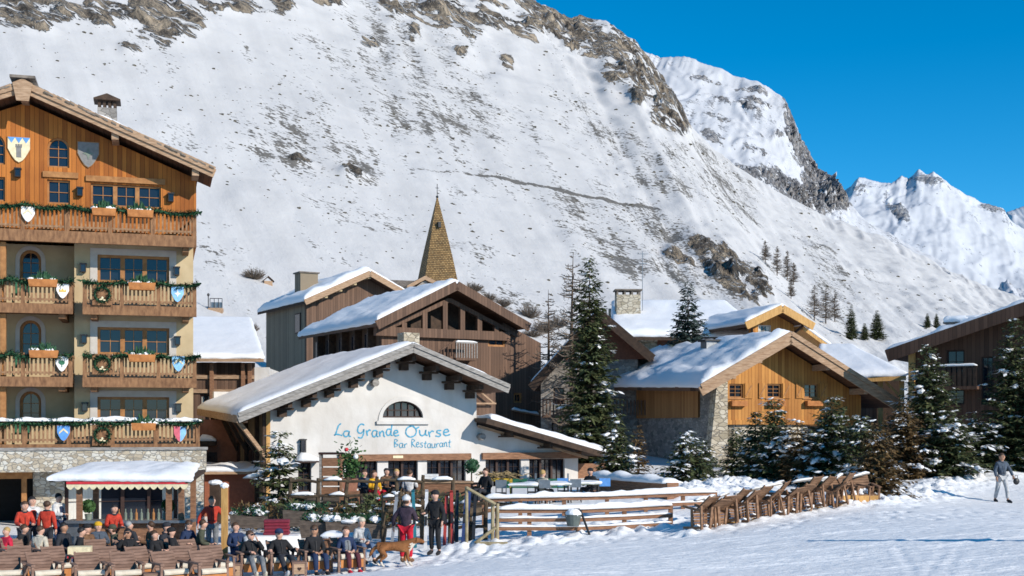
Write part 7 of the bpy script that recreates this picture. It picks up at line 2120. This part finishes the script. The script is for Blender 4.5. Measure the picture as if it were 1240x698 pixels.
# ================================================================== skis, poles
def ski(px, Y, h, lean, tilt, col, label, kind='ski'):
    p = G(px, 0, Y); t = thing(kind, label, kind, p, 0, 'skis leaning on the racks')
    m = MB(); pts = [Vector((0, 0, 0)), Vector((lean * .5, tilt * .5, h * .5)), Vector((lean, tilt, h * .92)), Vector((lean * 1.05, tilt + .03, h * .97)), Vector((lean * 1.05, tilt - .05, h))]
    for a, b_ in zip(pts[:-1], pts[1:]): m.beam(a, b_, .095, .018, (0, 1, 0))
    m.build('blade', col, t)
    MB().beam(pts[1] * .82 + Vector((0, -.04, 0)), pts[1] * 1.12 + Vector((0, -.04, 0)), .07, .06, (0, 1, 0)).build('binding', MAT['black'], t)
cols = [plain('ski_' + k, c, .35) for k, c in dict(navy=(.03, .05, .14), red=(.36, .05, .04), grey=(.22, .23, .25), white=(.6, .6, .6), black=(.02, .02, .022), teal=(.03, .16, .20)).items()]
for i, (px, Y, h, ln, ti, c, lab) in enumerate(((515, 36.3, 1.75, .02, .3, 3, 'pale grey ski standing upright before the person in black'), (560, 36.5, 1.65, .1, .5, 0, 'navy ski leaning on the low rack, left of its pair'), (564, 36.5, 1.68, .1, .5, 0, 'navy ski leaning on the low rack, right of its pair'), (548, 36.8, 1.6, -.05, .4, 1, 'dull red ski leaning left of the navy pair'),
    (553, 36.8, 1.6, .0, .4, 4, 'black ski between the red ski and the navy pair'), (573, 36.6, 1.5, .05, .4, 4, 'short black ski at the right of the navy pair'), (503, 36.9, 1.7, -.1, .4, 5, 'teal ski on the rack behind the man in red trousers'), (474, 37.0, 1.6, .12, .3, 2, 'grey ski leaning left of the man in red trousers'), (538, 36.9, 1.55, .05, .4, 1, 'rust red ski near the right shoulder of the person in black'))):
    ski(px, Y, h, ln, ti, cols[c], lab)

# dark evergreen bushes and dry stalks crowding the foot of the deck
for i, (px, Y, r_, h_, lab) in enumerate(((362, 41.2, .7, .9, 'dark green bush at the left end of the terrace fence'), (398, 40.6, .6, .8, 'yellowish green bush below the drawer stand'), (430, 40.6, .7, .9, 'dark bush below the potted flowering bush'), (456, 40.8, .6, 1.1, 'dark bush behind the left pole of the ski rack'), (486, 40.6, .7, 1.2, 'dark bush behind the man in red trousers'), (518, 40.8, .7, 1.1, 'dark bush behind the upright skis'), (545, 41.0, .6, .9, 'dark bush behind the low rack of skis'), (310, 41.5, 1.0, .9, 'broad dark bush under the snow laden olive fir'))):
    l = at(px, Y); rn = random.Random(300 + i); t = thing('dark_bush', lab, 'bush', l, 0, 'dark bushes along the foot of the terrace')
    m = MB()
    for k in range(420):
        d = Vector((rn.gauss(0, .45) * r_, rn.gauss(0, .3) * r_, rn.uniform(0, 1) ** .8 * h_)); e = d + Vector((rn.uniform(-1, 1), rn.uniform(-1, 1), rn.uniform(-.3, 1.2))).normalized() * rn.uniform(.1, .24); w_ = Vector((rn.uniform(-.04, .04), rn.uniform(-.04, .04), .02))
        m.add([d, d.lerp(e, .5) + w_, e, d.lerp(e, .5) - w_], [(0, 1, 2, 3)])
    m.build('foliage', MAT['needles_brown'] if i % 3 == 1 else MAT['needles'], t)['kind'] = 'stuff'
    m = MB()
    for k in range(7): m.ell((rn.gauss(0, .4) * r_, rn.gauss(0, .3) * r_, h_ * rn.uniform(.55, 1)), (rn.uniform(.06, .16), rn.uniform(.06, .12), rn.uniform(.02, .05)), 7, 4, .25, rn)
    m.build('snow_load', MAT['snow'], t)['kind'] = 'stuff'
# ================================================================== people and the dog
SKINM = {k: mottle('skin_' + k, tuple(x * .85 for x in c), c, 5, .6, .05) for k, c in dict(fair=(.62, .36, .26), tan=(.45, .24, .15)).items()}
CL = {k: mottle('cloth_' + k, tuple(x * .7 for x in c), tuple(min(1, x * 1.2) for x in c), 9, .9, .8) for k, c in dict(
    red=(.46, .045, .025), crimson=(.50, .02, .05), black=(.018, .018, .02), plum=(.045, .03, .045), white=(.62, .61, .60), navy=(.02, .035, .085), jeans=(.10, .15, .24), grey=(.17, .18, .19), bluegrey=(.07, .09, .12),
    maroon=(.085, .022, .03), redpants=(.50, .012, .03), brown=(.16, .085, .045), yellow=(.65, .36, .02), cream=(.50, .45, .36), olive=(.07, .075, .05), dark=(.03, .032, .04), pale=(.42, .42, .42)).items()}
HAIR = {k: plain('hair_' + k, c, .6) for k, c in dict(brown=(.06, .03, .015), blond=(.42, .27, .10), black=(.012, .01, .01), grey=(.3, .29, .28)).items()}
PENDING = []
class SK:
    def __init__(s): s.v, s.r, s.e = [], [], []
    def add(s, p, r, a=None):
        s.v.append(tuple(p)); s.r.append(r)
        if a is not None: s.e.append((a, len(s.v) - 1))
        return len(s.v) - 1
    def chain(s, pts, rs, a=None):
        for p, r in zip(pts, rs): a = s.add(p, r, a)
        return a
    def build(s, name, mat, parent, extra=None, sub=2):
        me = bpy.data.meshes.new(name); me.from_pydata(s.v, s.e, [])
        o = bpy.data.objects.new(name, me); COL.objects.link(o)
        if parent is not None: o.parent = parent
        md = o.modifiers.new('skin', 'SKIN'); md.use_smooth_shade = True
        if not me.skin_vertices: raise RuntimeError('no skin layer')
        for i, d in enumerate(me.skin_vertices[0].data):
            d.radius = (s.r[i], s.r[i]); d.use_root = (i == 0)
        ms = o.modifiers.new('sub', 'SUBSURF'); ms.levels = sub; ms.render_levels = sub
        PENDING.append((o, mat, extra))
        return o
def flush():
    dg = bpy.context.evaluated_depsgraph_get(); dg.update()
    done = []
    for o, mat, extra in PENDING:
        done.append(bpy.data.meshes.new_from_object(o.evaluated_get(dg)))
    for (o, mat, extra), me in zip(PENDING, done):
        o.modifiers.clear()
        if extra is not None:
            vs = [tuple(v.co) for v in me.vertices]; fs = [tuple(p.vertices) for p in me.polygons]
            b_ = len(vs); vs += extra.v; fs += [tuple(b_ + i for i in f) for f in extra.f]
            me = bpy.data.meshes.new(o.name); me.from_pydata(vs, [], fs)
        me.materials.clear()
        mats = mat if isinstance(mat, list) else [mat]
        for m in mats: me.materials.append(m)
        me.polygons.foreach_set('use_smooth', [True] * len(me.polygons))
        if len(mats) > 1:
            for p in me.polygons:
                p.material_index = mats[0]['_pick'](p.center) if False else PICK(p.center)
        o.data = me
    PENDING.clear()
def PICK(c):
    return 1 if (c.y < -.38 and c.z < .62 and c.z > .34) or c.z < .14 else 0

def hand(mb, wrist, d, up, side):
    """palm, four unequal bent fingers and a thumb off the palm's side"""
    d, up = Vector(d).normalized(), Vector(up)
    sd = d.cross(up).normalized(); up = sd.cross(d).normalized(); w_ = Vector(wrist)
    mb.beam(w_ - d * .01, w_ + d * .09, .078, .032, up, taper=1.05)
    for i, ln in enumerate((.072, .082, .076, .058)):
        b_ = w_ + d * .085 + sd * (i - 1.5) * .0195
        k = b_ + d * ln * .5 - up * .008; e = k + d * ln * .42 - up * .03
        mb.tube([b_, k, e], [.0092, .0085, .0065], 5)
    b_ = w_ + d * .03 + sd * side * .036
    mb.tube([b_, b_ + d * .035 + sd * side * .028 - up * .008, b_ + d * .07 + sd * side * .028 - up * .022], [.012, .0105, .0075], 5)

def person(label, loc, face, pose='stand', H=1.72, top='black', legs='dark', shoe='black', hair='brown', hat=None, skin='fair', lean=None, arms=('down', 'down'), legmode=None, vest=None, shades=False, turn=0.0, group=None, skirt=False, long=False):
    k = H / 1.75
    root = thing('person', label, 'person', loc, R(face), group)
    sit = pose == 'sit'
    pz = .45 if sit else .95
    lean = (30 if sit else 0) if lean is None else lean
    ML = Matrix.Rotation(R(-lean), 3, 'X')
    py0 = .0 if not sit else -.02
    pel = Vector((0, py0, pz))
    def U(x, y, z): return (pel + ML @ Vector((x, y, z - .95))) * k
    def V(x, y, z): return Vector((x, y, z)) * k
    belly, chest, nb = U(0, 0, 1.13), U(0, 0, 1.32), U(0, .01, 1.46)
    # the head rises more upright than a leaning back
    up = (ML @ Vector((0, 0, 1))).lerp(Vector((0, -.12, 1)), .6).normalized()
    nk = nb + up * .065 * k; h0 = nb + up * .12 * k + Vector((0, -.015, 0)); h1 = nb + up * .19 * k + Vector((0, -.02, 0)); h2 = nb + up * .265 * k + Vector((0, -.012, 0))
    fz = Vector((math.sin(R(turn)), -math.cos(R(turn)), 0))
    sh = {s: U(.18 * s, 0, 1.40) for s in (-1, 1)}
    el, wr, hd = {}, {}, {}
    for s, mode in zip((-1, 1), arms):
        if mode == 'down': el[s], wr[s], hd[s] = U(.25 * s, .04, 1.14), U(.25 * s, -.06, .90), Vector((0, -.15, -1))
        elif mode == 'lap': el[s], wr[s], hd[s] = U(.27 * s, .02, 1.13), U(.09 * s, -.27, 1.06), Vector((-s * .6, -.6, -.2))
        elif mode == 'fwd': el[s], wr[s], hd[s] = U(.25 * s, -.08, 1.15), U(.16 * s, -.34, 1.16), Vector((-s * .15, -1, .1))
        elif mode == 'face': el[s], wr[s], hd[s] = U(.27 * s, -.16, 1.16), U(.12 * s, -.26, 1.40), Vector((-s * .4, -.1, 1))
        elif mode == 'rest': el[s], wr[s], hd[s] = U(.33 * s, .0, 1.15), U(.36 * s, -.25, 1.10), Vector((0, -1, -.15))
        elif mode == 'wide': el[s], wr[s], hd[s] = U(.36 * s, .02, 1.16), U(.40 * s, -.10, .93), Vector((s * .2, -.3, -1))
    if sit:
        lm = legmode or 'bent'
        hp = {s: V(.10 * s, -.05, .45) for s in (-1, 1)}
        kn = {s: V(.14 * s, -.49, .52) for s in (-1, 1)}
        an = {s: (V(.15 * s, -.56, .09) if lm == 'bent' else V(.12 * s, -.93, .11) if lm == 'out' else V(-.02 * s, -.80, .10 if s > 0 else .2)) for s in (-1, 1)}
        toe = {s: an[s] + Vector((0, -.12, -.03 if lm == 'bent' else .10)) * k for s in (-1, 1)}
    else:
        st = {'stand': 0, 'stride': .22}.get(legmode or 'stand', 0)
        hp = {s: V(.095 * s, 0, .90) for s in (-1, 1)}
        kn = {s: V(.105 * s, -.03 - st * .6 * s, .49) for s in (-1, 1)}
        an = {s: V(.12 * s, .02 - st * s, .08) for s in (-1, 1)}
        toe = {s: an[s] + Vector((.02 * s, -.15, -.04)) * k for s in (-1, 1)}
    # body
    b_ = SK(); i0 = b_.add(pel * k, .115 * k); ib = b_.add(belly, .105 * k, i0); ic = b_.add(chest, .12 * k, ib)
    b_.chain([nb, nk, h0, h1, h2], [.07 * k, .060 * k, .098 * k, .124 * k, .085 * k], ic)
    ex = MB()
    for s in (-1, 1):
        b_.chain([sh[s], el[s], wr[s]], [.058 * k, .043 * k, .031 * k], ic)
        b_.chain([hp[s], kn[s], an[s], toe[s]], [.085 * k, .058 * k, .042 * k, .035 * k], i0)
        hand(ex, wr[s], hd[s], Vector((0, 0, 1)) if abs(hd[s].normalized().z) < .8 else Vector((s, 0, 0)), -s)
    sdv = fz.cross(Vector((0, 0, 1)))
    c = h1 + fz * .088 * k
    ex.beam(c + Vector((0, 0, .03)) * k, c + fz * .026 * k - Vector((0, 0, .012)) * k, .024 * k, .022 * k)      # nose
    for s in (-1, 1): ex.ell(h1 + sdv * s * .088 * k - Vector((0, 0, .005)), (.016 * k, .022 * k, .032 * k), 6, 5)  # ears
    b_.build('body', SKINM[skin], root, ex, 2)
    ey = MB()
    if shades:
        ey.beam(h1 + fz * .098 * k + sdv * .075 * k + Vector((0, 0, .03)) * k, h1 + fz * .098 * k - sdv * .075 * k + Vector((0, 0, .03)) * k, .02 * k, .042 * k)
        for s in (-1, 1): ey.beam(h1 + fz * .095 * k + sdv * s * .075 * k + Vector((0, 0, .03)) * k, h1 + sdv * s * .085 * k + Vector((0, 0, .03)) * k, .01 * k, .014 * k)
        ey.build('sunglasses', MAT['black'], root)
    else:
        for s in (-1, 1): ey.ell(h1 + fz * .086 * k + sdv * s * .033 * k + Vector((0, 0, .028)) * k, (.012 * k, .012 * k, .009 * k), 6, 4)
        ey.build('eyes', HAIR['black'], root)
    MB().beam(h1 + fz * .088 * k + sdv * .022 * k - Vector((0, 0, .045)) * k, h1 + fz * .088 * k - sdv * .022 * k - Vector((0, 0, .045)) * k, .012 * k, .009 * k).build('mouth', SKINM['tan'], root)
    # jacket
    j = SK(); bl = .80 if long else .84
    j0 = j.add(U(0, 0, bl + .03) if not sit else U(0, -.02, .93), .165 * k); j1 = j.add(belly, .140 * k, j0); j2 = j.add(U(0, 0, 1.31), .150 * k, j1); j.add(nb + Vector((0, 0, .01)), .085 * k, j2)
    for s in (-1, 1): j.chain([sh[s], el[s], wr[s].lerp(el[s], .08)], [.088 * k, .066 * k, .052 * k], j2)
    j.build('jacket', CL[top], root)
    cn = nb + Vector((0, 0, .02)); m = MB()
    m.tube([cn + Vector((.085 * math.cos(a), .085 * math.sin(a), .02 * math.sin(a))) * k for a in [2 * math.pi * q / 12 for q in range(13)]], .028 * k, 6, False); m.build('collar', CL['dark' if top in ('black', 'plum', 'red') else top], root, True)
    zp = MB()
    f0, f1 = U(0, -.150, 1.02), U(0, -.158, 1.36)
    zp.beam(f0, f1, .010 * k, .010 * k, (0, 1, 0)); zp.build('zip', MAT['black'], root)
    for s in (-1, 1):
        pk = U(.085 * s, -.138, 1.06); MB().beam(pk + Vector((-.045 * k, 0, .01)), pk + Vector((.045 * k, 0, -.01)), .02 * k, .012 * k, (0, 1, 0)).build('pocket', CL['dark' if top != 'dark' else 'black'], root)
    if vest:
        v_ = SK(); a = v_.add(U(0, 0, .98), .163 * k); a = v_.add(belly, .152 * k, a); a = v_.add(U(0, 0, 1.31), .165 * k, a); v_.add(U(0, 0, 1.42), .13 * k, a)
        v_.build('waistcoat', CL[vest], root)
    tr = SK(); t0 = tr.add(pel * k + Vector((0, 0, .02)), .145 * k)
    for s in (-1, 1): tr.chain([hp[s], kn[s], an[s] + (kn[s] - an[s]) * .08], [.108 * k, .080 * k, .066 * k], t0)
    tr.build('trousers', CL[legs], root)
    for s in (-1, 1):
        d = (toe[s] - an[s]); d.normalize()
        MB().ell((an[s] + toe[s]) / 2 + Vector((0, 0, -.02)), (.058 * k, .15 * k, .062 * k), 10, 6, 0, random, 0, Vector((0, -1, 0)).rotation_difference(d).to_matrix()).build('boot', CL[shoe], root)
    # hair / hat
    m = MB(); back = -fz
    if hat:
        m.ell(h1 + Vector((0, 0, .062)) * k + back * .014, (.120 * k, .124 * k, .095 * k), 14, 8)
        if hat[0] == 'cap': m.beam(h1 + fz * .09 * k + Vector((0, 0, .06)) * k, h1 + fz * .20 * k + Vector((0, 0, .045)) * k, .13 * k, .014)
        m.build('hat', CL[hat[1]] if hat[1] in CL else MAT[hat[1]], root, True)
        m = MB(); m.ell(h1 + back * .035 * k - Vector((0, 0, .02)) * k, (.096 * k, .085 * k, .09 * k), 12, 7); m.build('hair', HAIR[hair], root, True)
    else:
        m.ell(h1 + Vector((0, 0, .040)) * k + back * .034 * k, (.112 * k, .106 * k, .104 * k), 14, 8, .06)
        if long or skirt: m.ell(h1 + back * .05 * k - Vector((0, 0, .1)) * k, (.10 * k, .065 * k, .14 * k), 12, 7)
        m.build('hair', HAIR[hair], root, True)
    return root

# the four sunbathers
def seat_of(key): return seats[key]
F_ = lambda i: 24 + i * 2
person('person leaning back in a black jacket and faded grey jeans, hand raised to the face', seats[('sun', 0)] + Vector((0, 0, -.03)), F_(0), 'sit', 1.76, 'black', 'grey', 'cream', 'brown', arms=('lap', 'face'), legmode='out', shades=True, turn=35)
person('person in a black cap and black jacket lounging with legs stretched out', seats[('sun', 1)] + Vector((0, 0, -.03)), F_(1), 'sit', 1.78, 'black', 'dark', 'pale', 'black', ('cap', 'navy'), arms=('rest', 'rest'), legmode='out', turn=-10)
person('person in sunglasses and a black jacket with hands clasped, wearing navy trousers', seats[('sun', 2)] + Vector((0, 0, -.03)), F_(2), 'sit', 1.80, 'black', 'navy', 'black', 'brown', arms=('lap', 'lap'), shades=True, lean=8, skin='tan', turn=-20)
person('person with dark hair in a navy top and grey waistcoat with maroon trousers', seats[('sun', 3)] + Vector((0, 0, -.03)), F_(3), 'sit', 1.68, 'navy', 'maroon', 'redpants', 'brown', arms=('lap', 'lap'), vest='grey', lean=12, long=True, turn=-25)
p = G(438, 0, 35.2)
person('person in a pale top and blue jeans half hidden by the snowy table', p, 30, 'sit', 1.7, 'pale', 'jeans', 'brown', 'brown', ('beanie', 'cream'), arms=('fwd', 'lap'), lean=5)
# standing near the racks
person('person seen from behind in a plum jacket, bright red trousers and white hat', G(492, 0, 34.4), 165, 'stand', 1.80, 'plum', 'redpants', 'brown', 'brown', ('beanie', 'white'), arms=('fwd', 'wide'))
person('person all in black ski clothes standing beside an upright ski', G(527, 0, 35.4), -25, 'stand', 1.78, 'black', 'black', 'black', 'black', ('beanie', 'black'), arms=('fwd', 'down'))
# around the kiosk
person('person in a red jacket over a white shirt serving at a small table', G(29, 0, 36.6), 35, 'stand', 1.74, 'red', 'dark', 'black', 'brown', arms=('fwd', 'fwd'), lean=-8)
person('person in a red waistcoat with white sleeves, standing between two red jackets', G(39, 0, 37.4), 40, 'stand', 1.80, 'white', 'dark', 'black', 'black', vest='red', arms=('down', 'fwd'))
person('person in a red jacket seen from behind, right of the white sleeved waiter', G(57, 0, 36.9), 175, 'stand', 1.72, 'red', 'dark', 'black', 'brown', arms=('down', 'down'))
person('person in white sleeves and a dark blue waistcoat beside the kiosk end', G(71, 0, 38.6), 70, 'stand', 1.78, 'white', 'navy', 'black', 'black', vest='navy', arms=('fwd', 'down'))
person('person in a red jacket facing the sun right of the kiosk, by the bright post', G(257, 0, 37.6), 8, 'stand', 1.78, 'red', 'grey', 'black', 'brown', arms=('wide', 'wide'), lean=-3)
person('person in a dull red jacket bending at the kiosk counter', G(136, 0, 36.8), 40, 'stand', 1.66, 'red', 'brown', 'black', 'black', arms=('fwd', 'fwd'), lean=-14)
person('person with blond hair in a crimson jacket, seated nearest the photo edge', G(6, 0, 34.9), -30, 'sit', 1.62, 'crimson', 'pale', 'brown', 'blond', arms=('lap', 'lap'), lean=8)
person('person in a dark suit jacket with grey collar, seated in profile before the kiosk', G(77, 0, 35.2), 70, 'sit', 1.78, 'dark', 'dark', 'black', 'black', arms=('lap', 'lap'), lean=2, skin='tan', turn=0)
person('person in a brown fur coat and black hat, seated left of the bending red jacket', G(106, 0, 35.4), 60, 'sit', 1.70, 'brown', 'dark', 'black', 'black', ('beanie', 'black'), arms=('lap', 'lap'), lean=4, vest='brown')
person('person with a yellow hat and grey coat seated behind the fur coat', G(121, 0, 36.2), 30, 'sit', 1.74, 'bluegrey', 'dark', 'black', 'blond', ('beanie', 'yellow'), arms=('lap', 'lap'))
person('person in black with sunglasses, reclining in the third chair row', seats[('third', 3)] + Vector((0, 0, -.03)), 20, 'sit', 1.76, 'black', 'dark', 'black', 'black', arms=('face', 'lap'), shades=True, turn=-20, skin='tan')
person('person in a black coat with auburn hair seated near the kiosk pot plants', seats[('third', 4)] + Vector((0, 0, -.03)), 60, 'sit', 1.70, 'black', 'dark', 'brown', 'brown', arms=('lap', 'lap'), long=True)
person('person in a charcoal jacket leaning forward before the menu cards', G(196, 0, 35.6), 75, 'sit', 1.76, 'dark', 'dark', 'black', 'black', ('beanie', 'dark'), arms=('fwd', 'fwd'), lean=-12)
person('person in a dark green jacket bent over beside the red jacketed man', G(238, 0, 36.2), 100, 'sit', 1.78, 'olive', 'dark', 'black', 'brown', arms=('fwd', 'fwd'), lean=-16)
person('person in a navy coat seated behind the bright timber post', G(287, 0, 35.6), 40, 'sit', 1.7, 'navy', 'navy', 'black', 'brown', arms=('lap', 'lap'), lean=12)
for px, Y, face, kw, lab in ((92, 34.6, 110, dict(top='black', hair='black'), 'person in black with a bare dark head, seated left of the cream box'), (142, 35.4, -70, dict(top='olive', hair='brown', hat=('beanie', 'olive')), 'person in a dark green hat and coat seated below the bending red jacket'),
    (160, 36.4, 150, dict(top='dark', hair='grey'), 'grey haired person in a dark coat close under the kiosk counter'), (181, 36.2, -65, dict(top='brown', hair='brown'), 'person in a brown jacket seated before the kiosk bottles'), (214, 34.8, 100, dict(top='black', hair='black', hat=('beanie', 'black')), 'person in a black hat and jacket low among the chairs near the menu cards'),
    (226, 36.4, 60, dict(top='navy', hair='brown', shades=True), 'person in navy with sunglasses seated at the right end of the kiosk'), (46, 34.8, 165, dict(top='cream', hair='brown'), 'person in a cream jumper seated before the low wooden table'), (22, 35.4, 80, dict(top='black', hair='brown'), 'person in black seated right of the crimson jacket')):
    person(lab, G(px, 0, Y), face, 'sit', 1.7, arms=('lap', 'fwd'), lean=rnd.uniform(-18, 28), turn=rnd.uniform(-40, 40), **dict(kw))
t = thing('low_table', 'low wooden table before the two red jacketed waiters', 'table', G(46, 0, 35.9), .1)
MB().box(-.5, .5, -.3, .3, .62, .67).build('tabletop', SLAT, t)
for x, y in ((-.44, -.25), (.44, -.25), (-.44, .25), (.44, .25)): MB().box(x - .03, x + .03, y - .03, y + .03, 0, .62).build('leg', SLAT, t)
t = thing('table_box', 'cream box with a red edge lying on a chair in the crowd', 'box', G(97, 0, 34.2) + Vector((0, 0, .45)), .2)
MB().box(-.3, .3, -.2, .2, .08, .3).build('body', C_['cream'], t); MB().box(-.31, .31, -.21, .21, 0, .077).build('red_edge', C_['red'], t)
# guests on the terrace behind the fence
for px, Y, face, kw, lab in ((441, 44.5, 30, dict(top='bluegrey', hair='brown'), 'person in a blue grey jacket seated left of the yellow jacket on the terrace'), (453, 44.0, 40, dict(top='yellow', vest=None, hair='brown', legs='redpants'), 'person in a bright yellow jacket seated on the terrace'),
    (480, 45.2, 10, dict(top='dark', hair='blond'), 'person in dark clothes seated between the yellow jacket and the white jumper'), (496, 44.6, 170, dict(top='white', hair='brown'), 'person in a white jumper seated with back turned on the terrace'), (588, 44.6, -40, dict(top='black', hair='brown', H=1.78), 'person in black sitting upright beside the straw heaped bench'),
    (657, 44.4, 150, dict(top='cream', hair='blond'), 'person with blond hair and a cream top before the green wind screen'), (715, 46.2, -30, dict(top='black', hair='black', hat=('beanie', 'black')), 'person in black at the right corner of the lean to'), (468, 46.0, 20, dict(top='brown', hair='black'), 'person in brown seated close to the glazed door')):
    kw = dict(kw); h_ = kw.pop('H', 1.7)
    c = thing('terrace_stool', 'plain stool under the ' + lab.replace('seated ', '').replace('sitting upright ', ''), 'stool', tpt(px, Y), 0, 'stools of the terrace guests')
    MB().box(-.2, .2, -.2, .2, .40, .44).build('seat', SLAT, c)
    for x in (-.16, .16):
        for y in (-.16, .16): MB().box(x - .02, x + .02, y - .02, y + .02, 0, .40).build('leg', SLAT, c)
    w_ = len(c['label'].split())
    if w_ > 16: c['label'] = ' '.join(c['label'].split()[:16])
    person(lab, tpt(px, Y) + Vector((0, 0, .0)), face, 'sit', h_, lean=2, arms=('fwd', 'lap'), **kw)
# the skier
sk = G(1213, 610, 46.5)
person('person in a blue grey jumper and pale trousers walking across the snow', sk, 12, 'stand', 1.80, 'bluegrey', 'pale', 'black', 'brown', arms=('down', 'wide'), skin='tan', legmode='stride')
t = thing('shoulder_bag', 'black bag hanging at the hand of the person crossing the snow', 'bag', sk + Vector((.50, -.12, .70)), .2)
MB().ell((0, 0, .08), (.13, .08, .13), 10, 7).build('bag_body', MAT['black'], t); MB().tube([(-.06, 0, .2), (-.05, 0, .30), (.05, 0, .30), (.06, 0, .2)], .012, 5).build('strap', MAT['black'], t)

# ---- the dog: brown coat, pale neck and chest, facing the racks on the right
DOGB = mottle('dog_coat', (.13, .048, .015), (.30, .125, .045), 4, .9, .3)
DOGW = mottle('dog_white', (.50, .44, .36), (.66, .60, .52), 6, .9, .3)
dg_ = thing('dog', 'long haired brown dog with a pale collar of fur standing on the snow', 'dog', G(478, 0, 33.6), R(100))
d = SK()
r0 = d.add((0, .34, .56), .135); r1 = d.add((0, .12, .555), .125, r0); r2 = d.add((0, -.12, .54), .15, r1); r3 = d.add((0, -.32, .55), .165, r2)
n1 = d.add((0, -.46, .64), .12, r3); n2 = d.add((0, -.56, .70), .095, n1); n3 = d.add((0, -.66, .70), .082, n2); n4 = d.add((0, -.76, .66), .05, n3); d.add((0, -.82, .645), .034, n4)
for s in (-1, 1):
    d.chain([(.09 * s, -.34, .40), (.09 * s, -.31 + .03 * s, .24), (.09 * s, -.36 + .05 * s, .07), (.09 * s, -.42 + .05 * s, .03)], [.065, .042, .034, .036], r3)
    d.chain([(.09 * s, .36, .42), (.1 * s, .28 + .05 * s, .30), (.1 * s, .44 + .05 * s, .19), (.1 * s, .40 + .05 * s, .05), (.1 * s, .33 + .05 * s, .03)], [.09, .06, .036, .032, .036], r0)
d.chain([(0, .50, .55), (0, .62, .42), (0, .68, .28)], [.05, .055, .03], r0)
ex = MB()
for s in (-1, 1): ex.beam((.055 * s, -.60, .77), (.095 * s, -.58, .68), .05, .02, (0, 1, 0))
d.build('body', [DOGB, DOGW], dg_, ex, 2)
rn = random.Random(3); m = MB()
for q in range(900):                                            # shaggy coat
    y = rn.uniform(-.42, .46); a = rn.uniform(-2.0, 2.0); rr_ = .118 + .03 * max(0, -y)
    c = Vector((rr_ * math.sin(a), y, .55 + rr_ * math.cos(a))); e = c + Vector((math.sin(a) * .035, .05, -.05 - .03 * rn.random())); w_ = Vector((.008 * math.cos(a), .012, 0))
    m.add([c + w_, c - w_, e], [(0, 1, 2)])
for q in range(160):
    t_ = rn.random(); c = Vector((rn.uniform(-.03, .03), .50 + .18 * t_, .55 - .27 * t_)); e = c + Vector((rn.uniform(-.05, .05), .05, -.1)); m.add([c + Vector((.012, 0, 0)), c - Vector((.012, 0, 0)), e], [(0, 1, 2)])
m.build('fur', DOGB, dg_)
m = MB()
for q in range(260):
    a = rn.uniform(0, 6.28); c = Vector((.10 * math.sin(a), -.42 + rn.uniform(-.06, .06), .62 + .10 * math.cos(a))); e = c + Vector((math.sin(a) * .03, .03, -.08)); m.add([c + Vector((.012, 0, 0)), c - Vector((.012, 0, 0)), e], [(0, 1, 2)])
m.build('neck_fur', DOGW, dg_)
MB().ell((0, -.85, .655), (.02, .018, .016), 7, 5).build('nose', MAT['black'], dg_)
m = MB()
for s in (-1, 1): m.ell((.05 * s, -.70, .74), (.012, .012, .012), 6, 5)
m.build('eyes', MAT['black'], dg_)
flush()

# pole with a flag panel beyond the right edge: it throws the long thin shadow over the piste
_tip = G(1022, 655); _L = 2.6 / math.tan(R(SUN_EL))
p = Vector((_tip.x + math.sin(R(SUN_AZ)) * _L, _tip.y - math.cos(R(SUN_AZ)) * _L, 0)); p.z = gz(p.x, p.y)
t = thing('piste_marker', 'tall orange piste marker pole with a round disc at the edge of the piste', 'marker', p)
MB().tube([(0, 0, -.3), (0, 0, 2.7)], .09, 8).build('pole', plain('orange_pole', (.6, .16, .02), .5), t)
o = MB().tube([(0, -.02, 1.1), (0, .02, 1.1)], .34, 18).build('disc', plain('orange_disc', (.6, .16, .02), .5), t)
